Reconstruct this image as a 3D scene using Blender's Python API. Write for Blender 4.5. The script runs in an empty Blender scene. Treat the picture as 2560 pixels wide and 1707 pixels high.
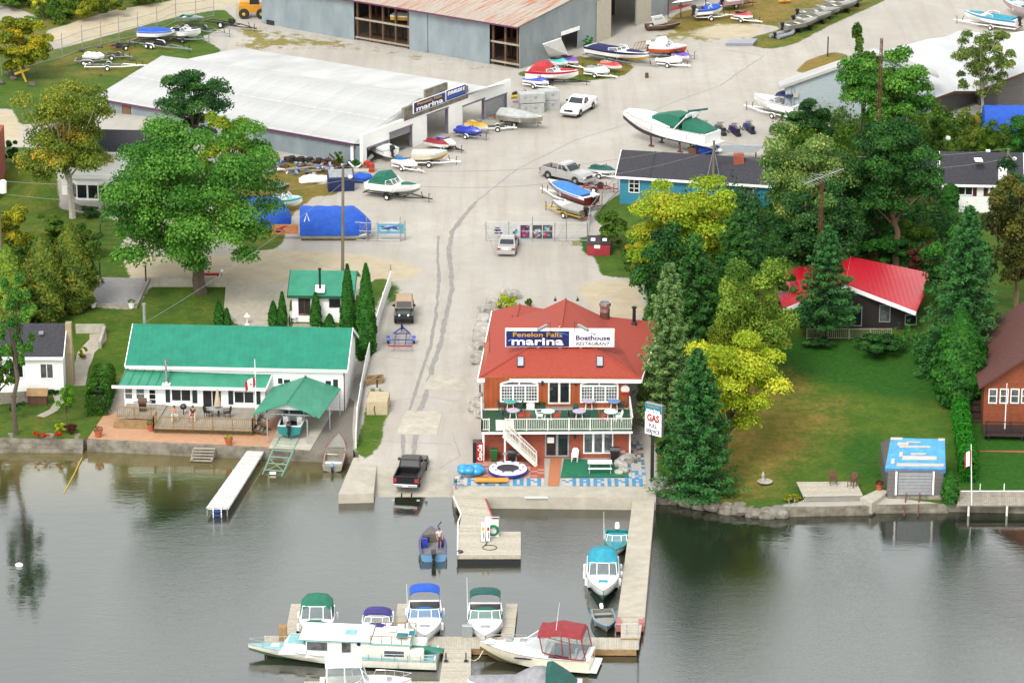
import bpy,bmesh,math,random
import numpy as np
from mathutils import Vector,Matrix,noise as mnoise
random.seed(7);RNG=np.random.default_rng(7)
sc=bpy.context.scene;COL=sc.collection
R=math.radians
# ---------------------------------------------------------------- camera
CAMH,PITCH,FPX=98.0,R(18.5),8527.0
cam=bpy.data.objects.new('camera',bpy.data.cameras.new('camera'));COL.objects.link(cam)
cam.location=(0,0,CAMH);cam.rotation_euler=(R(90)-PITCH,0,0)
cam.data.sensor_width=36;cam.data.lens=36*FPX/2560;cam.data.clip_end=6000;cam.data.clip_start=1
sc.camera=cam
# ---------------------------------------------------------------- sky, sun, exposure
SUN_EL,SUN_AZ=R(48),R(205)
w=bpy.data.worlds.new('World');sc.world=w;w.use_nodes=True
nt=w.node_tree;bg=nt.nodes['Background']
sky=nt.nodes.new('ShaderNodeTexSky');sky.sky_type='NISHITA';sky.sun_disc=False
sky.sun_elevation=SUN_EL;sky.sun_rotation=SUN_AZ
sky.air_density=3.0;sky.dust_density=1.2;sky.ozone_density=1.0;sky.altitude=200
hs=nt.nodes.new('ShaderNodeHueSaturation');hs.inputs['Saturation'].default_value=0.16
nt.links.new(sky.outputs[0],hs.inputs['Color']);nt.links.new(hs.outputs[0],bg.inputs[0])
bg.inputs[1].default_value=0.14
sun=bpy.data.objects.new('sun',bpy.data.lights.new('sun','SUN'));COL.objects.link(sun)
sun.data.energy=1.15;sun.data.angle=R(18);sun.data.color=(1,.95,.87)
sd=Vector((math.sin(SUN_AZ)*math.cos(SUN_EL),math.cos(SUN_AZ)*math.cos(SUN_EL),math.sin(SUN_EL)))
sun.rotation_euler=sd.to_track_quat('Z','Y').to_euler()
sc.view_settings.view_transform='Standard';sc.view_settings.look='None'
sc.view_settings.exposure=1.25;sc.view_settings.gamma=1;sc.view_settings.use_curve_mapping=False
sc.render.engine='CYCLES'
# ---------------------------------------------------------------- picture -> place
CP,SP=math.cos(PITCH),math.sin(PITCH)
def ray(px,py):
 u,v=px-1280,py-853.5
 return Vector((u,FPX*CP-v*SP,-FPX*SP-v*CP))
def P(px,py,z):
 d=ray(px,py);t=(z-CAMH)/d.z
 return Vector((d.x*t,d.y*t,z))
def proj(p):
 rx,ry,rz=p[0],p[1],p[2]-CAMH
 dep=ry*CP-rz*SP
 return 1280+FPX*rx/dep,853.5+FPX*(-ry*SP-rz*CP)/dep
def yy(py,z=0.):return P(1280,py,z).y
def sscale(p):return FPX/(p.y*CP-(p.z-CAMH)*SP)
def lerp(a,b,t):return a+(b-a)*t
def sstep(a,b,x):return np.clip((np.asarray(x,float)-a)/(b-a),0,1)**2*(3-2*np.clip((np.asarray(x,float)-a)/(b-a),0,1))
def prof(tab):
 t=sorted((yy(py,z),z)for py,z in tab)
 return[a for a,b in t],[b for a,b in t]
FAR=[(690,3.6),(500,3.9),(200,4.2),(0,4.5),(-400,6)]
PR_L=prof([(1300,.85),(1120,.9),(1000,.95),(930,1.25),(800,2.7),(720,3.4)]+FAR)
PR_D=prof([(1330,-1.5),(1252,-.12),(1150,.9),(1030,1.8),(850,2.9)]+FAR)
PR_B=prof([(1300,.9),(1130,.95),(1105,1.0),(980,2.6),(860,3.2)]+FAR)
PR_R=prof([(1320,.6),(1230,.8),(1150,1.3),(1000,2.6),(850,3.9),(740,4.3),(500,4.4),(200,4.6),(0,4.8),(-400,6)])
def T(x,y):
 x=np.asarray(x,float);y=np.asarray(y,float)
 l,d,b,r=(np.interp(y,*q)for q in(PR_L,PR_D,PR_B,PR_R))
 a=sstep(-13.4,-12.2,x);z=l*(1-a)+d*a
 a=sstep(-3.6,-2.6,x);z=z*(1-a)+b*a
 a=sstep(11.5,15.5,x);z=z*(1-a)+r*a
 m=(1-sstep(-37.5,-35.,x))*sstep(322,331,y)*(1-sstep(338,368,y))
 return z+2.3*m
def TT(x,y):return float(T(x,y))
def G(px,py,h=0.):
 d=ray(px,py);lo,hi=150/d.y,1500/d.y
 f=lambda t:CAMH+d.z*t-TT(d.x*t,d.y*t)-h
 n=60;a=lo
 for i in range(n):
  b=lo*(hi/lo)**((i+1)/n)
  if f(b)<0:break
  a=b
 for i in range(30):
  c=(a+b)/2
  if f(c)>0:a=c
  else:b=c
 return Vector((d.x*a,d.y*a,CAMH+d.z*a))
def zat(p,py):
 k=(853.5-py)/FPX;a=p.y
 # (-a SP - h CP) = -k (a CP - h SP)
 h=(k*a*CP-a*SP)/(CP+k*SP)
 return CAMH+h
 # ---------------------------------------------------------------- materials
def lin(c):c/=255.;return c/12.92 if c<=.04045 else((c+.055)/1.055)**2.4
def C(r,g,b,k=.52):return(lin(r)*k,lin(g)*k,lin(b)*k,1)
MATS={}
def mat(name,col,rough=.6,metal=0.,var=.15,scale=2.5,bump=0.,bscale=30.,spec=.5,alpha=1.,col2=None,stretch=(1,1,1),rnd=0.,coat=0.,thr=(.35,.7)):
 if name in MATS:return MATS[name]
 m=bpy.data.materials.new(name);m.use_nodes=True;n=m.node_tree;L=n.links.new
 b=n.nodes['Principled BSDF'];tc=n.nodes.new('ShaderNodeTexCoord')
 mp=n.nodes.new('ShaderNodeMapping');mp.inputs['Scale'].default_value=stretch;L(tc.outputs['Object'],mp.inputs[0])
 nz=n.nodes.new('ShaderNodeTexNoise');nz.inputs['Scale'].default_value=scale;nz.inputs['Detail'].default_value=6;nz.inputs['Roughness'].default_value=.65
 L(mp.outputs[0],nz.inputs['Vector'])
 cr=n.nodes.new('ShaderNodeValToRGB');e=cr.color_ramp.elements;e[0].position,e[1].position=thr
 c2=col2 or tuple(c*(1-var)for c in col[:3])+(1,)
 c1=col if col2 else tuple(min(1,c*(1+var*.4))for c in col[:3])+(1,)
 e[0].color,e[1].color=c2,c1
 L(nz.outputs['Fac'],cr.inputs[0]);out=cr.outputs[0]
 if rnd:
  oi=n.nodes.new('ShaderNodeObjectInfo');hv=n.nodes.new('ShaderNodeHueSaturation')
  mr=n.nodes.new('ShaderNodeMapRange');mr.inputs[3].default_value=1-rnd;mr.inputs[4].default_value=1+rnd
  L(oi.outputs['Random'],mr.inputs[0]);L(mr.outputs[0],hv.inputs['Value']);L(out,hv.inputs['Color']);out=hv.outputs[0]
 L(out,b.inputs['Base Color'])
 b.inputs['Roughness'].default_value=rough;b.inputs['Metallic'].default_value=metal
 b.inputs['Specular IOR Level'].default_value=spec;b.inputs['Alpha'].default_value=alpha;b.inputs['Coat Weight'].default_value=coat
 if bump:
  n2=n.nodes.new('ShaderNodeTexNoise');n2 .inputs['Scale'].default_value=bscale;n2 .inputs['Detail'].default_value=4
  L(mp.outputs[0],n2 .inputs['Vector']);bp=n.nodes.new('ShaderNodeBump');bp.inputs['Strength'].default_value=bump;bp.inputs['Distance'].default_value=.05
  L(n2 .outputs['Fac'],bp.inputs['Height']);L(bp.outputs[0],b.inputs['Normal'])
 MATS[name]=m;m['out']=''
 return m
def ribs(m,axis,freq,strength=.5,dist=.03,darken=0.,detail=0.):
 n=m.node_tree;L=n.links.new;b=n.nodes['Principled BSDF']
 tc=n.nodes.new('ShaderNodeTexCoord');wv=n.nodes.new('ShaderNodeTexWave');wv.wave_type='BANDS';wv.bands_direction=axis
 wv.wave_profile='SIN' if not detail else 'SAW';wv.inputs['Scale'].default_value=freq*.31416/2;wv.inputs['Distortion'].default_value=0
 L(tc.outputs['Object'],wv.inputs['Vector']);bp=n.nodes.new('ShaderNodeBump');bp.inputs['Strength'].default_value=strength;bp.inputs['Distance'].default_value=dist
 L(wv.outputs['Fac'],bp.inputs['Height']);L(bp.outputs[0],b.inputs['Normal'])
 if darken:
  pw=n.nodes.new('ShaderNodeMath');pw.operation='POWER';pw.inputs[1].default_value=4;L(wv.outputs['Fac'],pw.inputs[0])
  mx=n.nodes.new('ShaderNodeMix');mx.data_type='RGBA';mx.blend_type='MULTIPLY';ml=n.nodes.new('ShaderNodeMath');ml.operation='MULTIPLY';ml.inputs[1].default_value=darken
  L(pw.outputs[0],ml.inputs[0]);L(ml.outputs[0],mx.inputs[0]);src=b.inputs['Base Color'].links[0].from_socket
  L(src,mx.inputs[6]);mx.inputs[7].default_value=(.25,.25,.25,1);L(mx.outputs[2],b.inputs['Base Color'])
 return m
def paint(name,col,rough=.3,**k):return mat(name,col,rough,var=k.pop('var',.1),coat=k.pop('coat',.3),**k)
WHITE=(.80,.80,.78,1)
m_white=mat('white paint',WHITE,.45,var=.1,scale=1.2)
m_offw=mat('off white',(.62,.60,.54,1),.55,var=.18)
m_gel=mat('white gelcoat',(.74,.74,.73,1),.22,var=.07,scale=1.5,coat=.3)
m_cream=mat('cream gelcoat',(.62,.58,.44,1),.25,var=.08,coat=.3)
m_glass=mat('dark glass',(.012,.016,.02,1),.06,var=.5,scale=.7,spec=.7)
m_glass2=mat('curtained glass',(.10,.11,.115,1),.1,var=.6,scale=2.2,spec=.7)
m_clear=mat('clear plastic',(.30,.36,.38,1),.08,var=.2,alpha=.38,spec=.8)
m_black=mat('black plastic',(.012,.012,.013,1),.4,var=.3)
m_rubber=mat('tyre rubber',(.016,.016,.016,1),.8,var=.3,scale=8)
m_chrome=mat('bright metal',(.55,.55,.56,1),.3,.9,var=.12)
m_galv=mat('galvanised steel',(.34,.36,.37,1),.45,.55,var=.25,scale=6)
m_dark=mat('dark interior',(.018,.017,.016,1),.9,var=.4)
m_grey=mat('grey paint',(.24,.25,.26,1),.5,var=.2)
m_conc=mat('concrete',C(222,214,196),.85,var=.22,scale=1.2,bump=.15,bscale=18)
m_conc2=mat('weathered concrete',C(176,168,150),.9,col2=C(110,104,92),scale=1.1,bump=.3,bscale=12)
m_wood=mat('weathered wood',C(196,186,168),.8,var=.3,scale=3,stretch=(1,1,1),rnd=.10)
m_wood2=mat('cedar wood',C(186,150,100),.75,var=.3,scale=3,rnd=.12)
m_brownwood=mat('brown wood',C(120,84,58),.8,var=.35,scale=3)
m_rust=mat('rust steel',C(130,72,52),.85,var=.4,scale=4)
m_pole=mat('pole wood',C(150,138,118),.85,var=.35,scale=1.5,stretch=(3,3,.4))
m_red=mat('red paint',C(206,40,46),.4,var=.15)
m_blue=mat('blue paint',C(40,70,190),.4,var=.15)
m_yel=mat('yellow paint',C(240,200,40),.45,var=.15)
m_org=mat('orange plastic',C(250,160,10),.4,var=.15)
m_greenp=mat('green paint',C(20,100,70),.5,var=.2)
m_skin=mat('skin',C(214,160,128),.6,var=.08)
m_tan=mat('tan vinyl',C(214,178,140),.6,var=.12)
m_terra=mat('terracotta',C(214,110,70),.8,var=.15)
def canv(name,r,g,b):return mat('canvas '+name,C(r,g,b),.75,var=.26,scale=2.2,bump=.6,bscale=3.5)
# ---------------------------------------------------------------- mesh builder
class MB:
 def __init__(s):s.v=[];s.f=[];s.m=[];s.k=0;s.X=None
 def add(s,vs,fs):
  o=len(s.v)
  s.v+=[tuple(s.X@Vector(p))if s.X else tuple(p)for p in vs]
  s.f+=[tuple(i+o for i in f)for f in fs];s.m+=[s.k]*len(fs);return s
 def box(s,x0,x1,y0,y1,z0,z1):
  return s.add([(x0,y0,z0),(x1,y0,z0),(x1,y1,z0),(x0,y1,z0),(x0,y0,z1),(x1,y0,z1),(x1,y1,z1),(x0,y1,z1)],[(3,2,1,0),(4,5,6,7),(0,1,5,4),(1,2,6,5),(2,3,7,6),(3,0,4,7)])
 def cbox(s,c,sz):return s.box(c[0]-sz[0]/2,c[0]+sz[0]/2,c[1]-sz[1]/2,c[1]+sz[1]/2,c[2]-sz[2]/2,c[2]+sz[2]/2)
 def bevbox(s,x0,x1,y0,y1,z0,z1,e=.04):
  r=[(x0,y0,z0),(x1,y0,z0),(x1,y1,z0),(x0,y1,z0)];r1=[(p[0],p[1],z1-e)for p in r]
  r2=[(x0+e,y0+e,z1),(x1-e,y0+e,z1),(x1-e,y1-e,z1),(x0+e,y1-e,z1)]
  return s.loft([r,r1,r2],True,True)
 def poly(s,pts):return s.add(pts,[tuple(range(len(pts)))])
 def loft(s,rings,c0=False,c1=False,closed=True):
  n=len(rings[0]);vs=[p for r in rings for p in r];fs=[]
  for i in range(len(rings)-1):
   for j in range(n if closed else n-1):
    k=(j+1)%n;fs.append((i*n+j,i*n+k,(i+1)*n+k,(i+1)*n+j))
  if c0:fs.append(tuple(range(n-1,-1,-1)))
  if c1:o=(len(rings)-1)*n;fs.append(tuple(range(o,o+n)))
  return s.add(vs,fs)
 def prism(s,pts,z0,z1):return s.loft([[(p[0],p[1],z0)for p in pts],[(p[0],p[1],z1)for p in pts]],True,True)
 def side(s,pts,y0,y1):return s.loft([[(p[0],y0,p[1])for p in pts],[(p[0],y1,p[1])for p in pts]],True,True)
 def slab(s,pts,t):return s.loft([[(p[0],p[1],p[2]-t)for p in pts],[tuple(p)for p in pts]],True,True)
 def tube(s,pts,r,n=6,r1=None,cap=True):
  pts=[Vector(p)for p in pts];N=len(pts);rings=[]
  for i,p in enumerate(pts):
   d=(pts[min(i+1,N-1)]-pts[max(i-1,0)]).normalized()
   a=d.cross(Vector((0,0,1))if abs(d.z)<.9 else Vector((1,0,0))).normalized();b=d.cross(a)
   q=r if r1 is None else r+(r1-r)*i/max(1,N-1)
   rings.append([p+q*(math.cos(2*math.pi*j/n)*a+math.sin(2*math.pi*j/n)*b)for j in range(n)])
  return s.loft(rings,cap,cap)
 def beam(s,a,b,w,h):
  a,b=Vector(a),Vector(b);d=(b-a).normalized();x=d.cross(Vector((0,0,1))if abs(d.z)<.95 else Vector((1,0,0))).normalized();y=x.cross(d)
  q=lambda p:[p-x*w/2-y*h/2,p+x*w/2-y*h/2,p+x*w/2+y*h/2,p-x*w/2+y*h/2]
  return s.loft([q(a),q(b)],True,True)
 def lathe(s,prof,n=12,c=(0,0,0),axis='z'):
  rings=[]
  for r,z in prof:
   ring=[]
   for j in range(n):
    a=2*math.pi*j/n;u,v=r*math.cos(a),r*math.sin(a)
    ring.append((c[0]+u,c[1]+v,c[2]+z)if axis=='z' else(c[0]+v,c[1]+z,c[2]+u)if axis=='y' else(c[0]+z,c[1]+u,c[2]+v))
   rings.append(ring)
  return s.loft(rings,True,True)
 def ball(s,c,r,n=8,m=6):
  if not hasattr(r,'__len__'):r=(r,r,r)
  rings=[[(c[0]+r[0]*math.sin(t)*math.cos(2*math.pi*j/n),c[1]+r[1]*math.sin(t)*math.sin(2*math.pi*j/n),c[2]-r[2]*math.cos(t))for j in range(n)]for t in[math.pi*(i+.001)/(m+.002)for i in range(m+1)]]
  return s.loft(rings,True,True)
 def obj(s,name,mats,parent=None,smooth=False,loc=None,rz=0.,**props):
  me=bpy.data.meshes.new(name);me.from_pydata(s.v,[],s.f)
  for m in(mats if isinstance(mats,(list,tuple))else[mats]):me.materials.append(m)
  if any(s.m):me.polygons.foreach_set('material_index',s.m)
  if smooth:
   me.polygons.foreach_set('use_smooth',[True]*len(s.f))
   try:me.set_sharp_from_angle(angle=R(40))
   except Exception:pass
  me.update()
  return link(name,me,parent,loc,rz,**props)
def link(name,data,parent=None,loc=None,rz=0.,**props):
 o=bpy.data.objects.new(name,data);COL.objects.link(o)
 if parent is not None:o.parent=parent
 if loc is not None:o.location=loc
 if rz:o.rotation_euler[2]=rz
 for k,v in props.items():o[k]=v
 return o
LABELS={}
def tag(o,label=None,cat=None,group=None):
 if label:o['label']=label
 if cat:o['category']=cat
 if group:o['group']=group
 return o
def thing(name,label,cat,loc=(0,0,0),rz=0.,group=None):
 return tag(link(name,None,None,loc,rz),label,cat,group)
def dup(o,loc=None,rz=None,label=None,parent=None):
 c=o.copy();COL.objects.link(c)
 if parent is not None:c.parent=parent
 if loc is not None:c.location=loc
 if rz is not None:c.rotation_euler[2]=rz
 if label:c['label']=label
 for ch in list(o.children):dup(ch,parent=c)
 return c
def W(mb,root,name,mats,**k):
 L=root.location;mb.v=[(p[0]-L.x,p[1]-L.y,p[2]-L.z)for p in mb.v]
 return mb.obj(name,mats,root,**k)
def one(mb,name,mats,label,cat,group=None,loc=None,**k):
 if loc is None:
  a=np.array(mb.v);loc=Vector(((a[:,0].min()+a[:,0].max())/2,(a[:,1].min()+a[:,1].max())/2,a[:,2].min()))
 mb.v=[(p[0]-loc[0],p[1]-loc[1],p[2]-loc[2])for p in mb.v]
 return tag(mb.obj(name,mats,None,loc=loc,**k),label,cat,group)
def struct(mb,name,mats,**k):return mb.obj(name,mats,kind='structure',**k)
def text_mesh(body,size,offset=0.,shear=0.,extrude=.012,spacing=1.):
 c=bpy.data.curves.new('lettering','FONT');c.body=body;c.size=size;c.offset=offset;c.shear=shear;c.extrude=extrude;c.space_character=spacing
 c.align_x='CENTER';c.align_y='CENTER';c.resolution_u=3
 o=bpy.data.objects.new('lettering',c);COL.objects.link(o);dg=bpy.context.evaluated_depsgraph_get();dg.update()
 me=bpy.data.meshes.new_from_object(o.evaluated_get(dg));bpy.data.objects.remove(o);return me
def letters(body,parent,m,o,d,up,size,width=None,offset=0.,shear=0.,name='lettering',local=True):
 me=text_mesh(body,size,offset,shear);a=np.empty(len(me.vertices)*3);me.vertices.foreach_get('co',a);a=a.reshape(-1,3)
 cx,cy=(a[:,0].min()+a[:,0].max())/2,(a[:,1].min()+a[:,1].max())/2;wd=a[:,0].max()-a[:,0].min()
 sx=width/wd if width else 1.;d=Vector(d).normalized();up=Vector(up).normalized();n=d.cross(up)
 b=np.array(o)[None]+((a[:,0]-cx)*sx)[:,None]*np.array(d)+(a[:,1]-cy)[:,None]*np.array(up)+a[:,2:3]*np.array(n)
 me.vertices.foreach_set('co',b.ravel());me.materials.clear();me.materials.append(m);me.update()
 return link(name,me,parent)
class Wall:
 def __init__(s,a,b):
  s.a=Vector(a);d=Vector(b)-s.a;d.z=0;s.len=d.length;s.d=d.normalized();s.n=Vector((s.d.y,-s.d.x,0))
 def pt(s,u,z,o=0.):p=s.a+s.d*u+s.n*o;return Vector((p.x,p.y,z))
 def uz(s,px,py):
  r=ray(px,py);c=Vector((0,0,CAMH));t=(s.a-c).dot(s.n)/r.dot(s.n);q=c+r*t
  return(q-s.a).dot(s.d),q.z
 def hit(s,px,py,o=0.):u,z=s.uz(px,py);return s.pt(u,z,o)
 def box(s,mb,u0,u1,z0,z1,o0,o1):
  q=lambda z:[s.pt(u0,z,o0),s.pt(u1,z,o0),s.pt(u1,z,o1),s.pt(u0,z,o1)]
  return mb.loft([q(z0),q(z1)],True,True)
 def rect(s,x0,y0,x1,y1):
  xm,ym=(x0+x1)/2,(y0+y1)/2
  return s.uz(x0,ym)[0],s.uz(x1,ym)[0],s.uz(xm,y1)[1],s.uz(xm,y0)[1]
 def window(s,root,r,nx=1,ny=1,trim=m_white,glass=None,fw=.07,name='window',uz=False,bars=.03,lab=None):
  u0,u1,z0,z1=r if uz else s.rect(*r);f=MB()
  for q in((u0,u1,z1-fw,z1),(u0,u1,z0,z0+fw),(u0,u0+fw,z0+fw,z1-fw),(u1-fw,u1,z0+fw,z1-fw)):s.box(f,*q,.003,.07)
  for i in range(1,nx):u=lerp(u0,u1,i/nx);s.box(f,u-bars,u+bars,z0+fw,z1-fw,.006,.055)
  for i in range(1,ny):z=lerp(z0,z1,i/ny);s.box(f,u0+fw,u1-fw,z-bars*.8,z+bars*.8,.008,.05)
  fo=W(f,root,name,trim);p=MB();s.box(p,u0+fw,u1-fw,z0+fw,z1-fw,.004,.02)
  L=root.location;p.v=[(q[0]-L.x,q[1]-L.y,q[2]-L.z)for q in p.v];p.obj('pane',glass or m_glass,fo)
  if lab:fo['label']=lab
  return fo
 def panel(s,root,r,name,m,o0=.005,o1=.05,uz=False):
  mb=MB();u0,u1,z0,z1=r if uz else s.rect(*r);s.box(mb,u0,u1,z0,z1,o0,o1);return W(mb,root,name,m)
def tiles(root,name,m,p0,e1,e2,n,frac=.94,t=.04):
 p0,e1,e2=Vector(p0),Vector(e1),Vector(e2);st=e1/n;g=st*(1-frac)/2;nn=e1 .cross(e2).normalized()
 if nn.z<0:nn=-nn
 a=[g,st-g,st-g+e2,g+e2];mb=MB();mb.loft([[q-nn*t for q in a],a],True,True);first=None
 for i in range(n):
  loc=p0+st*i+nn*random.uniform(-.006,.006)-Vector(root.location)
  if first is None:first=mb.obj(name,m,root,loc=loc);o=first
  else:o=link(name,first.data,root,loc)
 return first
# ================================================================ ground, water, walls
def ground_material(water=False):
 m=bpy.data.materials.new('ground cover');m.use_nodes=True;n=m.node_tree;L=n.links.new;b=n.nodes['Principled BSDF']
 geo=n.nodes.new('ShaderNodeNewGeometry');at=n.nodes.new('ShaderNodeAttribute');at.attribute_name='zone'
 sx=n.nodes.new('ShaderNodeSeparateColor');L(at.outputs['Color'],sx.inputs[0])
 def nz(scale,det=6,rough=.65,st=None):
  q=n.nodes.new('ShaderNodeTexNoise');q.inputs['Scale'].default_value=scale;q.inputs['Detail'].default_value=det;q.inputs['Roughness'].default_value=rough
  if st:
   mp=n.nodes.new('ShaderNodeMapping');mp.inputs['Scale'].default_value=st;L(geo.outputs['Position'],mp.inputs[0]);L(mp.outputs[0],q.inputs['Vector'])
  else:L(geo.outputs['Position'],q.inputs['Vector'])
  return q.outputs['Fac']
 def ramp(f,a,b_,p0=.35,p1=.68):
  r=n.nodes.new('ShaderNodeValToRGB');e=r.color_ramp.elements;e[0].position,e[1].position=p0,p1;e[0].color,e[1].color=a,b_;L(f,r.inputs[0]);return r.outputs[0]
 def mix(f,a,b_,mode='MIX'):
  x=n.nodes.new('ShaderNodeMix');x.data_type='RGBA';x.blend_type=mode
  if isinstance(f,float):x.inputs[0].default_value=f
  else:L(f,x.inputs[0])
  for s,v in((6,a),(7,b_)):
   if isinstance(v,tuple):x.inputs[s].default_value=v
   else:L(v,x.inputs[s])
  return x.outputs[2]
 def math_(op,a,b_=0.,clamp=False):
  x=n.nodes.new('ShaderNodeMath');x.operation=op;x.use_clamp=clamp
  for s,v in((0,a),(1,b_)):
   if isinstance(v,(float,int)):x.inputs[s].default_value=v
   else:L(v,x.inputs[s])
  return x.outputs[0]
 def edge(w,nsc,amt,lo=.42,hi=.58):
  s=math_('ADD',w,math_('MULTIPLY',math_('SUBTRACT',nsc,.5),amt));q=n.nodes.new('ShaderNodeMapRange');q.interpolation_type='SMOOTHSTEP'
  q.inputs[1].default_value,q.inputs[2].default_value=lo,hi;L(s,q.inputs[0]);return q.outputs[0]
 big,mid,fine,grit=nz(.10,5),nz(.55,7,.7),nz(2.6,6,.75),nz(11,4,.8)
 patch=nz(.28,6,.7);mth_mix=math_('ADD',math_('MULTIPLY',fine,.6),math_('MULTIPLY',mid,.4))
 gravel=ramp(big,C(204,198,189),C(223,217,207));gravel=mix(ramp(mid,(0,0,0,1),(1,1,1,1),.45,.75),gravel,C(208,198,182))
 gravel=mix(math_('MULTIPLY',ramp(grit,(0,0,0,1),(1,1,1,1),.5,.75),.35),gravel,C(158,150,140))
 trk=nz(1.,4,.6,(.9,.045,1));gravel=mix(math_('MULTIPLY',ramp(trk,(0,0,0,1),(1,1,1,1),.46,.70),.40),gravel,C(184,174,160));stn=nz(.9,5,.8);gravel=mix(math_('MULTIPLY',ramp(stn,(0,0,0,1),(1,1,1,1),.60,.74),.45),gravel,C(164,154,140))
 weeds=mix(fine,C(130,128,62),C(176,160,96))
 gravel=mix(edge(math_('MULTIPLY',at.outputs['Alpha'],mid),fine,.35,.40,.50),gravel,weeds)
 dirt=mix(ramp(mid,(0,0,0,1),(1,1,1,1)),C(212,196,164),C(230,216,188));dirt=mix(math_('MULTIPLY',ramp(grit,(0,0,0,1),(1,1,1,1),.5,.8),.4),dirt,C(186,166,134))
 lush=mix(ramp(fine,(0,0,0,1),(1,1,1,1),.3,.7),C(72,104,30),C(106,130,44));lush=mix(ramp(mid,(0,0,0,1),(1,1,1,1),.4,.7),lush,C(44,98,28))
 lush=mix(math_('MULTIPLY',ramp(grit,(0,0,0,1),(1,1,1,1),.45,.7),.5),lush,C(128,142,60))
 lush=mix(edge(at.outputs['Alpha'],patch,.8,.2,.8),lush,mix(ramp(fine,(0,0,0,1),(1,1,1,1),.3,.7),C(36,86,24),C(66,116,36)))
 dry=mix(ramp(fine,(0,0,0,1),(1,1,1,1),.3,.7),C(146,120,58),C(176,146,80));dry=mix(ramp(mid,(0,0,0,1),(1,1,1,1),.45,.65),dry,C(128,120,48))
 grass=mix(edge(sx.outputs[2],math_('ADD',math_('MULTIPLY',patch,.7),math_('MULTIPLY',fine,.3)),1.7,.2,.85),lush,dry)
 col=mix(edge(sx.outputs[1],mth_mix,.7),gravel,dirt);col=mix(edge(sx.outputs[0],mth_mix,.8),col,grass)
 L(col,b.inputs['Base Color']);b.inputs['Roughness'].default_value=.95;b.inputs['Specular IOR Level'].default_value=.15
 bp=n.nodes.new('ShaderNodeBump');bp.inputs['Strength'].default_value=.6;bp.inputs['Distance'].default_value=.06;L(fine,bp.inputs['Height']);L(bp.outputs[0],b.inputs['Normal'])
 return m
m_ground=ground_material()
SHORE_PX=[(-700,1098),(0,1099),(216,1102),(219,1098),(883,1130),(884,1143),(925,1143),(1120,1143),(1140,1236),(1640,1240),(1700,1240),(1800,1258),(1900,1270),(1965,1268),(2183,1262),(2391,1258),(2560,1262),(3300,1262)]
SH=[P(x,y,.85)for x,y in SHORE_PX];SHX=[p.x for p in SH];SHY=[p.y+.35 for p in SH]
def shore(x):
 x=np.asarray(x,float);y=np.interp(x,SHX,SHY)
 return np.where((x>-12.1)&(x<-4.4),246.,y)
def inpoly(px,py,poly):
 r=np.zeros(px.shape,bool);n=len(poly);j=n-1
 for i in range(n):
  (xi,yi),(xj,yj)=poly[i],poly[j]
  if yi!=yj:r^=((yi>py)!=(yj>py))&(px<(xj-xi)*(py-yi)/(yj-yi)+xi)
  j=i
 return r
GRASS=[[(-200,-60),(450,-60),(440,2),(280,28),(122,78),(125,128),(420,47),(560,22),(595,55),(500,95),(560,128),(470,150),(300,225),(235,240),(240,300),(-200,330)],[(-200,330),(-10,275),(20,330),(140,420),(150,520),(130,560),(255,610),(285,620),(292,640),(235,640),(235,700),(-200,700)],[(378,712),(565,715),(578,730),(562,770),(585,812),(640,815),(700,825),(340,830),(335,785),(360,740)],[(-200,700),(205,700),(245,700),(205,765),(345,775),(335,830),(330,880),(300,960),(262,1040),(220,1105),(-200,1110)],[(985,700),(1003,706),(1004,740),(975,790),(965,850),(955,905),(938,950),(965,985),(975,1010),(962,1060),(955,1110),(922,1145),(880,1150),(905,1060),(930,940),(950,830)],[(700,820),(905,820),(975,700),(960,690),(930,700),(905,740),(720,745),(700,815)],[(1650,1232),(1640,1120),(1590,1000),(1620,700),(1500,690),(1480,600),(1550,560),(1520,500),(1560,480),(1930,470),(1965,330),(2000,320),(2700,300),(2700,1270),(2391,1262),(2200,1240),(2050,1240),(1900,1275)],[(1448,592),(1530,588),(1640,600),(1640,690),(1560,668),(1520,655),(1455,632)],[(1545,495),(1600,490),(1640,560),(1540,600),(1480,540),(1510,510)],[(650,400),(880,405),(915,440),(830,492),(790,488),(735,530),(690,640),(640,640),(560,500)],[(1660,60),(1700,30),(1840,0),(1990,-60),(2330,-60),(2200,8),(2080,62),(1985,112),(1925,124),(1860,112),(1880,92),(1960,70),(1890,60),(1800,60),(1700,85)],[(1985,180),(2020,150),(2080,130),(2120,135),(2110,170),(2000,185)],[(140,520),(240,540),(330,560),(300,640),(330,700),(100,720),(-100,720),(-100,560)],[(1400,178),(1450,130),(1460,145),(1590,165),(1560,190),(1500,200),(1440,205),(1290,190),(1300,176)],[(560,500),(700,500),(690,620),(640,640),(560,600)]]
DIRT=[[(118,130),(420,46),(645,0),(700,-60),(420,-60),(440,2),(280,28),(118,78)],[(236,640),(500,640),(700,622),(960,640),(1120,690),(980,706),(720,712),(560,712),(378,700),(236,694)],[(1420,700),(1600,690),(1620,850),(1500,800)],[(-200,270),(30,272),(60,330),(60,370),(-200,360)],[(-10,10),(55,25),(100,45),(60,62),(-10,50)],[(1690,85),(1800,60),(1880,60),(1960,70),(1870,96),(1740,100)]]
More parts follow.
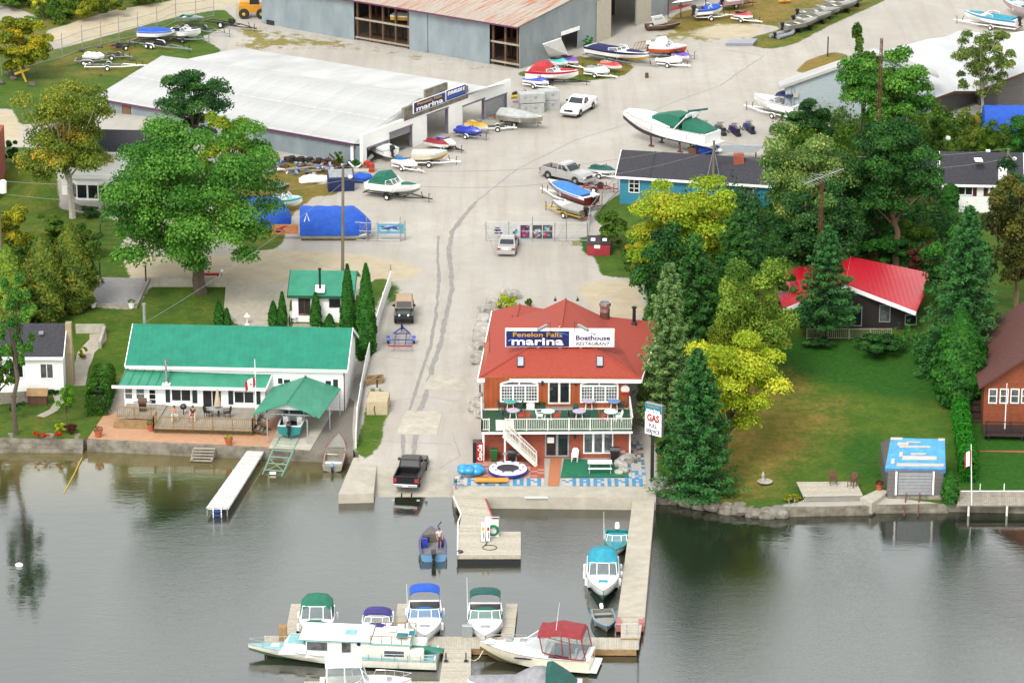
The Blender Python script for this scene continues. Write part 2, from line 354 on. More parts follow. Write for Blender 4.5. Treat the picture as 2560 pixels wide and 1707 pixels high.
DRY=[([(1640,900),(1900,880),(1980,950),(2110,985),(2150,1050),(2060,1130),(1980,1200),(1900,1270),(1640,1240)],.68),([(640,400),(920,400),(900,500),(640,640),(540,600)],.8),([(1640,-60),(2400,-60),(1850,130),(1500,190)],.75),([(-200,0),(500,-60),(440,200),(100,220),(-200,160)],.45),([(1940,220),(1960,130),(2160,90),(2170,240)],1.),([(900,650),(1020,650),(960,1150),(870,1150)],.35),([(1440,560),(1700,560),(1640,700)],.6),([(-200,700),(700,700),(700,830),(300,1110),(-200,1110)],.25),([(1290,100),(1600,100),(1600,210),(1290,210)],.6),([(-200,330),(300,330),(300,640),(-200,720)],.3)]
WEED=[[(640,60),(1300,170),(1300,200),(1100,170),(880,130),(640,130)],[(560,60),(660,60),(660,150),(560,150)],[(1190,760),(1225,740),(1195,1000),(1170,1000)],[(1140,1150),(1200,1100),(1220,1140),(1160,1180)],[(1600,60),(2000,0),(1900,110),(1620,120)],[(1880,840),(2330,840),(2400,980),(2300,1010),(2050,960),(1900,900)],[(2370,1040),(2620,1060),(2620,1240),(2380,1230)],[(2080,1080),(2230,1080),(2230,1245),(2120,1200)],[(1290,590),(1560,580),(1560,640),(1300,620)]]
def build_ground():
 xs=np.arange(-96,96.01,.5);nr=430;t=np.linspace(0,1,nr);far=470.
 X=np.repeat(xs[:,None],nr,1);s=shore(xs)[:,None];Y=np.maximum(s,245.9+(far-245.9)*(t[None]*.75+.25*t[None]**2));Z=T(X,Y)
 ry=Y;rz=Z-CAMH;dep=ry*CP-rz*SP;PX=1280+FPX*X/dep;PY=853.5+FPX*(-ry*SP-rz*CP)/dep
 zone=np.zeros(X.shape+(4,),np.float32)
 def soft(poly):
  a=np.zeros(X.shape,np.float32)
  for dx,dy in((0,0),(5,0),(-5,0),(0,3),(0,-3)):a+=inpoly(PX+dx,PY+dy,poly)
  return a/5
 for p in GRASS:zone[...,0]=np.maximum(zone[...,0],soft(p))
 for p in DIRT:zone[...,1]=np.maximum(zone[...,1],soft(p));zone[...,0]*=1-soft(p)*(PY<640)
 for p,v in DRY:zone[...,2]=np.maximum(zone[...,2],soft(p)*v)
 for p in WEED:zone[...,3]=np.maximum(zone[...,3],soft(p))
 def blur(a,r):
  for ax in(0,1):
   b=np.cumsum(np.pad(a,[(r+1,r)if k==ax else(0,0)for k in(0,1)],mode='edge'),ax,dtype=np.float64);a=(np.take(b,range(2*r+1,b.shape[ax]),ax)-np.take(b,range(0,b.shape[ax]-2*r-1),ax))/(2*r+1)
  return a
 for k,r in((0,1),(1,5),(2,8),(3,4)):zone[...,k]=blur(blur(zone[...,k],r),r)
 V=np.stack([X,Y,Z],-1).reshape(-1,3);Zn=zone.reshape(-1,4);nc=len(xs)
 i,j=np.meshgrid(np.arange(nc-1),np.arange(nr-1),indexing='ij');a=(i*nr+j).ravel();F=np.stack([a,a+nr,a+nr+1,a+1],1)
 fz=Zn[F].mean(1);kind=np.where(fz[:,0]>.5,1,np.where((fz[:,1]>.5),2,0))
 for k,nm in enumerate(('ground','lawn','dirt_road')):
  f=F[kind==k];u,inv=np.unique(f,return_inverse=True);me=bpy.data.meshes.new(nm);inv=inv.reshape(-1)
  me.vertices.add(len(u));me.vertices.foreach_set('co',V[u].astype(np.float32).ravel());me.loops.add(len(inv));me.loops.foreach_set('vertex_index',inv.astype(np.int32))
  me.polygons.add(len(f));me.polygons.foreach_set('loop_start',np.arange(len(f),dtype=np.int32)*4);me.update(calc_edges=True)
  me.polygons.foreach_set('use_smooth',np.ones(len(f),bool))
  ca=me.color_attributes.new('zone','FLOAT_COLOR','POINT');ca.data.foreach_set('color',Zn[u].ravel());me.materials.append(m_ground);link(nm,me,kind='structure')
 mb=MB();pts=[(-96,470),(-1500,470),(-1500,262),(-96,262)]
 for q in([(-1500,262),(-96.2,262),(-96.2,470),(-1500,470)],[(96.2,252),(1500,252),(1500,470),(96.2,470)],[(-1500,470),(1500,470),(1500,2500),(-1500,2500)]):
  mb.poly([(x,y,4.2 if y<480 else 6)for x,y in q])
 struct(mb,'terrain',mat('far field',C(110,128,70),.95,var=.4,scale=.05))
 sk=MB();ring=[[(x,float(shore(x))+.02,TT(x,float(shore(x)))-.02)for x in xs],[(x,float(shore(x))+.02,-2.5)for x in xs]];sk.loft(ring,closed=False);struct(sk,'bank',m_conc2)
build_ground()
def water():
 m=bpy.data.materials.new('lake water');m.use_nodes=True;n=m.node_tree;L=n.links.new;b=n.nodes['Principled BSDF']
 geo=n.nodes.new('ShaderNodeNewGeometry')
 def nz(st,scale,det=3,dist=0.):
  mp=n.nodes.new('ShaderNodeMapping');mp.inputs['Scale'].default_value=st;L(geo.outputs['Position'],mp.inputs[0])
  q=n.nodes.new('ShaderNodeTexNoise');q.inputs['Scale'].default_value=scale;q.inputs['Detail'].default_value=det;q.inputs['Distortion'].default_value=dist;L(mp.outputs[0],q.inputs['Vector']);return q.outputs['Fac']
 def mth(op,a,c):
  x=n.nodes.new('ShaderNodeMath');x.operation=op
  for s,v in((0,a),(1,c)):
   if isinstance(v,(int,float)):x.inputs[s].default_value=v
   else:L(v,x.inputs[s])
  return x.outputs[0]
 def rng(v,a,b_,c,d):
  q=n.nodes.new('ShaderNodeMapRange');q.interpolation_type='SMOOTHSTEP'
  for i,k in enumerate((a,b_,c,d)):q.inputs[i+1].default_value=k
  L(v,q.inputs[0]);return q.outputs[0]
 sp=n.nodes.new('ShaderNodeSeparateXYZ');L(geo.outputs['Position'],sp.inputs[0])
 wind=nz((1,.5,1),.035,3,1.)
 wf=mth('ADD',rng(wind,.45,.62,0.,.55),mth('MULTIPLY',rng(sp.outputs[0],4,16,0.,1.),rng(sp.outputs[1],246,232,0.,.75)))
 h1=nz((.55,1.25,1),.8,3,.3);h2=nz((.7,1.3,1),3.2,3,.4);h3=nz((.9,1.3,1),9,2)
 h=mth('ADD',mth('MULTIPLY',h1,.045),mth('MULTIPLY',mth('MULTIPLY',h2,.05),mth('ADD',mth('MULTIPLY',wf,.8),.30)))
 h=mth('ADD',h,mth('MULTIPLY',mth('MULTIPLY',h3,.08),mth('ADD',mth('MULTIPLY',wf,1.),.06)))
 bp=n.nodes.new('ShaderNodeBump');bp.inputs['Strength'].default_value=.23;bp.inputs['Distance'].default_value=1.;L(h,bp.inputs['Height']);L(bp.outputs[0],b.inputs['Normal'])
 mx=n.nodes.new('ShaderNodeMix');mx.data_type='RGBA';mx.inputs[6].default_value=(.012,.016,.010,1);mx.inputs[7].default_value=(.11,.088,.028,1)
 near=mth('MULTIPLY',rng(sp.outputs[1],248,263,0.,1.),rng(sp.outputs[0],-11,-17,.25,1.));L(mth('MULTIPLY',near,mth('ADD',nz((1,1,1),.35,5),.35)),mx.inputs[0]);L(mx.outputs[2],b.inputs['Base Color'])
 b.inputs['Roughness'].default_value=.05;b.inputs['IOR'].default_value=2.5;b.inputs['Specular IOR Level'].default_value=.5
 mb=MB();mb.poly([(-2500,-1500,0),(2500,-1500,0),(2500,275,0),(-2500,275,0)]);struct(mb,'water',m)
water()
# ---- walls along the water, slabs, ramp
def wallstrip(pts,back,z,zb=-1.2):
 f=[P(x,y,z)for x,y in pts];mb=MB();k=[p+Vector((0,back,0))for p in f]
 mb.loft([[(p.x,p.y,zb)for p in f+k[::-1]],[tuple(p)for p in f+k[::-1]]],True,True);return mb
def drape(pts4,nu,nv,lift,name,m,thick=.15):
 mb=MB();(a,b,c,d)=[Vector(p).to_3d()for p in pts4];g=[]
 for j in range(nv+1):
  for i in range(nu+1):
   p=(a.lerp(b,i/nu)).lerp(d.lerp(c,i/nu),j/nv);q=G(p.x,p.y);g.append((q.x,q.y,TT(q.x,q.y)+lift))
 n1=nu+1;fs=[(j*n1+i,j*n1+i+1,(j+1)*n1+i+1,(j+1)*n1+i)for j in range(nv)for i in range(nu)]
 o=len(g);bd=list(range(n1))+[j*n1+nu for j in range(1,nv+1)]+[nv*n1+i for i in range(nu-1,-1,-1)]+[j*n1 for j in range(nv-1,0,-1)]
 g2=g+[(g[i][0],g[i][1],g[i][2]-thick)for i in bd];nb=len(bd)
 fs+=[(bd[k],o+k,o+(k+1)%nb,bd[(k+1)%nb])for k in range(nb)]
 mb.add(g2,fs);return struct(mb,name,m)
m_ramp=mat('boat ramp concrete',C(222,214,196),.9,col2=C(196,188,172),scale=.8,bump=.2,bscale=14)
m_patio=mat('patio concrete',C(226,172,132),.85,var=.16,scale=2.5,bump=.1)
m_pad=mat('grey paving',C(176,172,172),.9,var=.2,scale=3,bump=.2)
m_path=mat('path concrete',C(214,204,184),.9,var=.18,scale=2)
lw=one(wallstrip([(217,1100),(883,1131)],.4,.98),'sea_wall',m_conc2,'long grey concrete wall holding the terracotta patio above the lake','wall')
gw=MB()
for k,(z0,z1,dy)in enumerate(((-1.2,.28,-.8),(.28,.62,-.35),(.62,.9,0))):
 xs=np.arange(-60,P(216,1102,.9).x-.05,.6);rg=[]
 for x in xs:
  y=float(np.interp(x,SHX,SHY))-.4+dy*(.8+.5*mnoise.noise((x*.7,k*3.,0)));dz=.09*mnoise.noise((x*.9,5.,k));rg.append([(x,y,z0),(x,y+.05,z1+dz),(x,y+1.6,z1+dz+.01),(x,y+1.6,z0)])
 gw.loft(rg,True,True)
one(gw,'garden_wall',m_conc2,'low weathered stepped stone wall along the water below the flower beds','wall')
pt=MB();pt.prism([P(x,y,.95)for x,y in((219,1097),(700,1119),(730,1060),(700,1040),(640,1060),(380,1055),(265,1030))],.5,.985);struct(pt,'patio',m_patio)
cs=MB();cs.prism([P(x,y,.95)for x,y in((672,1121),(776,1126),(856,990),(740,975))],.5,1.03);struct(cs,'carport_slab',m_conc)
gs=MB();gs.prism([P(x,y,.95)for x,y in((777,1126),(882,1130),(893,1010),(857,985))],.5,1.0);struct(gs,'gravel_strip',mat('dark gravel',C(156,148,136),.95,var=.4,scale=6,bump=.5))
pad=MB();pad.prism([P(x,y,.75)for x,y in((846,1236),(934,1234),(944,1145),(884,1144))],-1.3,.78);one(pad,'ramp_side_slab',m_ramp,'pale concrete block slab beside the boat ramp, left of the black pickup','slab')
drape([(938,1270),(1138,1262),(1120,1172),(944,1172)],8,8,.03,'boat_ramp',m_ramp)
drape([(990,1085),(1092,1087),(1106,1028),(1016,1027)],6,6,.025,'concrete_patch',m_conc)
drape([(1056,974),(1172,976),(1152,940),(1076,938)],5,5,.02,'concrete_patch',m_conc)
quay=MB();q0=[P(x,y,.98)for x,y in((1135,1238),(1204,1241),(1640,1246),(1638,1216),(1130,1214))];quay.prism(q0,-1.3,.99)
one(quay,'quay',m_ramp,'cream concrete quay along the front of the red roofed restaurant','quay')
drape([(206,763),(340,770),(372,697),(246,694)],4,6,.06,'parking_pad',m_pad)
drape([(565,707),(727,707),(722,812),(560,770)],5,5,.05,'concrete_drive',m_path)
drape([(562,770),(722,806),(722,815),(596,812)],5,2,.052,'concrete_drive',m_path)
drape([(292,633),(400,633),(400,600),(310,600)],4,4,.05,'driveway',m_path)
# tar seams and cracks
m_tar=mat('tar seam',C(174,168,161),.7,var=.2,scale=2);m_crack=mat('crack',C(180,174,166),.9,var=.3)
def ribbon(pts,w,name,m,lift=.008,wob=.3,step=.5):
 q=[G(x,y)for x,y in pts];L=[]
 for a,b in zip(q,q[1:]):
  k=max(1,int((b-a).length/step))
  for i in range(k):L.append(a.lerp(b,i/k))
 L.append(q[-1]);l,r=[],[]
 for i,p in enumerate(L):
  d=L[min(i+1,len(L)-1)]-L[max(i-1,0)];d.z=0;d.normalize();s=Vector((d.y,-d.x,0));ww=w*(1+wob*mnoise.noise((i*.45,w*9,1))*2)
  off=s*.12*mnoise.noise((i*.3,4,w*7))
  for side,o in((l,-1),(r,1)):v=p+off+s*ww*o/2;side.append((v.x,v.y,TT(v.x,v.y)+lift))
 mb=MB();mb.loft([l,r],closed=False);return struct(mb,name,m)
ribbon([(1190,505),(1160,540),(1130,580),(1122,630),(1128,680),(1130,720),(1122,760),(1112,800),(1104,850),(1080,920),(1062,1000),(1045,1030),(1040,1085),(1035,1130),(1020,1170)],.42,'tar_seam',m_tar)
ribbon([(1096,590),(1094,640),(1098,700),(1088,800),(1075,870),(1052,935),(1030,1010),(1000,1070),(1010,1110),(1005,1150)],.28,'tar_seam',m_tar)
ribbon([(1190,505),(1290,425),(1440,350),(1600,295),(1700,250),(1800,215),(1850,180),(1910,140),(1810,125)],.12,'tar_seam',m_tar,wob=.4)
for pts in([(1240,640),(1210,560)],[(960,890),(1060,905),(1080,935)],[(940,1010),(1060,990),(1150,1005)],[(700,660),(760,650),(900,690)],[(930,1100),(1000,1105),(1130,1110)],[(1170,790),(1206,795)],[(1130,1080),(1150,1140),(1100,1170)],[(1740,330),(1850,290)],[(1010,470),(1060,450)]):
 ribbon(pts,.05,'crack',m_crack,.006)
# ================================================================ buildings
m_redroof=mat('red shingles',C(196,78,58),.85,var=.24,scale=7,bump=.3,bscale=14)
m_greenroof=ribs(mat('green metal roof',C(34,160,128),.45,col2=C(24,138,110),scale=.9,spec=.4),'X',4.5,.5,.02)
m_greenroof2=ribs(mat('faded green metal roof',C(72,172,138),.5,col2=C(44,150,118),scale=.7),'X',4.5,.5,.02)
m_shing=mat('dark shingles',C(80,80,88),.9,col2=C(50,50,58),scale=7,bump=.4,bscale=12)
m_side=ribs(mat('white siding',(.80,.80,.79,1),.5,var=.05),'Z',6,.5,.03,.10,1)
m_blueside=ribs(mat('blue siding',C(72,164,200),.5,var=.1),'Z',6,.6,.03,.3,1)
m_greyside=ribs(mat('grey siding',C(134,130,128),.6,var=.15),'Z',6,.6,.03,.3,1)
m_orwood=ribs(mat('orange stained boards',C(204,102,42),.55,col2=C(172,78,30),scale=1.2,stretch=(1.5,1.5,.3)),'X',5,.5,.02,.35,1)
m_brick=bpy.data.materials.new('red brick')
def brickmat(m,c1,c2,mo,sc_=7.):
 m.use_nodes=True;n=m.node_tree;L=n.links.new;b=n.nodes['Principled BSDF'];tc=n.nodes.new('ShaderNodeTexCoord');mp=n.nodes.new('ShaderNodeMapping');mp.inputs['Rotation'].default_value=(R(90),0,0)
 L(tc.outputs['Object'],mp.inputs[0]);br=n.nodes.new('ShaderNodeTexBrick');br.inputs['Scale'].default_value=sc_/2.;br.inputs['Color1'].default_value=c1;br.inputs['Color2'].default_value=c2;br.inputs['Mortar'].default_value=mo
 br.inputs['Mortar Size'].default_value=.015;L(mp.outputs[0],br.inputs[0]);L(br.outputs[0],b.inputs['Base Color']);b.inputs['Roughness'].default_value=.9
brickmat(m_brick,C(200,92,64),C(172,74,54),C(186,146,124))
m_corr=ribs(mat('galvanised sheet',C(176,190,196),.5,col2=C(150,164,172),scale=.5,stretch=(1,1,.5),spec=.4),'X',9,.6,.03)
m_corrend=ribs(mat('galvanised end sheet',C(184,194,196),.5,col2=C(158,168,172),scale=.5,stretch=(1,1,.5),spec=.4),'Y',9,.6,.03)
m_whiteroof=mat('white coated roof',C(232,233,232),.6,col2=C(198,198,195),scale=.35,stretch=(.35,1.3,1),rnd=.035)
m_block=mat('white block wall',(.74,.735,.71,1),.7,var=.07,scale=.6)
m_fascia=m_white;m_beige=mat('beige panel',C(222,214,192),.7,var=.12)
m_fiel=mat('brown boards',C(70,48,44),.8,var=.3)
def rustroof():
 m=mat('rust streaked roof',C(206,196,180),.6,var=.2);n=m.node_tree;L=n.links.new;b=n.nodes['Principled BSDF']
 tc=n.nodes.new('ShaderNodeTexCoord');oi=n.nodes.new('ShaderNodeObjectInfo');ad=n.nodes.new('ShaderNodeVectorMath');ad.operation='MULTIPLY_ADD'
 cx=n.nodes.new('ShaderNodeCombineXYZ');L(oi.outputs['Random'],cx.inputs[0]);L(oi.outputs['Random'],cx.inputs[1]);L(cx.outputs[0],ad.inputs[0]);ad.inputs[1].default_value=(50,50,0);L(tc.outputs['Object'],ad.inputs[2])
 mp=n.nodes.new('ShaderNodeMapping');mp.inputs['Rotation'].default_value=(0,0,RUST_ROT);mp.inputs['Scale'].default_value=(1,1,1);L(ad.outputs[0],mp.inputs[0])
 m2=n.nodes.new('ShaderNodeMapping');m2 .inputs['Scale'].default_value=(3.2,.16,.16);L(mp.outputs[0],m2 .inputs[0])
 nz=n.nodes.new('ShaderNodeTexNoise');nz.inputs['Scale'].default_value=1.2;nz.inputs['Detail'].default_value=5;L(m2 .outputs[0],nz.inputs['Vector'])
 r=n.nodes.new('ShaderNodeValToRGB');e=r.color_ramp.elements;e[0].position,e[1].position=.50,.62;e[0].color=(0,0,0,1);e[1].color=(1,1,1,1);L(nz.outputs['Fac'],r.inputs[0])
 mx=n.nodes.new('ShaderNodeMix');mx.data_type='RGBA';L(r.outputs[0],mx.inputs[0]);L(b.inputs['Base Color'].links[0].from_socket,mx.inputs[6]);mx.inputs[7].default_value=C(206,104,54);L(mx.outputs[2],b.inputs['Base Color']);return m
def gable(root,eL,eR,rM,ze,zr,zg,ov=.45,roof=None,wall=None,trim=m_white,t=.14,ovx=.35,back=True,nsheet=0):
 """gabled house from the front eave line (picture, height ze) and one ridge point (height zr); returns the front wall"""
 a,b=P(*eL,ze),P(*eR,ze);d=(b-a);d.z=0;ln=d.length;d.normalize();n=Vector((-d.y,d.x,0));dep=(P(*rM,zr)-a).dot(n)
 r0,r1=a+n*dep,b+n*dep;r0 .z=r1 .z=zr;b0,b1=a+n*2*dep,b+n*2*dep
 up=Vector((0,0,.001))
 mb=MB();mb.slab([a,b,r1,r0],t);W(mb,root,'roof',roof)
 mb=MB();mb.slab([r0+up,r1+up,b1,b0],t);W(mb,root,'roof',roof)
 f=MB();f.beam(a-n*.03-Vector((0,0,.1)),b-n*.03-Vector((0,0,.1)),.06,.24)
 for p,q in((a,r0),(b,r1),(b0,r0),(b1,r1)):s=d*(-.04 if p in(a,b0)else.04);f.beam(p+s-Vector((0,0,.1)),q+s-Vector((0,0,.1)),.06,.22)
 W(f,root,'fascia',trim)
 wa,wb=a+d*ovx+n*ov,b-d*ovx+n*ov;wc,wd_=b-d*ovx+n*(2*dep-ov),a+d*ovx+n*(2*dep-ov);k=(zr-ze)/dep;zt=ze-t+k*ov-.01
 w_=MB();q=[wa,wb,wc,wd_];w_.loft([[(p.x,p.y,zg)for p in q],[(p.x,p.y,zt)for p in q]],True,True)
 for p,q2 in((wa,wd_),(wb,wc)):
  m=(p+q2)/2;i=d*(.1 if p is wa else-.1);w_.loft([[(p.x,p.y,zt),(q2 .x,q2 .y,zt),(m.x,m.y,zr-t-.02)],[(p.x+i.x,p.y+i.y,zt),(q2 .x+i.x,q2 .y+i.y,zt),(m.x+i.x,m.y+i.y,zr-t-.02)]],True,True)
 W(w_,root,'wall',wall)
 return Wall((wa.x,wa.y,zg),(wb.x,wb.y,zg)),dict(a=a,b=b,r0=r0,r1=r1,n=n,d=d,dep=dep)
def rail(root,pts,h,sp=.14,m=m_offw,name='railing',post=.09,bal=.035,posts=1.8):
 """top and bottom rail, posts and balusters along a line of world points (deck level)"""
 mb=MB();bb=MB();pp=MB();Z=lambda p,z:(p.x,p.y,p.z+z)
 for a,b in zip(pts,pts[1:]):
  mb.beam(Z(a,h),Z(b,h),.11,.05);bb.beam(Z(a,.12),Z(b,.12),.06,.05);L=(b-a).length;k=max(1,int(L/sp))
  for i in range(1,k):q=a.lerp(b,i/k);bb.beam(Z(q,.12),Z(q,h),bal,bal)
  k=max(1,round(L/posts))
  for i in range(k+1):q=a.lerp(b,i/k);pp.beam(Z(q,-.02),Z(q,h+.06),post,post)
 o=W(mb,root,name,m);L=root.location
 for x,nm in((bb,'balusters'),(pp,'post')):x.v=[(v[0]-L.x,v[1]-L.y,v[2]-L.z)for v in x.v];q=x.obj(nm,m,o);q['kind']='stuff'
 return o
 # ---- the red roofed restaurant -------------------------------------------------
def restaurant():
 zg,zd,ze=.98,3.7,6.25
 A,B=P(1212,1145,zg),P(1576,1143,zg);root=thing('restaurant','red roofed two storey waterfront restaurant with brick ground floor and white balcony','restaurant',(A+B)/2)
 lo=Wall(A,B);d,n=lo.d,-lo.n
 u2=P(1217,1021,zd);up=Wall(u2,u2+d);off=(u2-A).dot(n);ul=lo.len
 m=MB();lo.box(m,0,ul,zg-.5,zd-.45,-14,0);W(m,root,'brick_wall',m_brick)
 m=MB();lo.box(m,.05,ul-.05,zd,ze+.15,-13.5,-off);W(m,root,'upper_wall',m_orwood)
 f=1.0
 m=MB();lo.box(m,-.25,ul+.1,zd-.30,zd-.06,-off-.2,f);W(m,root,'balcony_beam',m_white)
 m=MB();lo.box(m,-.3,ul+.15,zd-.052,zd,-off,f+.06);W(m,root,'balcony_floor',m_greenp)
 m=MB();lo.box(m,-.1,ul,zd+.003,zd+.012,-off,-off+.4);W(m,root,'balcony_edging',m_offw)
 m=MB();lo.box(m,.9,2.4,zd+.003,zd+.014,f-2.6,f-.1);W(m,root,'stair_landing',m_offw)
 for u,o in((-.12,f-.25),(1.62,f-.25),(ul-.06,.02)):m=MB();lo.box(m,u-.07,u+.07,zg,zd-.3,o,o+.14);W(m,root,'balcony_post',m_white)
 pt=lambda u,o:lo.pt(u,zd,o)
 rail(root,[pt(1.65,f),pt(ul+.1,f)],1.0);rail(root,[pt(-.25,f),pt(.35,f)],1.0);rail(root,[pt(-.25,f),pt(-.25,-off+.1)],1.0);rail(root,[pt(ul+.1,f),pt(ul+.1,-off+.1)],1.0)
 # stairs down across the front
 s0,s1=lo.uz(1258,1062)[0],lo.uz(1340,1150)[0];st=MB();zt=zd-.05
 for o in(f+.12,f+1.0):st.beam(lo.pt(s0,zt,o),lo.pt(s1,zg+.05,o),.07,.3)
 sr=W(st,root,'staircase',m_offw);k=14
 for i in range(k):
  q=lo.pt(lerp(s0,s1,(i+.5)/k),lerp(zt,zg,(i+.5)/k),0);tb=MB();a=lo.pt(0,0,f+.13)-lo.pt(0,0,0);tb.add([tuple(q+a-d*.13),tuple(q+a+d*.13),tuple(q+a+d*.13-n*.85),tuple(q+a-d*.13-n*.85)],[(0,1,2,3)])
  tb.v+=[(v[0],v[1],v[2]-.05)for v in tb.v];tb.f+=[(4,5,6,7),(0,1,5,4),(1,2,6,5),(2,3,7,6),(3,0,4,7)];tb.m+=[0]*5
  tb.v=[(v[0]-root.location.x,v[1]-root.location.y,v[2]-root.location.z)for v in tb.v];tb.obj('tread',m_offw,sr)
 for o in(f+.1,f+1.02):
  h=MB();h.beam(lo.pt(s0,zt+1,o),lo.pt(s1,zg+1,o),.09,.07);h.beam(lo.pt(s0,zt+.16,o),lo.pt(s1,zg+.16,o),.06,.05)
  for i in range(23):t=i/22;z=lerp(zt,zg,t);h.beam(lo.pt(lerp(s0,s1,t),z+.16,o),lo.pt(lerp(s0,s1,t),z+1,o),.09 if i in(0,11,22)else.035,.09 if i in(0,11,22)else.035)
  W(h,root,'stair_railing',m_offw)
  # openings below
 w1=lo.window(root,(1458,1080,1533,1133),3,1,m_white,m_glass2,.1,bars=.09)
 dr=lo.window(root,(1362,1078,1423,1141),2,1,m_grey,m_glass,.13,'glass_door',bars=.1);dr['label']='grey framed double glass door on the ground floor'
 q=MB();lo.box(q,*lo.rect(1368,1092,1385,1106),.07,.09);W(q,root,'notice',m_white)
 q=MB();u,z=lo.uz(1437,1087);lo.box(q,u-.08,u+.08,z-.25,z+.2,.01,.2);W(q,root,'wall_lamp',m_black)
 # openings above
 for r in((1252,963,1344,1003),(1452,964,1544,1004)):
  u0,u1,z0,z1=up.rect(*r);fr=MB();fw=.13;zA=z1+.42;tb=[]
  for u in(u0,lerp(u0,u1,1/3),lerp(u0,u1,2/3),u1):up.box(fr,u-fw/2,u+fw/2,z0,z1,.005,.09)
  up.box(fr,u0-.06,u1+.06,z0-.06,z0+.06,.008,.1);up.box(fr,u0-.06,u1+.06,z1-.07,z1+.07,.008,.1);um=(u0+u1)/2;up.box(fr,um-.05,um+.05,z1+.07,zA,.006,.085)
  arc=[(lerp(u0,u1,i/12),z1+.15+.27*math.sin(math.pi*i/12)**.8)for i in range(13)]
  for(ua,za),(ub,zb)in zip(arc,arc[1:]):fr.beam(up.pt(ua,za,.05),up.pt(ub,zb,.05),.1,.1)
  for u in(u0,u1):up.box(fr,u-.06,u+.06,z1,z1+.16,.005,.09)
  for c in range(3):
   a,b=lerp(u0,u1,c/3)+fw/2,lerp(u0,u1,(c+1)/3)-fw/2
   for i in range(1,4):u=lerp(a,b,i/4);up.box(fr,u-.014,u+.014,z0,z1,.022,.05)
   for i in range(1,5):z=lerp(z0,z1,i/5);up.box(fr,a,b,z-.014,z+.014,.02,.048)
  fo=W(fr,root,'window',m_white);gl=MB();up.box(gl,u0,u1,z0,z1,.004,.02)
  gl.loft([[up.pt(u,z1,.012)for u,z in arc],[up.pt(u,z,.012)for u,z in arc]],closed=False);L=root.location;gl.v=[(v[0]-L.x,v[1]-L.y,v[2]-L.z)for v in gl.v];gl.obj('pane',m_glass2,fo)
 up.window(root,(1370,952,1426,1009),2,1,m_offw,m_glass,.12,'patio_door',bars=.09)
 for x in(1356,1439):
  q=MB();u,z=up.uz(x,955);up.box(q,u-.1,u+.1,z-.2,z+.16,.01,.2);W(q,root,'wall_lamp',m_black)
 q=MB();up.box(q,*up.rect(1364,1016,1440,1022),.02,.35);W(q,root,'door_step',m_galv)
 # roof
 p={k:P(*v)for k,v in dict(FL=(1196,946,ze),FR=(1603,949,ze),BL=(1231,777,ze),R0=(1404,817,8.65),R1=(1414,747,8.65),L0=(1292,792,7.3),L1=(1299,761,7.3),VB=(1359,772,6.95),K=(1502,789,7.15),BR=(1652,806,ze)).items()}
 rb=MB();ks=list(p);V_=[tuple(p[k])for k in ks];ix={k:i for i,k in enumerate(ks)}
 rb.add(V_,[tuple(ix[k]for k in f_)for f_ in(('FL','FR','R0'),('FL','R0','L0'),('FL','L0','L1','BL'),('L0','R0','VB'),('L0','VB','L1'),('R0','R1','VB'),('FR','K','R1','R0'),('FR','BR','K'))])
 n0=len(V_);rb.v+=[(v[0],v[1],v[2]-.16)for v in V_];bd=['FL','BL','L1','VB','R1','K','BR','FR']
 for a,b in zip(bd,bd[1:]+bd[:1]):rb.f.append((ix[a],ix[b],ix[b]+n0,ix[a]+n0));rb.m.append(0)
 W(rb,root,'roof',m_redroof)
 f_=MB();e=Vector((0,0,-.13))
 for a,b in(('FL','FR'),('FL','BL'),('FR','BR')):o=-n*.05 if b=='FR' else(-d*.05 if a=='FL' else d*.05);f_.beam(p[a]+o+e,p[b]+o+e,.09,.3)
 W(f_,root,'fascia',m_white)
 s_=MB();s_.poly([p['FL']+Vector((0,0,-.2)),p['FR']+Vector((0,0,-.2)),p['BR']+Vector((0,0,-.2)),p['BL']+Vector((0,0,-.2))]);W(s_,root,'soffit',m_white)
 c_=MB()
 for a,b in(('FL','R0'),('FR','R0'),('R0','R1'),('L0','L1')):c_.tube([p[a]+Vector((0,0,.02)),p[b]+Vector((0,0,.02))],.09,5)
 W(c_,root,'ridge_cap',m_redroof)
 g_=MB();c=P(1404,822,8.45);g_.add([tuple(c+d*-.85+Vector((0,0,-.32))),tuple(c+d*.85+Vector((0,0,-.32))),tuple(c+Vector((0,0,.28))),tuple(c+d*-.5+n*.8+Vector((0,0,-.1)))],[(0,1,2),(0,2,3),(1,3,2)]);W(g_,root,'gable_vent',m_white)
 g_=MB();c=P(1404,823.5,8.42)-n*.03;g_.add([tuple(c+d*-.4+Vector((0,0,-.2))),tuple(c+d*.4+Vector((0,0,-.2))),tuple(c+Vector((0,0,.05)))],[(0,1,2)]);W(g_,root,'vent_louver',m_dark)
 pn=(p['FR']-p['FL']).cross(p['R0']-p['FL']).normalized()
 def on(px,py):
  r=ray(px,py);c0=Vector((0,0,CAMH));return c0+r*((p['FL']-c0).dot(pn)/r.dot(pn))
 for x in(1293,1491):
  q=[on(x,919)+pn*.1,on(x+17,919)+pn*.1,on(x+17,892)+pn*.1,on(x,892)+pn*.1];k=MB();k.loft([[v-pn*.1 for v in q],q],False,True);fo=W(k,root,'skylight',m_black);g=MB();c=sum(q,Vector())/4
  g.poly([c+(v-c)*.82+pn*.02 for v in q]);L=root.location;g.v=[(v[0]-L.x,v[1]-L.y,v[2]-L.z)for v in g.v];g.obj('pane',mat('sky glass',(.32,.36,.4,1),.1,var=.2),fo)
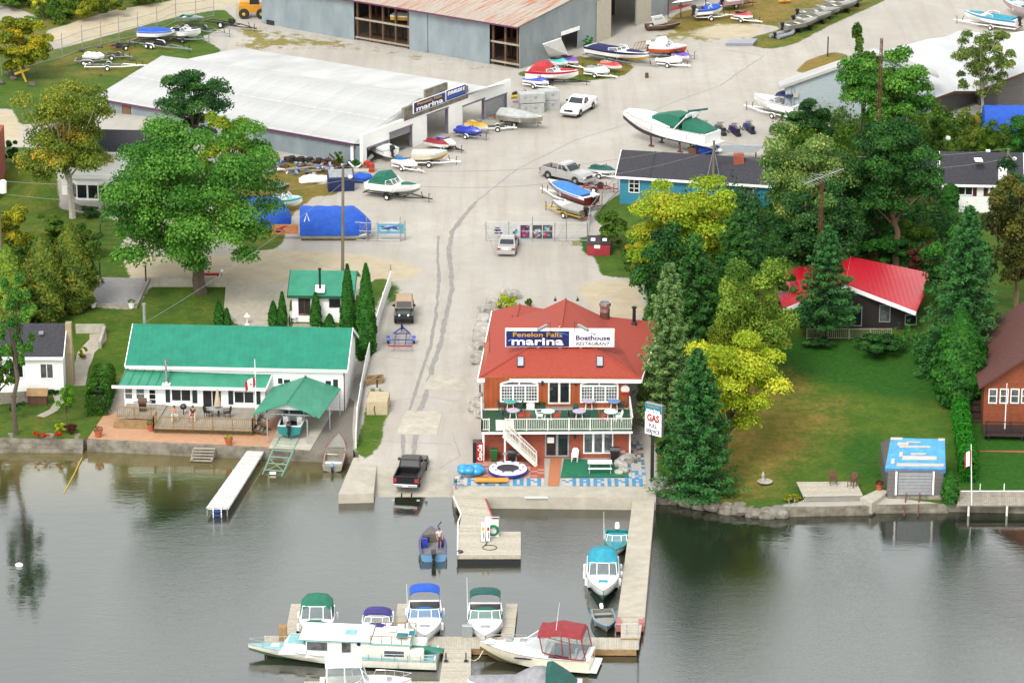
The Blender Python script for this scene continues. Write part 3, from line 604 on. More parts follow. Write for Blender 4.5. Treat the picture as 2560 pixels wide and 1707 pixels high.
 for x,y,r,m_,h in((1281,793,.05,m_black,.3),(1224,878,.03,m_brownwood,1.9)):q=MB();b=P(x,y+4,6.9 if x>1250 else 6.4);q.tube([b,b+Vector((0,0,h))],r);W(q,root,'vent_pipe',m_)
 for px,py in((1388,745),(1444,745)):q=MB();b=P(px,py+8,8.0);q.lathe([(.02,0),(.14,.05),(.12,.16),(.03,.3),(.02,.45)],8,b);W(q,root,'roof_vent',m_black)
 # kitchen hood and flue
 q=MB();b=P(1512,794,7.1);q.lathe([(.42,-.6),(.42,.55)],14,b);hb=W(q,root,'exhaust_hood',m_rust);q=MB();q.lathe([(.44,.55),(.42,.85),(.46,1.0),(.52,1.15),(.5,1.4),(.44,1.4),(.42,1.05)],14,b);L=root.location;q.v=[(v[0]-L.x,v[1]-L.y,v[2]-L.z)for v in q.v];q.obj('hood_shroud',m_chrome,hb)
 q=MB();b=P(1585,812,6.6);q.lathe([(.3,-.1),(.2,.2),(.15,.25),(.14,1.5),(.22,1.52),(.22,1.65)],10,b);W(q,root,'flue',m_black)
 # badge on the upper wall
 u,z=up.uz(1563,973);q=MB();q.lathe([(.36,0),(.36,.04)],16,up.pt(u,z+.02,.05),'y');o=W(q,root,'wall_badge',m_offw);q=MB();q.lathe([(.28,0),(.28,.03)],16,up.pt(u,z+.06,.0),'y');L=root.location
 q.v=[(v[0]-L.x,v[1]-L.y-.0,v[2]-L.z)for v in q.v];q.obj('emblem',mat('badge orange',C(220,110,50),.5),o);q=MB();up.box(q,u-.34,u+.34,z-.42,z-.2,.01,.08);q.v=[(v[0]-L.x,v[1]-L.y,v[2]-L.z)for v in q.v];q.obj('ribbon',m_red,o)
 # roof sign: two boards on a frame, with floodlights
 zs=on(1400,872).z+.1;sw=Wall(on(1262,871)-n*0.2,on(1537,871)-n*.2);h=1.5
 sg=thing('roof_sign','long roof sign with a blue marina board beside a white restaurant board','sign',sw.pt(sw.len/2,zs))
 us=[sw.uz(x,850)[0]for x in(1263,1425,1429,1536)];z0=sw.uz(1400,866)[1];z1=sw.uz(1400,828)[1]
 m=MB();sw.box(m,us[0],us[3],z0-.06,z1+.1,-.5,-.03);W(m,sg,'sign_case',m_white)
 m=MB();sw.box(m,us[0]+.08,us[1]-.08,z0,z1,-.03,.02);W(m,sg,'blue_board',mat('sign blue',C(16,48,150),.4,col2=C(8,24,78),scale=.8))
 m=MB();sw.box(m,us[2]+.08,us[3]-.06,z0,z1,-.03,.02);W(m,sg,'white_board',m_white)
 m=MB()
 for x in(1345,1400,1452):u=sw.uz(x,870)[0];sw.box(m,u-.12,u+.12,z0-.4,z0-.06,-.45,-.2)
 W(m,sg,'sign_foot',m_galv);L=sg.location;ctr=lambda ua,ub,z:sw.pt((ua+ub)/2,z,.03)-L;hh=z1-z0
 yl=mat('sign yellow',C(246,190,50),.4);nv=mat('sign navy',C(40,36,110),.4);wv=mat('sign swoosh',C(30,110,210),.4)
 letters('Fenelon Falls',sg,yl,ctr(us[0],us[1],z1-hh*.22),sw.d,(0,0,1),.55,(us[1]-us[0])*.76,.008)
 letters('marina',sg,m_white,ctr(us[0],us[1],z0+hh*.33)-lo.n*-.012,sw.d,(0,0,1),.9,(us[1]-us[0])*.80,.018)
 for ua,za,ub,zb in((.05,.33,.14,.45),(.83,.84,.97,.74)):q=MB();W_=us[1]-us[0];q.tube([sw.pt(us[0]+W_*lerp(ua,ub,t),z0+hh*(lerp(za,zb,t)+.05*math.sin(t*3.1)),.012)for t in(0,.25,.5,.75,1)],.1,6,.03);W(q,sg,'swoosh',wv)
 letters('The',sg,nv,ctr(us[2],us[3],z1-hh*.15),sw.d,(0,0,1),.36,(us[3]-us[2])*.12)
 letters('Boathouse',sg,nv,ctr(us[2],us[3],z0+hh*.58),sw.d,(0,0,1),.55,(us[3]-us[2])*.80,.014)
 letters('RESTAURANT',sg,nv,ctr(us[2],us[3],z0+hh*.2),sw.d,(0,0,1),.42,(us[3]-us[2])*.80,.004,.25)
 for(xa,ya,xb,yb)in((1345,825,1367,813),(1470,826,1446,812)):
  q=MB();z=z1+.65;a,b=P(xa,ya,z),P(xb,yb,z+.1);q.beam(a,b,.26,.16);o=W(q,sg,'floodlight',m_galv);q=MB();q.tube([(a+b)/2-L,((a+b)/2+(b-a)*.9+Vector((0,.2,0)))-L,Vector((b.x+(b-a).x*.4,b.y+.4,z1))-L],.025,5);q.obj('bracket',m_black,o)
 return lo,up,zd,off,f
RL,RU,RZD,ROFF,RF=restaurant()
# ---- cottage with the long green roof -------------------------------------------
def green_cottage():
 zg=1.0;root=thing('green_roof_cottage','white waterside cottage with long green metal roof and lower porch roof','house',P(480,1040,zg))
 w_,k=gable(root,(313,914),(868,925),(600,814),4.75,7.0,zg,.35,m_greenroof,m_side,ovx=.25)
 d,n=k['d'],k['n'];a,b=k['a'],k['b']
 # lower porch roof
 z0,z1=3.35,4.35;q=[P(297,963,z0),P(665,970,z0),P(684,925,z1),P(318,921,z1)];m=MB();m.slab(q,.12);W(m,root,'porch_roof',m_greenroof2)
 m=MB()
 for i in range(6):t=i/5*.31;m.tube([q[0].lerp(q[1],t)+Vector((0,0,.03)),q[3].lerp(q[2],t)+Vector((0,0,.03))],.035,4)
 W(m,root,'standing_seam',m_greenroof2);m=MB();m.beam(q[0]+Vector((-.6,-.04,-.12)),q[1]+Vector((0,-.04,-.12)),.1,.24);m.beam(q[1]+Vector((.04,0,-.1)),q[2]+Vector((.04,0,-.1)),.08,.25);W(m,root,'porch_fascia',m_white)
 A,B=q[0]+n*.5+d*.35,q[1]+n*.5-d*.15;pw=Wall((A.x,A.y,zg),(B.x,B.y,zg));m=MB();pw.box(m,0,pw.len,zg,z0-.02,-4.5,0);W(m,root,'porch_wall',m_side)
 e=MB();u=pw.len;e.loft([[pw.pt(u,z0-.02,0),pw.pt(u,z0-.02,-2.8),pw.pt(u,z1-.1,-2.8)],[pw.pt(u-.12,z0-.02,0),pw.pt(u-.12,z0-.02,-2.8),pw.pt(u-.12,z1-.1,-2.8)]],True,True);W(e,root,'porch_gable',m_side)
 for r in((311,968,333,998),(339,968,363,999)):pw.window(root,r,1,2,m_white,m_glass2,.08)
 pw.window(root,(371,971,392,1011),1,3,m_white,m_glass,.1,'door')
 for r in((428,972,478,1003),(585,977,636,1008)):pw.window(root,r,2,1,m_white,m_glass,.07)
 pw.window(root,(506,974,555,1024),2,1,m_white,m_glass,.07,'sliding_door')
 sh=mat('dark shutter',C(24,52,60),.6)
 for x0,x1,y0,y1 in((414,425,969,1005),(481,493,972,1007),(571,583,975,1010),(641,651,976,1010)):pw.panel(root,(x0,y0,x1,y1),'shutter',sh,.005,.05)
 for x0,x1,y0,y1 in((695,706,945,958),(833,845,948,984)):w_.panel(root,(x0,y0,x1,y1),'shutter',sh,.005,.05)
 w_.window(root,(708,946,728,985),1,1);w_.window(root,(812,949,830,985),1,1)
 q=MB();c=P(416,958,3.55);q.lathe([(.28,-.1),(.16,.12),(.11,.16),(.11,1.9),(.2,1.92),(.2,2.1)],10,c);W(q,root,'stove_pipe',m_chrome);q=MB();q.cbox((c.x,c.y,c.z-.06),(.7,.7,.12));W(q,root,'pipe_flashing',m_white)
 q=MB();dp=w_.pt(w_.len-.06,0,0);q.beam((dp.x,dp.y-.06,zg),(dp.x,dp.y-.06,4.5),.09,.09);W(q,root,'downpipe',m_brownwood)
 # decks in front
 z=1.5;dm=m_wood2;pts=[P(384,1068,z),P(631,1075,z)];dd=(pts[1]-pts[0]).normalized();nn=Vector((-dd.y,dd.x,0));dw=Wall((pts[0].x,pts[0].y,zg),(pts[1].x,pts[1].y,zg))
 dk=thing('wooden_deck','tan wooden deck with baluster railing and lattice skirt in front of the green roofed cottage','deck',dw.pt(dw.len/2,zg));back=(pw.a-dw.a).dot(-dw.n)-.02
 tiles(dk,'plank',m_wood,dw.pt(0,z,0),dw.pt(0,z,-back)-dw.pt(0,z,0),dw.d*dw.len,22,.95,.05)
 rail(dk,[Vector(dw.pt(0,z,-1.4)),Vector(dw.pt(0,z,0)),Vector(dw.pt(dw.len,z,0)),Vector(dw.pt(dw.len,z,-2.4))],.95,.16,dm)
 la=MB();dw.box(la,0,dw.len,zg,zg+.06,-.04,.02);dw.box(la,0,dw.len,z-.12,z-.04,-.04,.025);L_=dw.len;s=.13
 for i in range(int(L_/s)):
  for sg in(-1,1):u=i*s;la.beam(dw.pt(u if sg>0 else u+.35,zg+.03,-.02+sg*.012),dw.pt(min(L_,u+.35)if sg>0 else u,z-.1,-.02+sg*.012),.03,.012)
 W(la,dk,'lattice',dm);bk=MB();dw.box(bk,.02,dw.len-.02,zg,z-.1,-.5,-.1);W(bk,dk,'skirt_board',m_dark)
 p2=[P(294,1043,z+.1),P(396,1047,z+.1)];d2=Wall((p2[0].x,p2[0].y,zg),(p2[1].x,p2[1].y,zg));b2=(pw.a-d2 .a).dot(-d2 .n)-.02
 s2=thing('side_deck','small raised wooden deck with railing at the left end of the green roofed cottage','deck',d2 .pt(d2 .len/2,zg));tiles(s2,'plank',m_wood,d2 .pt(0,z+.1,0),d2 .pt(0,z,-b2)-d2 .pt(0,z,0),d2 .d*d2 .len,14,.95,.05)
 rail(s2,[Vector(d2 .pt(0,z+.1,0)),Vector(d2 .pt(d2 .len-.6,z+.1,0))],.95,.16,dm);st=MB()
 for i in range(3):d2 .box(st,-.2,d2 .len,zg+.16*i,zg+.16*(i+1),0,.9-.3*i)
 W(st,s2,'step',dm)
 t=thing('deck_steps','steep dark wooden steps at the right end of the cottage deck','steps',dw.pt(dw.len+.7,zg));rr=MB()
 for o in(-.2,-1.5):rr.beam(dw.pt(dw.len+.05,z,o),dw.pt(dw.len+1.3,zg,o),.06,.22);rr.beam(dw.pt(dw.len+.05,z+.9,o),dw.pt(dw.len+1.2,zg+.8,o),.06,.07)
 W(rr,t,'stringer',m_brownwood)
 for i in range(4):q=MB();u=dw.len+.2+.28*i;dw.box(q,u,u+.27,z-.16*(i+.6)-.04,z-.16*(i+.6),-1.5,-.2);W(q,t,'tread',m_wood)
 return pw,dw,z
GPW,GDW,GDZ=green_cottage()
def shed_green():
 z=TT(*P(770,800,2.7).xy);root=thing('green_roof_bunkie','small white cabin with faded green roof behind the cedars','cabin',P(790,800,z))
 w_,k=gable(root,(719,739),(885,741),(800,676),z+2.5,z+3.9,z-.3,.3,m_greenroof2,m_side,trim=m_greenp)
 w_.window(root,(823,747,851,768),2,1,m_black);w_.window(root,(746,745,776,787),2,1,m_brownwood,m_dark,.06,'door')
 q=MB();c=P(800,722,z+3.05);q.lathe([(.1,-.1),(.1,1.75),(.15,1.77),(.15,1.95)],8,c);W(q,root,'stove_pipe',m_black);q=MB();q.cbox((c.x,c.y,c.z),(.85,.9,.1));q.v=[(a,b,e+(b-c.y)*.4)for a,b,e in q.v];W(q,root,'pipe_flashing',m_white)
 m=MB();w_.box(m,.1,2.6,z-.3,z-.1,.02,1.8);W(m,root,'stoop',m_wood);return w_,z
BW,BZ=shed_green()
def carport():
 zg=1.03;H=dict(B0=(769,934,4.0),F0=(716,1008,4.0),BLf=(686,962,3.0),FLf=(631,1036,3.0),BRt=(853,969,3.0),FRt=(799,1044,3.0));p={k:P(*v)for k,v in H.items()}
 root=thing('boat_shelter','open boat shelter with a green gabled roof on steel posts','shelter',P(720,1060,zg));m=MB();m.slab([p['FLf'],p['F0'],p['B0'],p['BLf']],.08);W(m,root,'roof',m_greenroof2);m=MB();u=Vector((0,0,.002));m.slab([p['F0']+u,p['FRt']+u,p['BRt']+u,p['B0']+u],.08);W(m,root,'roof',m_greenroof2)
 m=MB();m.tube([p['F0']+Vector((0,0,.03)),p['B0']+Vector((0,0,.03))],.07,5);W(m,root,'ridge_cap',m_greenroof2)
 ax=(p['B0']-p['F0']);ax.z=0;ax.normalize();m=MB();f=lambda k,t:p['F0'].lerp(p[k],t)+ax*.5+Vector((0,0,-.12));m.loft([[f('FLf',.55),f('FRt',.55),f('F0',1)],[v+ax*.06 for v in(f('FLf',.55),f('FRt',.55),f('F0',1))]],True,True);W(m,root,'gable_panel',m_galv)
 q=MB();c=f('F0',1)+Vector((0,0,-.42))-ax*.04;q.cbox(c,(.3,.05,.26));W(q,root,'notice',m_white)
 for(x0,y0)in((669,1105),(769,1108),(724,1080),(825,1075),(760,1040),(850,1040)):
  b=P(x0,y0,zg);q=MB();q.beam(b,(b.x,b.y,3.05),.09,.09);W(q,root,'post',m_galv)
 q=MB()
 for k0,k1 in(('FLf','BLf'),('FRt','BRt')):q.beam(p[k0].lerp(p['F0'],.18)+Vector((0,0,-.12)),p[k1].lerp(p['B0'],.18)+Vector((0,0,-.12)),.1,.12)
 for t in(.08,.5,.9):
  a,b=p['FLf'].lerp(p['BLf'],t),p['FRt'].lerp(p['BRt'],t);q.beam(a+Vector((0,0,-.06)),b+Vector((0,0,-.06)),.06,.08)
 W(q,root,'frame',m_galv)
carport()
# ---- white roofed marina shed ----------------------------------------------------
def marina_shed():
 z=TT(*P(1000,380,4).xy);A,B=G(907,416),G(1277,274);A.z=B.z=z;fw=Wall(A,B);root=thing('marina_workshop','long white roofed marina workshop with a white garage fronted wall and blue signs','workshop',fw.pt(fw.len/2,z))
 zt=fw.uz(906,338)[1];zt2=fw.uz(1276,199)[1];ul=fw.len;top=lambda u:lerp(zt,zt2,u/ul)
 doors=[(917,972,372),(974,1031,334),(1068,1121,289),(1157,1212,267),(1213.5,1267,254)];m=MB();us=[];u_last=0
 for i,(x0,x1,yt)in enumerate(doors):
  u0=fw.uz(x0,400)[0];u1=fw.uz(x1,380)[0];zz=min(fw.uz(x0+2,yt)[1],z+3.1);us.append((u0,u1,zz))
 u_last=0
 for u0,u1,zz in us+[(ul,ul,0)]:
  if u0-u_last>.02:m.loft([[fw.pt(u,z-.5,o)for u,o in((u_last,0),(u0,0),(u0,-.35),(u_last,-.35))],[fw.pt(u,top(u),o)for u,o in((u_last,0),(u0,0),(u0,-.35),(u_last,-.35))]],True,True)
  if u1>u0:m.loft([[fw.pt(u,zz,o)for u,o in((u0,0),(u1,0),(u1,-.35),(u0,-.35))],[fw.pt(u,top(u),o)for u,o in((u0,0),(u1,0),(u1,-.35),(u0,-.35))]],True,True)
  u_last=u1
 W(m,root,'front_wall',m_block)
 for i,(u0,u1,zz)in enumerate(us):
  t=MB();fw.box(t,u0-.05,u1+.05,zz-.02,zz+.16,.003,.05);fw.box(t,u1-.1,u1,z,zz-.02,-.33,.02);fw.box(t,u0,u0+.05,z,zz-.02,-.33,.02);W(t,root,'door_frame',mat('mauve trim',C(150,140,160),.6))
  if i in(1,4):
   n_=10 if i==4 else 3
   for j in range(n_):s=MB();z0=zz-(j+1)*(zz-z)/10;fw.box(s,u0+.08,u1-.12,z0+.02,z0+(zz-z)/10-.01,-.2,-.14);W(s,root,'door_panel',m_galv)
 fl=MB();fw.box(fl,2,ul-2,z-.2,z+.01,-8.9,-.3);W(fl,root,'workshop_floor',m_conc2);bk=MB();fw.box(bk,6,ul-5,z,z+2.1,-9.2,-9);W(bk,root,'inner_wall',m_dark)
 # roof: near plane, far plane, second shed rise
 ze,zr,zv,zb=z+2.35,z+4.3,z+3.3,z+4.3
 eL,eR,rL,rR,vL,vR,bL,bR=P(233,244,ze),P(884,359,ze),P(405,140,zr),P(1040,252,zr),P(470,148,zv),P(1130,245,zv),P(602,120,zb),P(1222,218,zb)
 e1=eR-eL;up=rL-eL;tiles(root,'roof_sheet',m_whiteroof,eL,e1,up*.5,30,.997,.1);tiles(root,'roof_sheet',m_whiteroof,eL+up*.497+Vector((0,0,.03)),e1,up*.503,30,.997,.1)
 m=MB();m.slab([rL,eR+up,vR,vL],.1);W(m,root,'roof',m_whiteroof);m=MB();m.slab([vL+Vector((0,0,.01)),vR+Vector((0,0,.01)),bR,bL],.1);W(m,root,'roof',m_whiteroof)
 m=MB();m.add([eR-Vector((0,0,.05)),eR+up-Vector((0,0,.03)),vR-Vector((0,0,.03)),bR-Vector((0,0,.03)),fw.pt(ul,z+3,-.36),fw.pt(.0,z+2.3,-.36)],[(0,1,2,3,4,5)]);W(m,root,'roof_return',m_whiteroof)
 f=MB();f.beam(eL+Vector((0,-.05,-.12)),eR+Vector((0,-.05,-.12)),.06,.2);W(f,root,'eave_trim',mat('maroon trim',C(120,60,100),.6))
 d=e1 .normalized();n=Vector((-d.y,d.x,0));wl=Wall(eL+n*.3+d*.3,eR+n*.3-d*.3)
 for k,(a,b,mm)in enumerate(((0,.04,m_block),(.042,.10,m_corr),(.102,.135,mat('rusty sheet',C(150,110,80),.8,var=.3)),(.137,1.,m_corr))):m=MB();wl.box(m,wl.len*a,wl.len*b,z-1,ze-.1,-.3,0);W(m,root,'side_wall',mm)
 # left gable end
 m=MB();m.loft([[(eL.x+.3,eL.y+.3,z-1),(rL.x+.3,rL.y,z-1),(vL.x,vL.y,z-1),(bL.x,bL.y,z-1)],[(eL.x+.3,eL.y+.3,ze-.1),(rL.x+.3,rL.y,zr-.1),(vL.x,vL.y,zv-.1),(bL.x,bL.y,zb-.1)]],closed=False);W(m,root,'end_wall',m_block)
 q=MB();wl.box(q,wl.len-.25,wl.len+.1,z-.5,ze-.1,.02,.12);W(q,root,'corner_post',m_white)
 # return wall between the eave and the front wall, with a dark gap
 q=MB();a,b=wl.pt(wl.len,0,-.15),fw.pt(0,0,-.2);q.loft([[(a.x,a.y,z-.4),(b.x,b.y,z-.4)],[(a.x,a.y,ze-.3),(b.x,b.y,ze-.3)]],closed=False);W(q,root,'return_wall',m_corr)
 # signs on the parapet
 zs=lambda x,y:fw.uz(x,y)
 def board(name,label,x0,x1,yb0,yt0,m_):
  u0,u1=zs(x0,(yb0+yt0)/2)[0],zs(x1,240)[0];z0,z1=zs(x0,yb0)[1],zs(x0,yt0)[1];r=thing(name,label,'sign',fw.pt((u0+u1)/2,z0,.1));b=MB();fw.box(b,u0,u1,z0,z1,.05,.16);W(b,r,'board',m_white)
  b=MB();fw.box(b,u0+.06,u1-.06,z0+.06,z1-.06,.162,.18);W(b,r,'face',m_);return r,u0,u1,z0,z1
 bl=MATS['sign blue'];r,u0,u1,z0,z1=board('parapet_sign','blue and yellow marina name sign on the white workshop parapet',1031,1110,285,257,bl);h=z1-z0;L=r.location;W_=u1-u0
 letters('Fenelon Falls',r,MATS['sign yellow'],fw.pt((u0+u1)/2,z1-h*.24,.19)-L,fw.d,(0,0,1),.4,W_*.78,.012);letters('marina',r,m_white,fw.pt((u0+u1)/2,z0+h*.34,.2)-L,fw.d,(0,0,1),.75,W_*.84,.016)
 q=MB();q.tube([fw.pt(u0+W_*t,z1-h*(.1+.1*(1-t)),.182)for t in(.7,.85,.97)],.07,5,.02);W(q,r,'swoosh',MATS['sign swoosh'])
 r,u0,u1,z0,z1=board('engine_sign','royal blue outboard motor brand sign on the white workshop parapet',1112,1162,254,227,mat('royal blue',C(28,44,168),.4));h=z1-z0;L=r.location
 letters('EVINRUDE E',r,m_white,fw.pt((u0+u1)/2,z0+h*.66,.19)-L,fw.d,(0,0,1),.5,(u1-u0)*.86,.02,.2);q=MB();fw.box(q,u0+.1,u1-.1,z0+h*.2,z0+h*.38,.182,.19);W(q,r,'stripe',MATS['sign swoosh'])
 m=MB();a,b=zs(1010,290)[0],zs(1170,235)[0];fw.box(m,a,b,top(a)-.2,zs(1031,264)[1],-.3,.03);W(m,root,'sign_backing',m_conc2);m=MB();fw.box(m,zs(1065,240)[0],zs(1120,215)[0],zs(1031,264)[1],zs(1065,226)[1],-.3,-.05);W(m,root,'sign_backing',m_conc2)
 return fw,z
MW,MZ=marina_shed()
# ---- big rusty storage barn -------------------------------------------------------
def barn():
 global RUST_ROT
 C0,A,B=G(1298,173),G(655,62),G(1668,48);z=C0 .z;A=P(655,62,z);B=P(1668,48,z);fw=Wall((A.x,A.y,z),(C0 .x,C0 .y,z));ew=Wall((C0 .x,C0 .y,z),(B.x,B.y,z));root=thing('storage_barn','huge grey sheet metal storage barn with a rust streaked roof','barn',C0)
 ze=zat(C0,67);up=Vector(ew.d);sl=(ew.uz(1430,0)[1]-ze)/ew.uz(1430,0)[0];run=ew.len*.72;e2=Vector((up.x*run,up.y*run,sl*run));e1=fw.d*(fw.len+.5);RUST_ROT=-math.atan2(-up.x,up.y)
 p0=Vector(fw.pt(-.2,ze+.12,.35));mr=rustroof();tiles(root,'roof_sheet',mr,p0+up*-.4,e1,e2,42,.985,.05)
 q=p0+e2-up*.4;m=MB();m.slab([q,q+e1,q+e1+Vector((up.x*run,up.y*run,-sl*run)),q+Vector((up.x*run,up.y*run,-sl*run))],.06);W(m,root,'roof',mr)
 m=MB();m.beam(p0+Vector((0,-.1,-.1))-up*.4,p0+e1+Vector((0,-.1,-.1))-up*.4,.06,.16);W(m,root,'eave_trim',MATS['maroon trim'])
 X=lambda x:fw.uz(x,0)[0]
 us=[fw.uz(x,y)[0]for x,y in((655,30),(716,40),(808,50),(888,60),(1025,75),(1071,90),(1174,110),(1227,120),(1298,140))]
 for i,o in((0,0),(1,.06),(2,.14),(4,.10),(5,.02),(6,.16)):m=MB();fw.box(m,us[i]+.02,us[i+1]-.02,z+(.0 if o else-.3),ze+.02,o,o+.07);W(m,root,'wall_sheet',m_corr)
 m=MB();fw.box(m,*fw.rect(668,51,687,66),.12,.16);W(m,root,'low_opening',m_dark)
 # inside: dark back wall, floor, racks
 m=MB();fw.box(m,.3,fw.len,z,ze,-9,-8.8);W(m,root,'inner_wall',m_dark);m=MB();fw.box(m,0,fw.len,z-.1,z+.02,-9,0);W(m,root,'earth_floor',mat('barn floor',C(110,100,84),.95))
 for a,b in((us[3],us[4]),(us[7],us[8])):
  n_=5 if b-a>5 else 3
  for j in range(n_):u=lerp(a+.25,b-.3,j/(n_-1));q=MB();fw.box(q,u-.12,u+.12,z,ze,-.3,-.08);W(q,root,'post',m_brownwood);q=MB();u=min(u+.5,fw.len-.4);fw.box(q,u-.09,u+.09,z,ze,-3.2,-3.);W(q,root,'post',m_brownwood)
  for zz in(z+.35,z+2.6):q=MB();fw.box(q,a,b,zz,zz+.22,-.08,.02);W(q,root,'rack_beam',m_wood);q=MB();fw.box(q,a,b,zz-.05,zz,-3.2,-.35);W(q,root,'rack_shelf',m_brownwood)
  # end wall with big door and low door
 ez=lambda u:ze+sl*u
 def piece(x0,x1,o=0.,zb=None,mm=m_corrend,nm='wall_sheet',zt=None):
  u0,u1=(ew.uz(x,90)[0]for x in(x0,x1));m=MB();b=z-.3 if zb is None else zb;m.loft([[ew.pt(u,b,k)for u,k in((u0,o),(u1,o),(u1,o+.08),(u0,o+.08))],[ew.pt(u,zt if zt else ez(u)-.03,k)for u,k in((u0,o),(u1,o),(u1,o+.08),(u0,o+.08))]],True,True);return W(m,root,nm,mm)
 piece(1298,1403);piece(1443,1488);piece(1488,1526);piece(1587,1625);piece(1625,1668);piece(1403,1443,zb=z+2.4);piece(1526,1587,zb=z+5.2)
 piece(1489,1524,.12,z+.1,m_beige,'sliding_door',z+5.0);piece(1588,1624,.12,z+.1,m_beige,'sliding_door',z+5.0);piece(1401,1446,.1,z+2.3,m_white,'door_header',z+2.75)
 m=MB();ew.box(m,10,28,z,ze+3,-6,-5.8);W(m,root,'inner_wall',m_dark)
 q=MB();u,_=ew.uz(1536,60)
 for k in range(2):q.tube([ew.pt(u+k*.9,z,-2),ew.pt(u+1.2+k*.5,z+3.4,-2)],.04,5)
 for k in range(6):t=(k+.5)/6;q.tube([ew.pt(u+1.2*t,z+3.4*t,-2),ew.pt(u+.9+.8*t,z+3.4*t,-2)],.04,4)
 one(q,'ladder',m_galv,'aluminium step ladder standing inside the big barn doorway','ladder')
 return fw,ew,z,us
BFW,BEW,BNZ,BUS=barn()
def right_buildings():
 z=4.6;root=thing('pale_blue_workshop','pale blue grey workshop wall under a white low roof, behind the tall maple','workshop',P(2010,300,z));A,B=P(1962,300,z),P(2330,300,z);w_=Wall(A,B);zt=w_.uz(1962,214)[1];um,zm=w_.uz(2140,152);sl=(zm-zt)/um;um=9.5
 ps=ribs(mat('pale siding',C(206,220,226),.5,var=.08),'Z',6,.4,.03,.1,1);pr=[(0,z-.5),(w_.len,z-.5),(w_.len,zt),(um,zt+sl*um),(0,zt)];m=MB();m.loft([[w_.pt(u,a,0)for u,a in pr],[w_.pt(u,a,-1.6)for u,a in pr]],True,True);W(m,root,'wall',ps)
 for ua,ub in((-.7,um),(um,w_.len+.5)):h_=lambda u:zt+.18+sl*(um-abs(u-um))+(0 if ua<0 else.002);m=MB();m.slab([w_.pt(ua,h_(ua),.35),w_.pt(ub,h_(ub),.35),w_.pt(ub,h_(ub),-1.9),w_.pt(ua,h_(ua),-1.9)],.32);W(m,root,'roof',m_whiteroof)
 w_.panel(root,(1983,232,1995,242),'air_conditioner',m_beige,.02,.35);q=MB();w_.box(q,.6,.68,z,zt-.1,.02,.1);w_.box(q,.9,.97,z,zt-.1,.02,.1);W(q,root,'conduit',m_galv)
 root=thing('white_arched_sheds','two joined sheds under a big white curved roof at the right edge','shed',P(2440,300,z));near=[(2250,275,6.6),(2318,252,6.9),(2386,228,7.1),(2440,228,6.2),(2498,205,8.6),(2560,181,9.3),(2700,130,9.6)]
 far=[(2150,150,8.0),(2236,121,8.5),(2320,98,8.6),(2365,92,7.4),(2398,77,9.2),(2500,86,9.6),(2700,60,9.6)];N_=5;g=[]
 for k in range(N_):t=k/(N_-1);g.append([P(*a).lerp(P(*b),t)+Vector((0,0,.9*math.sin(t*math.pi)))for a,b in zip(near,far)])
 m=MB();m.loft(g,closed=False);m.loft([[v-Vector((0,0,.3))for v in g[0]],g[0]],closed=False);m.loft([g[-1],[v-Vector((0,0,5))for v in g[-1]]],closed=False);W(m,root,'roof',mat('white metal roof',C(238,240,240),.45,col2=C(214,216,218),scale=.15)).data.shade_smooth()
 m=MB();wl=[(2330,252,6.6),(2386,231,6.6),(2440,231,5.9),(2498,208,8.2),(2560,184,8.9),(2700,134,9.2)];q=[P(*v)+Vector((0,.5,0))for v in wl];m.loft([[(v.x,v.y,z-.6)for v in q],[tuple(v)for v in q]],closed=False);W(m,root,'wall',m_greyside)
 f=MB()
 for a,b in zip(near,near[1:]):f.beam(P(*a)-Vector((0,.03,.15)),P(*b)-Vector((0,.03,.15)),.08,.28)
 W(f,root,'fascia',m_brownwood)
 # blue bungalow behind the yellow tree
 z=TT(*P(1640,500,4.2).xy)-.2;root=thing('blue_bungalow','blue sided bungalow with a long dark shingle roof behind the lime yellow tree','house',P(1720,500,z));w_,k=gable(root,(1539,441),(1930,465),(1715,384),z+2.7,z+4.6,z-.4,.4,m_shing,m_blueside)
 w_.window(root,(1572,448,1599,482),2,3);w_.window(root,(1839,466,1856,500),1,1,m_blueside,m_glass2);w_.window(root,(1860,468,1884,500),1,1,m_white,m_glass2);w_.window(root,(1886,470,1894,500),1,1,MATS['blue siding'],m_glass2)
 q=MB();c=P(1847,398,z+4.5);q.cbox((c.x,c.y,c.z-.1),(1.0,.7,1.3));W(q,root,'chimney',m_brick);q=MB();u=.5;a=k['r0'].lerp(k['a'],0)+k['d']*3.4;b=k['a']+k['d']*3.4;q.tube([a+Vector((0,0,.02)),b+Vector((0,0,.02))],.06,4);W(q,root,'roof_seam',m_shing)
 # dark roofed white house, right
 z=TT(*P(2440,540,4.3).xy);root=thing('white_bungalow','white bungalow with dark shingle roof and maroon shutters at the right edge','house',P(2440,530,z));w_,k=gable(root,(2351,461),(2560,465),(2440,380),z+2.9,z+5.4,z-.4,.4,m_shing,m_side)
 sh=mat('maroon shutter',C(92,24,40),.6);w_.window(root,(2394,464,2432,488),2,1);w_.panel(root,(2432,464,2442,490),'shutter',sh);w_.window(root,(2473,467,2500,508),1,2);w_.panel(root,(2459,464,2470,490),'shutter',sh)
 q=MB();c=P(2446,400,z+5.1);q.cbox(c,(.75,1.1,.12));W(q,root,'skylight',m_white);q=MB();c=P(2470,379,z+5.3);q.cbox(c,(.4,.4,.3));W(q,root,'roof_vent',m_white)
 root=thing('brown_annex','low dark roofed brown annex left of the white bungalow, half hidden by trees','house',P(2290,500,z));gable(root,(2200,450),(2346,452),(2290,384),z+2.6,z+4.4,z-.4,.4,m_shing,m_brownwood)
 # red roofed chalet
 z=4.0;root=thing('red_roof_chalet','dark timber chalet with a low bright red gable roof behind a spruce','house',P(2120,830,z));zr,ze=z+3.9,z+2.3
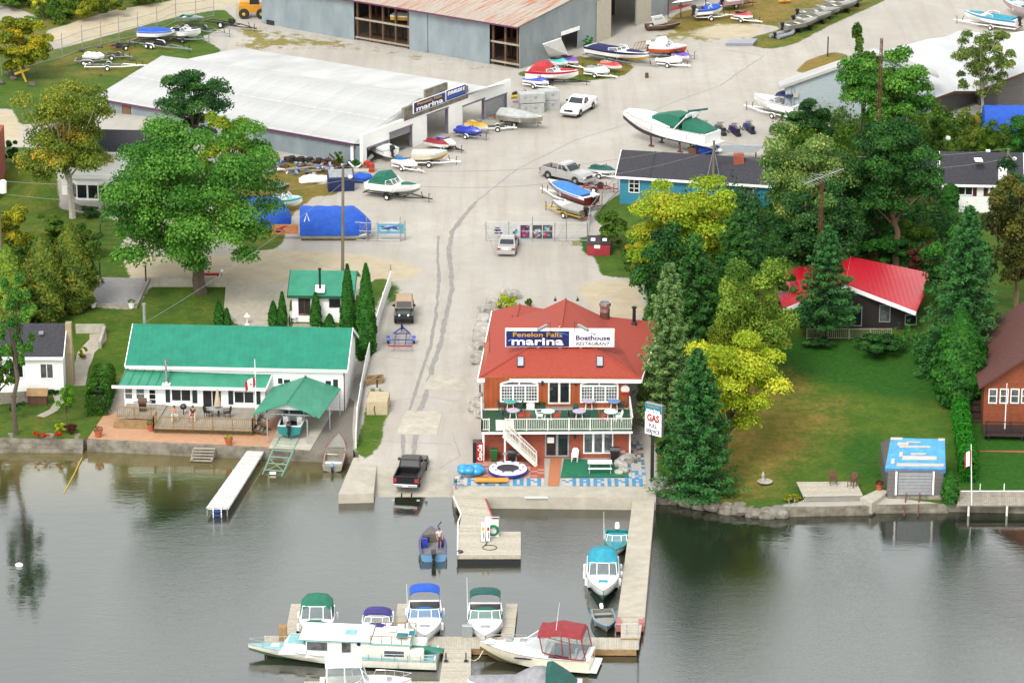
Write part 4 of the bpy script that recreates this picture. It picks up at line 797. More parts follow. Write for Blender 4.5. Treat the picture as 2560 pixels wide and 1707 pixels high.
 rb,rf=P(2126,641,zr),P(2112,712,zr);lb,lf,lf2=P(1922,684,ze),P(1958,773,ze),P(2037,752,ze+.75);b2,f2=P(2335,684,ze),P(2290,780,ze);m_rr=ribs(mat('bright red metal roof',C(226,24,52),.38,var=.12,scale=.7),'X',4.5,.4,.02)
 m=MB();m.slab([lf,rf,rb,lb],.14);W(m,root,'roof',m_rr);m=MB();u=Vector((0,0,.002));m.slab([rf+u,f2+u,b2+u,rb+u],.14);W(m,root,'roof',m_rr);m=MB();m.tube([rf+Vector((0,0,.03)),rb+Vector((0,0,.03))],.08,5);W(m,root,'ridge_cap',m_rr)
 m=MB();e=Vector((0,-.05,-.14));m.beam(lf+e,rf+e,.08,.34);m.beam(rf+e,f2+e,.08,.34);W(m,root,'bargeboard',m_white)
 d=(f2-lf);d.z=0;d.normalize();n=Vector((-d.y,d.x,0));A,B=lf+n*2.+d*.8,f2+n*2.-d*.8;w_=Wall((A.x,A.y,z),(B.x,B.y,z));m=MB();mid=(rf-A).dot(d);pr=[(0,z-.5),(w_.len,z-.5),(w_.len,ze),(mid,zr-.4),(0,ze)];m.loft([[w_.pt(u,zz,0)for u,zz in pr],[w_.pt(u,zz,-8)for u,zz in pr]],True,True);W(m,root,'wall',mat('dark timber',C(46,34,36),.8,var=.3))
 for r in((1972,785,1990,810),(2093,765,2125,815),(2125,768,2155,815),(2198,762,2226,805),(2262,786,2292,812),(2020,778,2060,805)):w_.window(root,r,1,1,m_grey,m_glass2 if r[0]in(2198,2093,2020)else m_glass,.07)
 dk=thing('chalet_deck','grey railed wooden deck in front of the red roofed chalet','deck',P(2120,850,z));a,b=P(2017,848,z-.1),P(2228,848,z-.1);m=MB();q=Wall(a,b);q.box(m,0,q.len,z-.25,z-.1,-4,0);W(m,dk,'deck_floor',m_wood);rail(dk,[a,b],.95,.17,m_wood);m=MB()
 for i in range(6):v=a.lerp(b,i/5);m.beam((v.x,v.y+.1,z-1.2),(v.x,v.y+.1,z-.2),.14,.14)
 W(m,dk,'post',m_wood)
 # brown house at the right edge
 z=2.4;root=thing('brown_brick_house','orange brown house with brown roof and dark balcony at the right edge','house',P(2540,1040,z));A,B=P(2457,1060,z),P(2760,1066,z);w_=Wall(A,B);m_ob=ribs(mat('orange clapboard',C(176,92,52),.7,col2=C(150,74,40)),'Z',6,.4,.03,.2,1);zt=w_.uz(2457,958)[1];mid=w_.len/2
 m=MB();pr=[(0,z-3),(w_.len,z-3),(w_.len,zt),(mid,zt+3.6),(0,zt)];m.loft([[w_.pt(u,a,0)for u,a in pr],[w_.pt(u,a,-12)for u,a in pr]],True,True);W(m,root,'wall',m_ob)
 k=3.6/mid;m=MB();m.slab([w_.pt(-.5,zt-.5*k+.2,.6),w_.pt(mid,zt+3.8,.6),w_.pt(mid,zt+3.8,-12.5),w_.pt(-.5,zt-.5*k+.2,-12.5)],.2);W(m,root,'roof',mat('brown shingles',C(112,66,58),.9,var=.2,bump=.3));m=MB();m.slab([w_.pt(mid,zt+3.802,.6),w_.pt(w_.len+.5,zt,.6),w_.pt(w_.len+.5,zt,-12.5),w_.pt(mid,zt+3.802,-12.5)],.2);W(m,root,'roof',MATS['brown shingles'])
 for x in(2471,2499,2526,2553):w_.window(root,(x,971,x+22,1008),1,2,m_white,m_glass2,.08)
 m=MB();w_.box(m,-.1,w_.len,z-.25,z,.02,2.2);W(m,root,'balcony_floor',m_fiel);rail(root,[Vector(w_.pt(.1,z,2.2)),Vector(w_.pt(w_.len,z,2.2))],1.0,.16,m_black);m=MB()
 for u in(.3,3.,6.):w_.box(m,u,u+.12,z-2,z-.25,2.,2.12)
 W(m,root,'balcony_post',m_black);m=MB();w_.box(m,-.5,w_.len,.9,1.5,.1,4.);W(m,root,'red_terrace',mat('red terrace',C(206,100,88),.85))
 st=thing('garden_stair','dark timber garden steps between the hedge and the brown house','steps',P(2440,1080,1.4));
 for i in range(6):q=MB();a=P(2425,1092-i*18,1.35+i*.4);b=P(2462,1092-i*18,1.35+i*.4);q.loft([[a+Vector((0,0,-.3)),b+Vector((0,0,-.3)),b+Vector((0,1.2,-.3)),a+Vector((0,1.2,-.3))],[a,b,b+Vector((0,1.2,0)),a+Vector((0,1.2,0))]],True,True);W(q,st,'step',m_fiel)
right_buildings()
def tarp_boathouse():
 z=1.05;A,B=P(2218,1236,z),P(2357,1236,z);w_=Wall(A,B);root=thing('tarped_boathouse','small grey boathouse whose roof is covered by a weighted sky blue tarp','boathouse',(A+B)/2);zt=w_.uz(2290,1176)[1];m=MB();w_.box(m,0,w_.len,z-1,zt,-6.2,0);W(m,root,'wall',m_greyside)
 q=[P(2213,1170,zt+.1),P(2364,1172,zt+.1),P(2362,1097,zt+1.5),P(2227,1094,zt+1.5)];m=MB();m.slab(q,.15);tr=W(m,root,'tarp_roof',canv('sky blue',96,186,246));sk=MB();N_=16;bl=canv('blue edge',40,140,226)
 r0=[q[0].lerp(q[1],i/N_)+Vector((0,-.03,-.02))for i in range(N_+1)];r1=[v+Vector((0,-.06-.05*(i%2),-.22-.12*random.random()))for i,v in enumerate(r0)];sk.loft([r0,r1],closed=False);W(sk,root,'tarp_edge',bl)
 b0=[w_.pt(0,zt,-6.2),w_.pt(w_.len,zt,-6.2)];m=MB();m.poly([q[3],q[2],b0[1],b0[0]]);m.poly([q[0],q[3],b0[0]]);m.poly([q[1],q[2],b0[1]]);W(m,root,'gable',m_greyside)
 nn=(q[1]-q[0]).cross(q[3]-q[0]).normalized()
 for u0,u1,v0,v1 in((.18,.97,.06,.16),(.26,.85,.28,.40),(.08,.14,.14,.3),(.2,.26,.38,.52),(.18,.74,.68,.74),(.14,.34,.75,.84),(.3,.56,.84,.88),(.0,.22,.93,1.0),(.88,1.0,.93,1.0),(.4,.66,.44,.5)):
  f=lambda u,v:q[0].lerp(q[1],u).lerp(q[3].lerp(q[2],u),v)+nn*.06;m=MB();m.slab([f(u0,v0),f(u1,v0+.01),f(u1,v1),f(u0,v1)],.05);W(m,root,'weight_board',mat('pale board',C(222,216,206),.8,rnd=.08))
 for j in range(7):s=MB();u0,u1,za,zb=*[w_.uz(x,1210)[0]for x in(2246,2329)],z,w_.uz(2290,1181)[1];h=(zb-za)/7;w_.box(s,u0,u1,za+h*j+.015,za+h*(j+1)-.015,.004,.05);W(s,root,'door_panel',m_grey)
 for x in(2240,2333):m=MB();u=w_.uz(x,1210)[0];w_.box(m,u-.07,u+.07,z,w_.uz(x,1178)[1],.005,.08);W(m,root,'door_jamb',m_white)
 # stone launching ramp with two rails
 rp=MB();pts=[P(2183,1278,.15),P(2370,1278,.15),P(2372,1258,.3),P(2360,1234,1.08),P(2220,1234,1.08),P(2222,1244,.8)];c=MB();c.loft([[(p.x,p.y,-1.2)for p in pts],pts],True,True);one(c,'launching_ramp',m_conc2,'sloping broken concrete ramp in front of the tarped boathouse','ramp')
 for x in(2266,2300):q_=MB();a,b=P(x-6,1290,.1),P(x,1228,1.25);q_.beam(a,b,.09,.1);q_.beam(b,b+Vector((0,0,.3)),.1,.1);one(q_,'launch_rail',m_rust,'rusty launching rail, %s of two below the grey boathouse door'%('left' if x<2280 else 'right'),'rail','launching rails')
tarp_boathouse()
def left_houses():
 z=1.9;root=thing('grey_roof_cottage','white sided cottage with dark grey shingle roof at the left edge','house',P(80,965,z));w_,k=gable(root,(-60,893),(158,893),(80,808),z+2.5,z+4.6,z-.8,.35,m_shing,m_side,ovx=.1);w_.window(root,(99,907,135,947),2,1,m_white,m_glass2,.1);w_.window(root,(22,905,60,945),2,1,m_white,m_glass,.1)
 q=MB();a=w_.pt(w_.len+.02,0,-2.2);zt=zat(Vector((a.x+.3,a.y,0)),806);q.loft([[(a.x,a.y-.6,z-.8),(a.x+.6,a.y-.6,z-.8),(a.x+.6,a.y+.6,z-.8),(a.x,a.y+.6,z-.8)],[(a.x,a.y-.6,z+2.2),(a.x+.6,a.y-.6,z+2.2),(a.x+.6,a.y+.6,z+2.2),(a.x,a.y+.6,z+2.2)],[(a.x+.05,a.y-.32,z+3.),(a.x+.55,a.y-.32,z+3.),(a.x+.55,a.y+.32,z+3.),(a.x+.05,a.y+.32,z+3.)],[(a.x+.05,a.y-.32,zt),(a.x+.55,a.y-.32,zt),(a.x+.55,a.y+.32,zt),(a.x+.05,a.y+.32,zt)]],True,True);W(q,root,'chimney',mat('buff brick',C(206,186,150),.85,var=.2,scale=4))
 q=MB();c=P(103,832,z+4.1);q.cbox(c,(.4,.4,.2));W(q,root,'roof_vent',m_galv)
 z=TT(*P(230,520,5.8).xy);root=thing('white_hillside_house','white two storey house with bay window above the road, half hidden by trees','house',P(220,520,z));w_,k=gable(root,(140,378),(420,384),(320,325),z+5.3,z+7.2,z-.5,.35,m_shing,m_side)
 w_.window(root,(163,388,190,421),2,1,m_white,m_glass,.08);m=MB();w_.box(m,0,w_.len,z+2.62,z+2.85,.003,.5);W(m,root,'belt_roof',m_white)
 u0,u1,z0,z1=w_.rect(183,458,262,496);bw=MB();pr=[(u0,0),(u0+.5,.75),(u1-.5,.75),(u1,0)];zb,zt=w_.uz(220,515)[1],w_.uz(220,449)[1];bw.loft([[w_.pt(u,zb,o)for u,o in pr],[w_.pt(u,zt,o)for u,o in pr]],True,True);by=W(bw,root,'bay_window',m_white)
 for(ua,oa),(ub,ob),nn in((pr[0],pr[1],1),(pr[1],pr[2],2),(pr[2],pr[3],1)):
  A,B=w_.pt(ua,0,oa),w_.pt(ub,0,ob);v=Wall(A,B)
  for i in range(nn):q=MB();s=v.len/nn;v.box(q,s*i+.09,s*(i+1)-.09,z0+.25,z1+.0,.004,.03);L=root.location;q.v=[(x[0]-L.x,x[1]-L.y,x[2]-L.z)for x in q.v];q.obj('pane',m_glass,by)
 sh=MATS['dark shutter'];w_.panel(root,(181,459,188,497),'shutter',sh,.01,.06);w_.panel(root,(255,458,263,497),'shutter',sh,.8,.84);w_.window(root,(271,456,292,502),1,2,m_white,m_glass,.1,'door')
 # stairway up from the road
 st=thing('garden_steps','wide timber edged garden steps climbing to the white hillside house','steps',G(275,612))
 for i in range(7):y=612-i*12;p,q2=G(250+i*2.5,y),G(298-i,y);q=MB();q.loft([[p-Vector((0,0,.5)),q2-Vector((0,0,.5)),q2+Vector((0,1.4,-.5)),p+Vector((0,1.4,-.5))],[p,q2,q2+Vector((0,1.4,.0)),p+Vector((0,1.4,.0))]],True,True);W(q,st,'step',m_wood);q=MB();q.beam(p+Vector((0,-.06,-.1)),q2+Vector((0,-.06,-.1)),.1,.24);W(q,st,'riser',m_fiel)
 q=MB()
 for i in range(4):p=G(246+i*5,608-i*26);q.tube([p,p+Vector((0,0,1))],.05,5)
 q.tube([G(246,608)+Vector((0,0,1)),G(261,530)+Vector((0,0,1))],.04,5);W(q,st,'handrail',m_black)
 q=MB();a,b=G(262,530),G(268,490);q.loft([[a,b],[a+Vector((0,0,1)),b+Vector((0,0,1))]],closed=False);W(q,st,'side_rail',m_wood)
 wl=MB();q=[G(180,518),G(262,545)];wl.beam(q[0]+Vector((0,0,.1)),q[1]+Vector((0,0,.1)),.3,.7);one(wl,'planter_wall',m_conc2,'low stone planter wall under the bay window','wall')
 q=MB();b=G(2,500);q.box(b.x-6,b.x-.1,b.y,b.y+5,b.z-.5,zat(b,345));one(q,'brick_house',m_brick,'sliver of red brick house at the left picture edge','house')
left_houses()
# ================================================================ boats, trailers, vehicles (local x points forward)
def sect(L,W,D,t,rise=.35,rake=.75):
 b=W/2*(1-max(0.,(t-.36)/.64)**2.3)*(.93+.07*min(1,t/.3));b=max(b,.03);s=D*(1+rise*max(0,t-.25)**1.5);k=D*rake*max(0,(t-.66)/.34)**2
 return-L/2+L*t,b,s,k
def outboard(root,x,z,col=m_black,h=1.0,y=0.,leg=m_black):
 m=MB();m.X=Matrix.Translation((x,y,z))@Matrix.Diagonal((h,h,h,1));m.loft([[(-.02,-.16,.1),(.12,-.14,.1),(.12,.14,.1),(-.02,.16,.1),(-.42,.16,.1),(-.42,-.16,.1)][::-1],[(0,-.19,.3),(.14,-.16,.3),(.14,.16,.3),(0,.19,.3),(-.48,.18,.3),(-.48,-.18,.3)][::-1],[(-.04,-.14,.52),(.04,-.1,.5),(.04,.1,.5),(-.04,.14,.52),(-.40,.12,.48),(-.40,-.12,.48)][::-1]],True,True)
 o=m.obj('outboard_motor',col,root,True);m=MB();m.X=Matrix.Translation((x,y,z))@Matrix.Diagonal((h,h,h,1));m.box(-.34,-.08,-.07,.07,-.62,.1);m.box(-.5,.05,-.05,.05,-.72,-.6);m.box(-.02,.16,-.13,.13,-.25,.08);m.box(-.5,-.1,-.13,.13,-.40,-.37);m.obj('lower_unit',leg,o);return o
def bimini(root,x0,x1,w,z0,h,m_c,m_f=m_chrome,curtain=False):
 mb=MB();rings=[]
 for i in range(5):
  t=i/4;x=lerp(x0,x1,t);zz=z0+h+.10*math.sin(math.pi*t)-.05*abs(t-.5);rings.append([(x,y*w/2,zz-.30*(abs(y)**4))for y in(-1,-.96,-.75,-.4,0,.4,.75,.96,1)])
 mb.loft(rings,closed=False);r2=[[(p[0],p[1]*.97,p[2]-.05)for p in r]for r in rings];mb.loft(r2,closed=False)
 mb.loft([rings[0],[(p[0],p[1],p[2]-.1)for p in rings[0]]],closed=False);mb.loft([rings[-1],[(p[0],p[1],p[2]-.1)for p in rings[-1]]],closed=False)
 o=mb.obj('bimini_top',m_c,root,True);f=MB();xm=(x0+x1)/2
 for s in(-1,1):
  for x in(x0+.05,x1-.05,xm):f.tube([(xm+(x-xm)*.2-.1,s*w/2*.98,z0),(x,s*w/2*.97,z0+h-.25)],.022,5)
 f.obj('bimini_frame',m_f,o);return o
def cover(root,L,W,D,t0,t1,hts,m_c,name='boat_cover',drop=.12,out=.03,n=10):
 mb=MB();rings=[]
 for i in range(n+1):
  t=lerp(t0,t1,i/n);x,b,s,k=sect(L,W,D,t);h=float(np.interp((t-t0)/(t1-t0),np.linspace(0,1,len(hts)),hts));b+=out;w_=.03*mnoise.noise((i*1.3,h*5,L))
  rings.append([(x,-b,s-drop+w_),(x,-b*.98,s+.02),(x,-b*.6,s+h*.55+w_),(x,-b*.2,s+h*.95),(x,b*.2,s+h*.97+w_),(x,b*.6,s+h*.55),(x,b*.98,s+.02),(x,b,s-drop)])
 mb.loft(rings,closed=False);mb.add(rings[0],[tuple(range(8))]);mb.add(rings[-1],[tuple(range(8))]);return mb.obj(name,m_c,root,True)
def boat(name,label,cat,L,W,D=.8,hull=m_gel,stripe=None,bottom=None,deck=None,tc=.56,ws=True,bowc=None,cov=None,covh=(.1,.25,.3,.45,.25,.05),covt=(0,.93),bim=None,bx=(.16,.46),bh=1.15,motor=m_black,mh=1.,seats=m_gel,floor=None,rails=False,antenna=0,hatch=None,openbow=True,group=None,benches=0,camper=None,fenders=0,plat=False,wsh=.42):
 root=thing(name,label,cat,group=group);N=14;stripe=stripe or hull;bottom=bottom or hull;deck=deck or m_gel;floor=floor or mat('boat carpet',(.16,.16,.16,1),.9)
 mb=MB();S=[sect(L,W,D,i/N)for i in range(N+1)];rings=[]
 for x,b,s,k in S:
  t=(x+L/2)/L;bc=b*(.88-.45*max(0,(t-.5)/.5));zc=k+(s-k)*(.30+.14*t);bs,zs=lerp(bc,b,.7),lerp(zc,s,.62);rk=.12*L*.1*max(0,t-.7)
  rings.append([(x+rk,-b,s),(x+rk*.6,-bs,zs),(x,-bc,zc),(x,0,k),(x,bc,zc),(x+rk*.6,bs,zs),(x+rk,b,s)])
 vs=[p for r in rings for p in r];fs,ms=[],[]
 for i in range(N):
  for j in range(6):fs.append((i*7+j,i*7+j+1,(i+1)*7+j+1,(i+1)*7+j));ms.append((1,0,2,2,0,1)[j])
 fs.append(tuple(range(7)));ms.append(0);mb.add(vs,fs);mb.m=ms;mb.obj('hull',[hull,stripe,bottom],root,True)
 ru=MB()
 for sg in(0,6):ru.tube([r[sg]for r in rings],.035,4)
 ru.obj('rub_rail',stripe if stripe!=hull else m_grey,root)
 dk=MB();g=.13;zf=.32*D;tcN=tc
 def inner(t):x,b,s,k=sect(L,W,D,t);return x,max(b-g,.02),s
 ts=[.05+(tc-.05)*i/8 for i in range(9)]
 for sg in(-1,1):dk.loft([[(x,sg*b,s+.005),(x,sg*max(b-g,.02),s+.02)]for x,b,s,k in[sect(L,W,D,t)for t in[0]+ts]],closed=False)
 x0,b0,s0,_=sect(L,W,D,0);x1,b1,s1=inner(.05);dk.add([(x0,-b0,s0+.005),(x0,b0,s0+.005),(x1,b1,s1+.02),(x1,-b1,s1+.02)],[(0,1,2,3)])
 ob=openbow and not bowc and not cov;ft=[tc,tc+.04]+[lerp(tc+.04,.995,i/8)for i in range(1,9)];fr=[]
 for t in ft:x,b,s,k=sect(L,W,D,t);c=.10*b;fr.append([(x,-b,s+.005),(x,-b*.72,s+.03+c*.6),(x,0,s+.03+c),(x,b*.72,s+.03+c*.6),(x,b,s+.005)])
 dk.loft(fr,closed=False);dk.add([fr[0][0],fr[0][1],fr[0][2],fr[0][3],fr[0][4],(fr[0][4][0],fr[0][4][1],zf),(fr[0][0][0],fr[0][0][1],zf)],[tuple(range(7))]);dk.obj('deck',deck,root,True)
 if not cov or covt[0]>.2:
  lin=MB();lr=[[(x,-b,s),(x,-b*.95,zf),(x,b*.95,zf),(x,b,s)]for x,b,s in[inner(t)for t in ts]];lin.loft(lr,closed=False);lin.add(lr[0],[(0,1,2,3)]);lin.obj('cockpit',floor if not benches else deck,root)
 if ob and ws:
  q=MB();a,b_=.68,.90;pr=[]
  for i in range(6):t=lerp(a,b_,i/5);x,b,s,k=sect(L,W,D,t);pr.append([(x,-b*.55,s+.045+.08*b),(x,b*.55,s+.045+.08*b)])
  q.loft(pr,closed=False);q.obj('bow_cushion',seats,root)
 if bowc:
  q=MB();pr=[]
  for i in range(8):t=lerp(tc+.09,.93,i/7);x,b,s,k=sect(L,W,D,t);e=math.sin(math.pi*i/7)**.5 if i in(0,7)else 1.;h=.07*math.sin(math.pi*min(1,i/7+.12));pr.append([(x,-b*.74*max(e,.35),s+.05+.07*b),(x,-b*.35,s+.07+.1*b+h),(x,b*.35,s+.07+.1*b+h),(x,b*.74*max(e,.35),s+.05+.07*b)])
  q.loft(pr,closed=False);q.obj('bow_cover',bowc,root,True)
 if cov:cover(root,L,W,D,covt[0],covt[1],covh,cov)
 if ws:
  x,b,s,k=sect(L,W,D,tc+.02);b-=.12;xr,br,sr,_=sect(L,W,D,tc-.14);br-=.1;h=wsh;bt=[(xr,-br,sr),(x,-b,s),(x+.22,-b*.45,s+.04),(x+.22,b*.45,s+.04),(x,b,s),(xr,br,sr)];tp=[(xr-.05,-br*.95,sr+h*.75),(x-h*.8,-b*.9,s+h),(x+.22-h*.8,-b*.42,s+h+.04),(x+.22-h*.8,b*.42,s+h+.04),(x-h*.8,b*.9,s+h),(xr-.05,br*.95,sr+h*.75)]
  q=MB();q.loft([bt,tp],closed=False);wo=q.obj('windshield',m_clear,root);q=MB();q.tube(tp,.028,4);q.tube(bt,.025,4)
  for p,r in zip(bt,tp):q.tube([p,r],.028,4)
  q.obj('windshield_frame',m_white,wo)
 if camper:
  xa,ba,sa,_=sect(L,W,D,.06);xb,bb,sb,_=sect(L,W,D,tc-.02);h=wsh+.35;q=MB();rr=[]
  for x,b,s,hh in((xa,ba-.06,sa,.12),(lerp(xa,xb,.28),ba-.05,sa,h*1.15),(lerp(xa,xb,.7),bb-.05,sb,h*1.35),(xb-.25,bb-.12,sb,wsh*1.02)):rr.append([(x,-b,s),(x,-b*.93,s+hh*.7),(x,-b*.6,s+hh*.97),(x,0,s+hh*1.04),(x,b*.6,s+hh*.97),(x,b*.93,s+hh*.7),(x,b,s)])
  q.loft(rr,closed=False);q.obj('canopy',camper,root,True)
 if not cov and not camper and not benches:
  for y in(-.28,.28):
   x=-L/2+L*(tc-.17);q=MB();q.bevbox(x-.25,x+.22,y*W-.22,y*W+.22,zf,zf+.38);q.bevbox(x-.32,x-.2,y*W-.22,y*W+.22,zf+.3,zf+.85);q.obj('seat',seats,root)
  x=-L/2+L*.1;q=MB();q.bevbox(x-.2,x+.25,-W*.36,W*.36,zf,D*.82);q.obj('rear_bench',seats,root)
 for i in range(benches):
  t=lerp(.16,.74,i/max(1,benches-1));x,b,s=inner(t);q=MB();q.box(x-.16,x+.16,-b,b,s-.2,s-.14);q.obj('bench',seats,root)
 if bim:bimini(root,-L/2+L*bx[0],-L/2+L*bx[1],W*.86,D*1.02,bh,bim)
 if rails:
  q=MB()
  for sg in(-1,1):
   pts=[(sect(L,W,D,t)[0],sg*sect(L,W,D,t)[1]*.92,sect(L,W,D,t)[2]+.42)for t in(.62,.72,.82,.92,.99)];q.tube([(pts[0][0]-.2,pts[0][1],pts[0][2]-.4)]+pts+[(pts[-1][0]+.1,0,pts[-1][2])],.024,5)
   for p in pts[1:4]:q.tube([p,(p[0],p[1],p[2]-.4)],.02,4)
  q.obj('bow_rail',m_chrome,root)
 if hatch:x,b,s,k=sect(L,W,D,.76);q=MB();q.bevbox(x-.18,x+.18,-.34,.34,s+.05,s+.03+.14*b+.03);q.obj('deck_hatch',hatch,root)
 if antenna:q=MB();x,b,s,k=sect(L,W,D,.5);q.tube([(x,-b,s),(x-.3,-b-.05,s+antenna)],.022,4,.01);q.obj('antenna',m_white,root)
 if motor:outboard(root,-L/2-.02,D*.95,motor,mh)
 for i in range(fenders):
  for sg in(-1,1):x,b,s,k=sect(L,W,D,.2+.4*i/max(1,fenders-1));q=MB();q.lathe([(.03,-.3),(.11,-.25),(.11,.25),(.03,.32)],8,(x,sg*(b+.1),s-.35));q.obj('fender',m_white,root)
 if plat:q=MB();q.bevbox(-L/2-.55,-L/2+.02,-W*.42,W*.42,D*.34,D*.42);q.obj('swim_platform',deck,root)
 return root
def wheel(root,x,y,r=.3,w=.2,rim=m_white):
 m=MB();m.lathe([(r*.55,-w/2),(r*.92,-w/2),(r,-w*.32),(r,w*.32),(r*.92,w/2),(r*.55,w/2)],14,(x,y,r),'y');o=m.obj('wheel',m_rubber,root,True);m=MB();s=1 if y>0 else-1;m.lathe([(r*.18,-w*.5),(r*.6,-w*.42),(r*.6,w*.42),(r*.18,w*.5)],10,(x,y+s*.012,r),'y');m.obj('rim',rim,o,True);return o
def trailer(name,label,L,W,col=m_galv,wx=None,tandem=False,fend=None,h=.46,group=None,r=.3,rim=m_white,bunks=True):
 root=thing(name,label,'trailer',group=group);wx=-L*.12 if wx is None else wx;m=MB();t0=L*.12
 for s in(-1,1):m.beam((-L/2,s*W*.34,h),(t0,s*W*.34,h),.08,.1);m.beam((t0,s*W*.34,h),(L/2-.5,s*.05,h),.08,.1)
 m.beam((L/2-.9,0,h),(L/2+.1,0,h-.02),.09,.1)
 for x in(-L/2+.06,-L*.2,t0-.05):m.beam((x,-W*.46 if x<-L*.4 else-W*.34,h+.002),(x,W*.46 if x<-L*.4 else W*.34,h+.002),.07,.09)
 m.obj('frame',col,root);a=MB()
 for x in((wx-.36,wx+.36)if tandem else(wx,)):
  a.beam((x,-W*.5,r),(x,W*.5,r),.06,.06)
  for s in(-1,1):wheel(root,x,s*W*.5,r,.18,rim)
 a.obj('axle',m_black,root)
 for s in(-1,1):
  f=MB();w0=.38 if tandem else 0;arc=[(wx-w0-(r+.08)*math.cos(k),r+(r+.08)*math.sin(k))for k in(0,.4,.8,1.2,1.57)]+[(wx+w0+(r+.08)*math.sin(k),r+(r+.08)*math.cos(k))for k in(0,.4,.8,1.2,1.57)]
  f.loft([[(x,s*W*.5-.12,z)for x,z in arc],[(x,s*W*.5+.12,z)for x,z in arc]],closed=False);f.obj('mudguard',fend or col,root)
  if bunks:b=MB();b.beam((-L*.46,s*W*.2,h+.1),(t0,s*W*.2,h+.1),.09,.07);b.obj('bunk',m_black,root)
 j=MB();j.tube([(L/2-.35,.1,.02),(L/2-.35,.1,h+.45)],.035,6);j.beam((L/2-.35,.1,h+.45),(L/2-.15,.1,h+.45),.03,.03);j.tube([(L/2-1.,0,h),(L/2-1.15,0,h+.6)],.04,5);j.obj('jack',m_black,root)
 q=MB();q.box(-L/2-.05,-L/2,-W*.46,W*.46,h-.06,h+.05);q.obj('light_bar',m_red,root);return root
def jetski(name,label,c1,c2,seat=m_black,L=2.9,W=1.1,group=None,cov=None):
 root=thing(name,label,'jet ski',group=group);N=8;r0,r1=[],[]
 for i in range(N+1):
  t=i/N;b=W/2*(1-max(0,(t-.5)/.5)**2.2)*(.9+.1*min(1,t*4));b=max(b,.04);x=-L/2+L*t;k=.3*max(0,(t-.6)/.4)**2;s=.42+.1*t
  r0 .append([(x,-b,s),(x,-b*.8,k+.16),(x,0,k),(x,b*.8,k+.16),(x,b,s)]);hh=np.interp(t,[0,.15,.45,.6,.75,.9,1],[.05,.1,.2,.36,.38,.22,.04]);r1 .append([(x,-b,s),(x,-b*.62,s+.06+hh*.35),(x,-b*.3,s+hh),(x,b*.3,s+hh),(x,b*.62,s+.06+hh*.35),(x,b,s)])
 m=MB();m.loft(r0,closed=False);m.add(r0[0],[tuple(range(5))]);m.obj('hull',c2,root,True);m=MB();m.loft(r1,closed=False);m.add(r1[0],[tuple(range(6))]);m.obj('deck',c1 if not cov else cov,root,True)
 s=MB();s.loft([[(x,-w_,.5),(x,-w_*.8,z),(x,w_*.8,z),(x,w_,.5)]for x,w_,z in((-L*.44,.2,.72),(-L*.3,.24,.86),(-L*.1,.2,.80),(L*.07,.16,.90))],True,True);s.obj('seat',seat if not cov else cov,root,True)
 h=MB();h.tube([(L*.1,-.36,1.02),(L*.14,0,.98),(L*.1,.36,1.02)],.03,5);h.tube([(L*.14,0,.98),(L*.2,0,.8)],.06,5);h.obj('handlebar',m_black if not cov else cov,root);return root
def qin(m,p,u0,u1,v0,v1,off):
 p=[Vector(q)for q in p];n=(p[1]-p[0]).cross(p[3]-p[0]).normalized()*off;f=lambda u,v:p[0].lerp(p[1],u).lerp(p[3].lerp(p[2],u),v)+n;m.add([f(u0,v0),f(u1,v0),f(u1,v1),f(u0,v1)],[(0,1,2,3)])
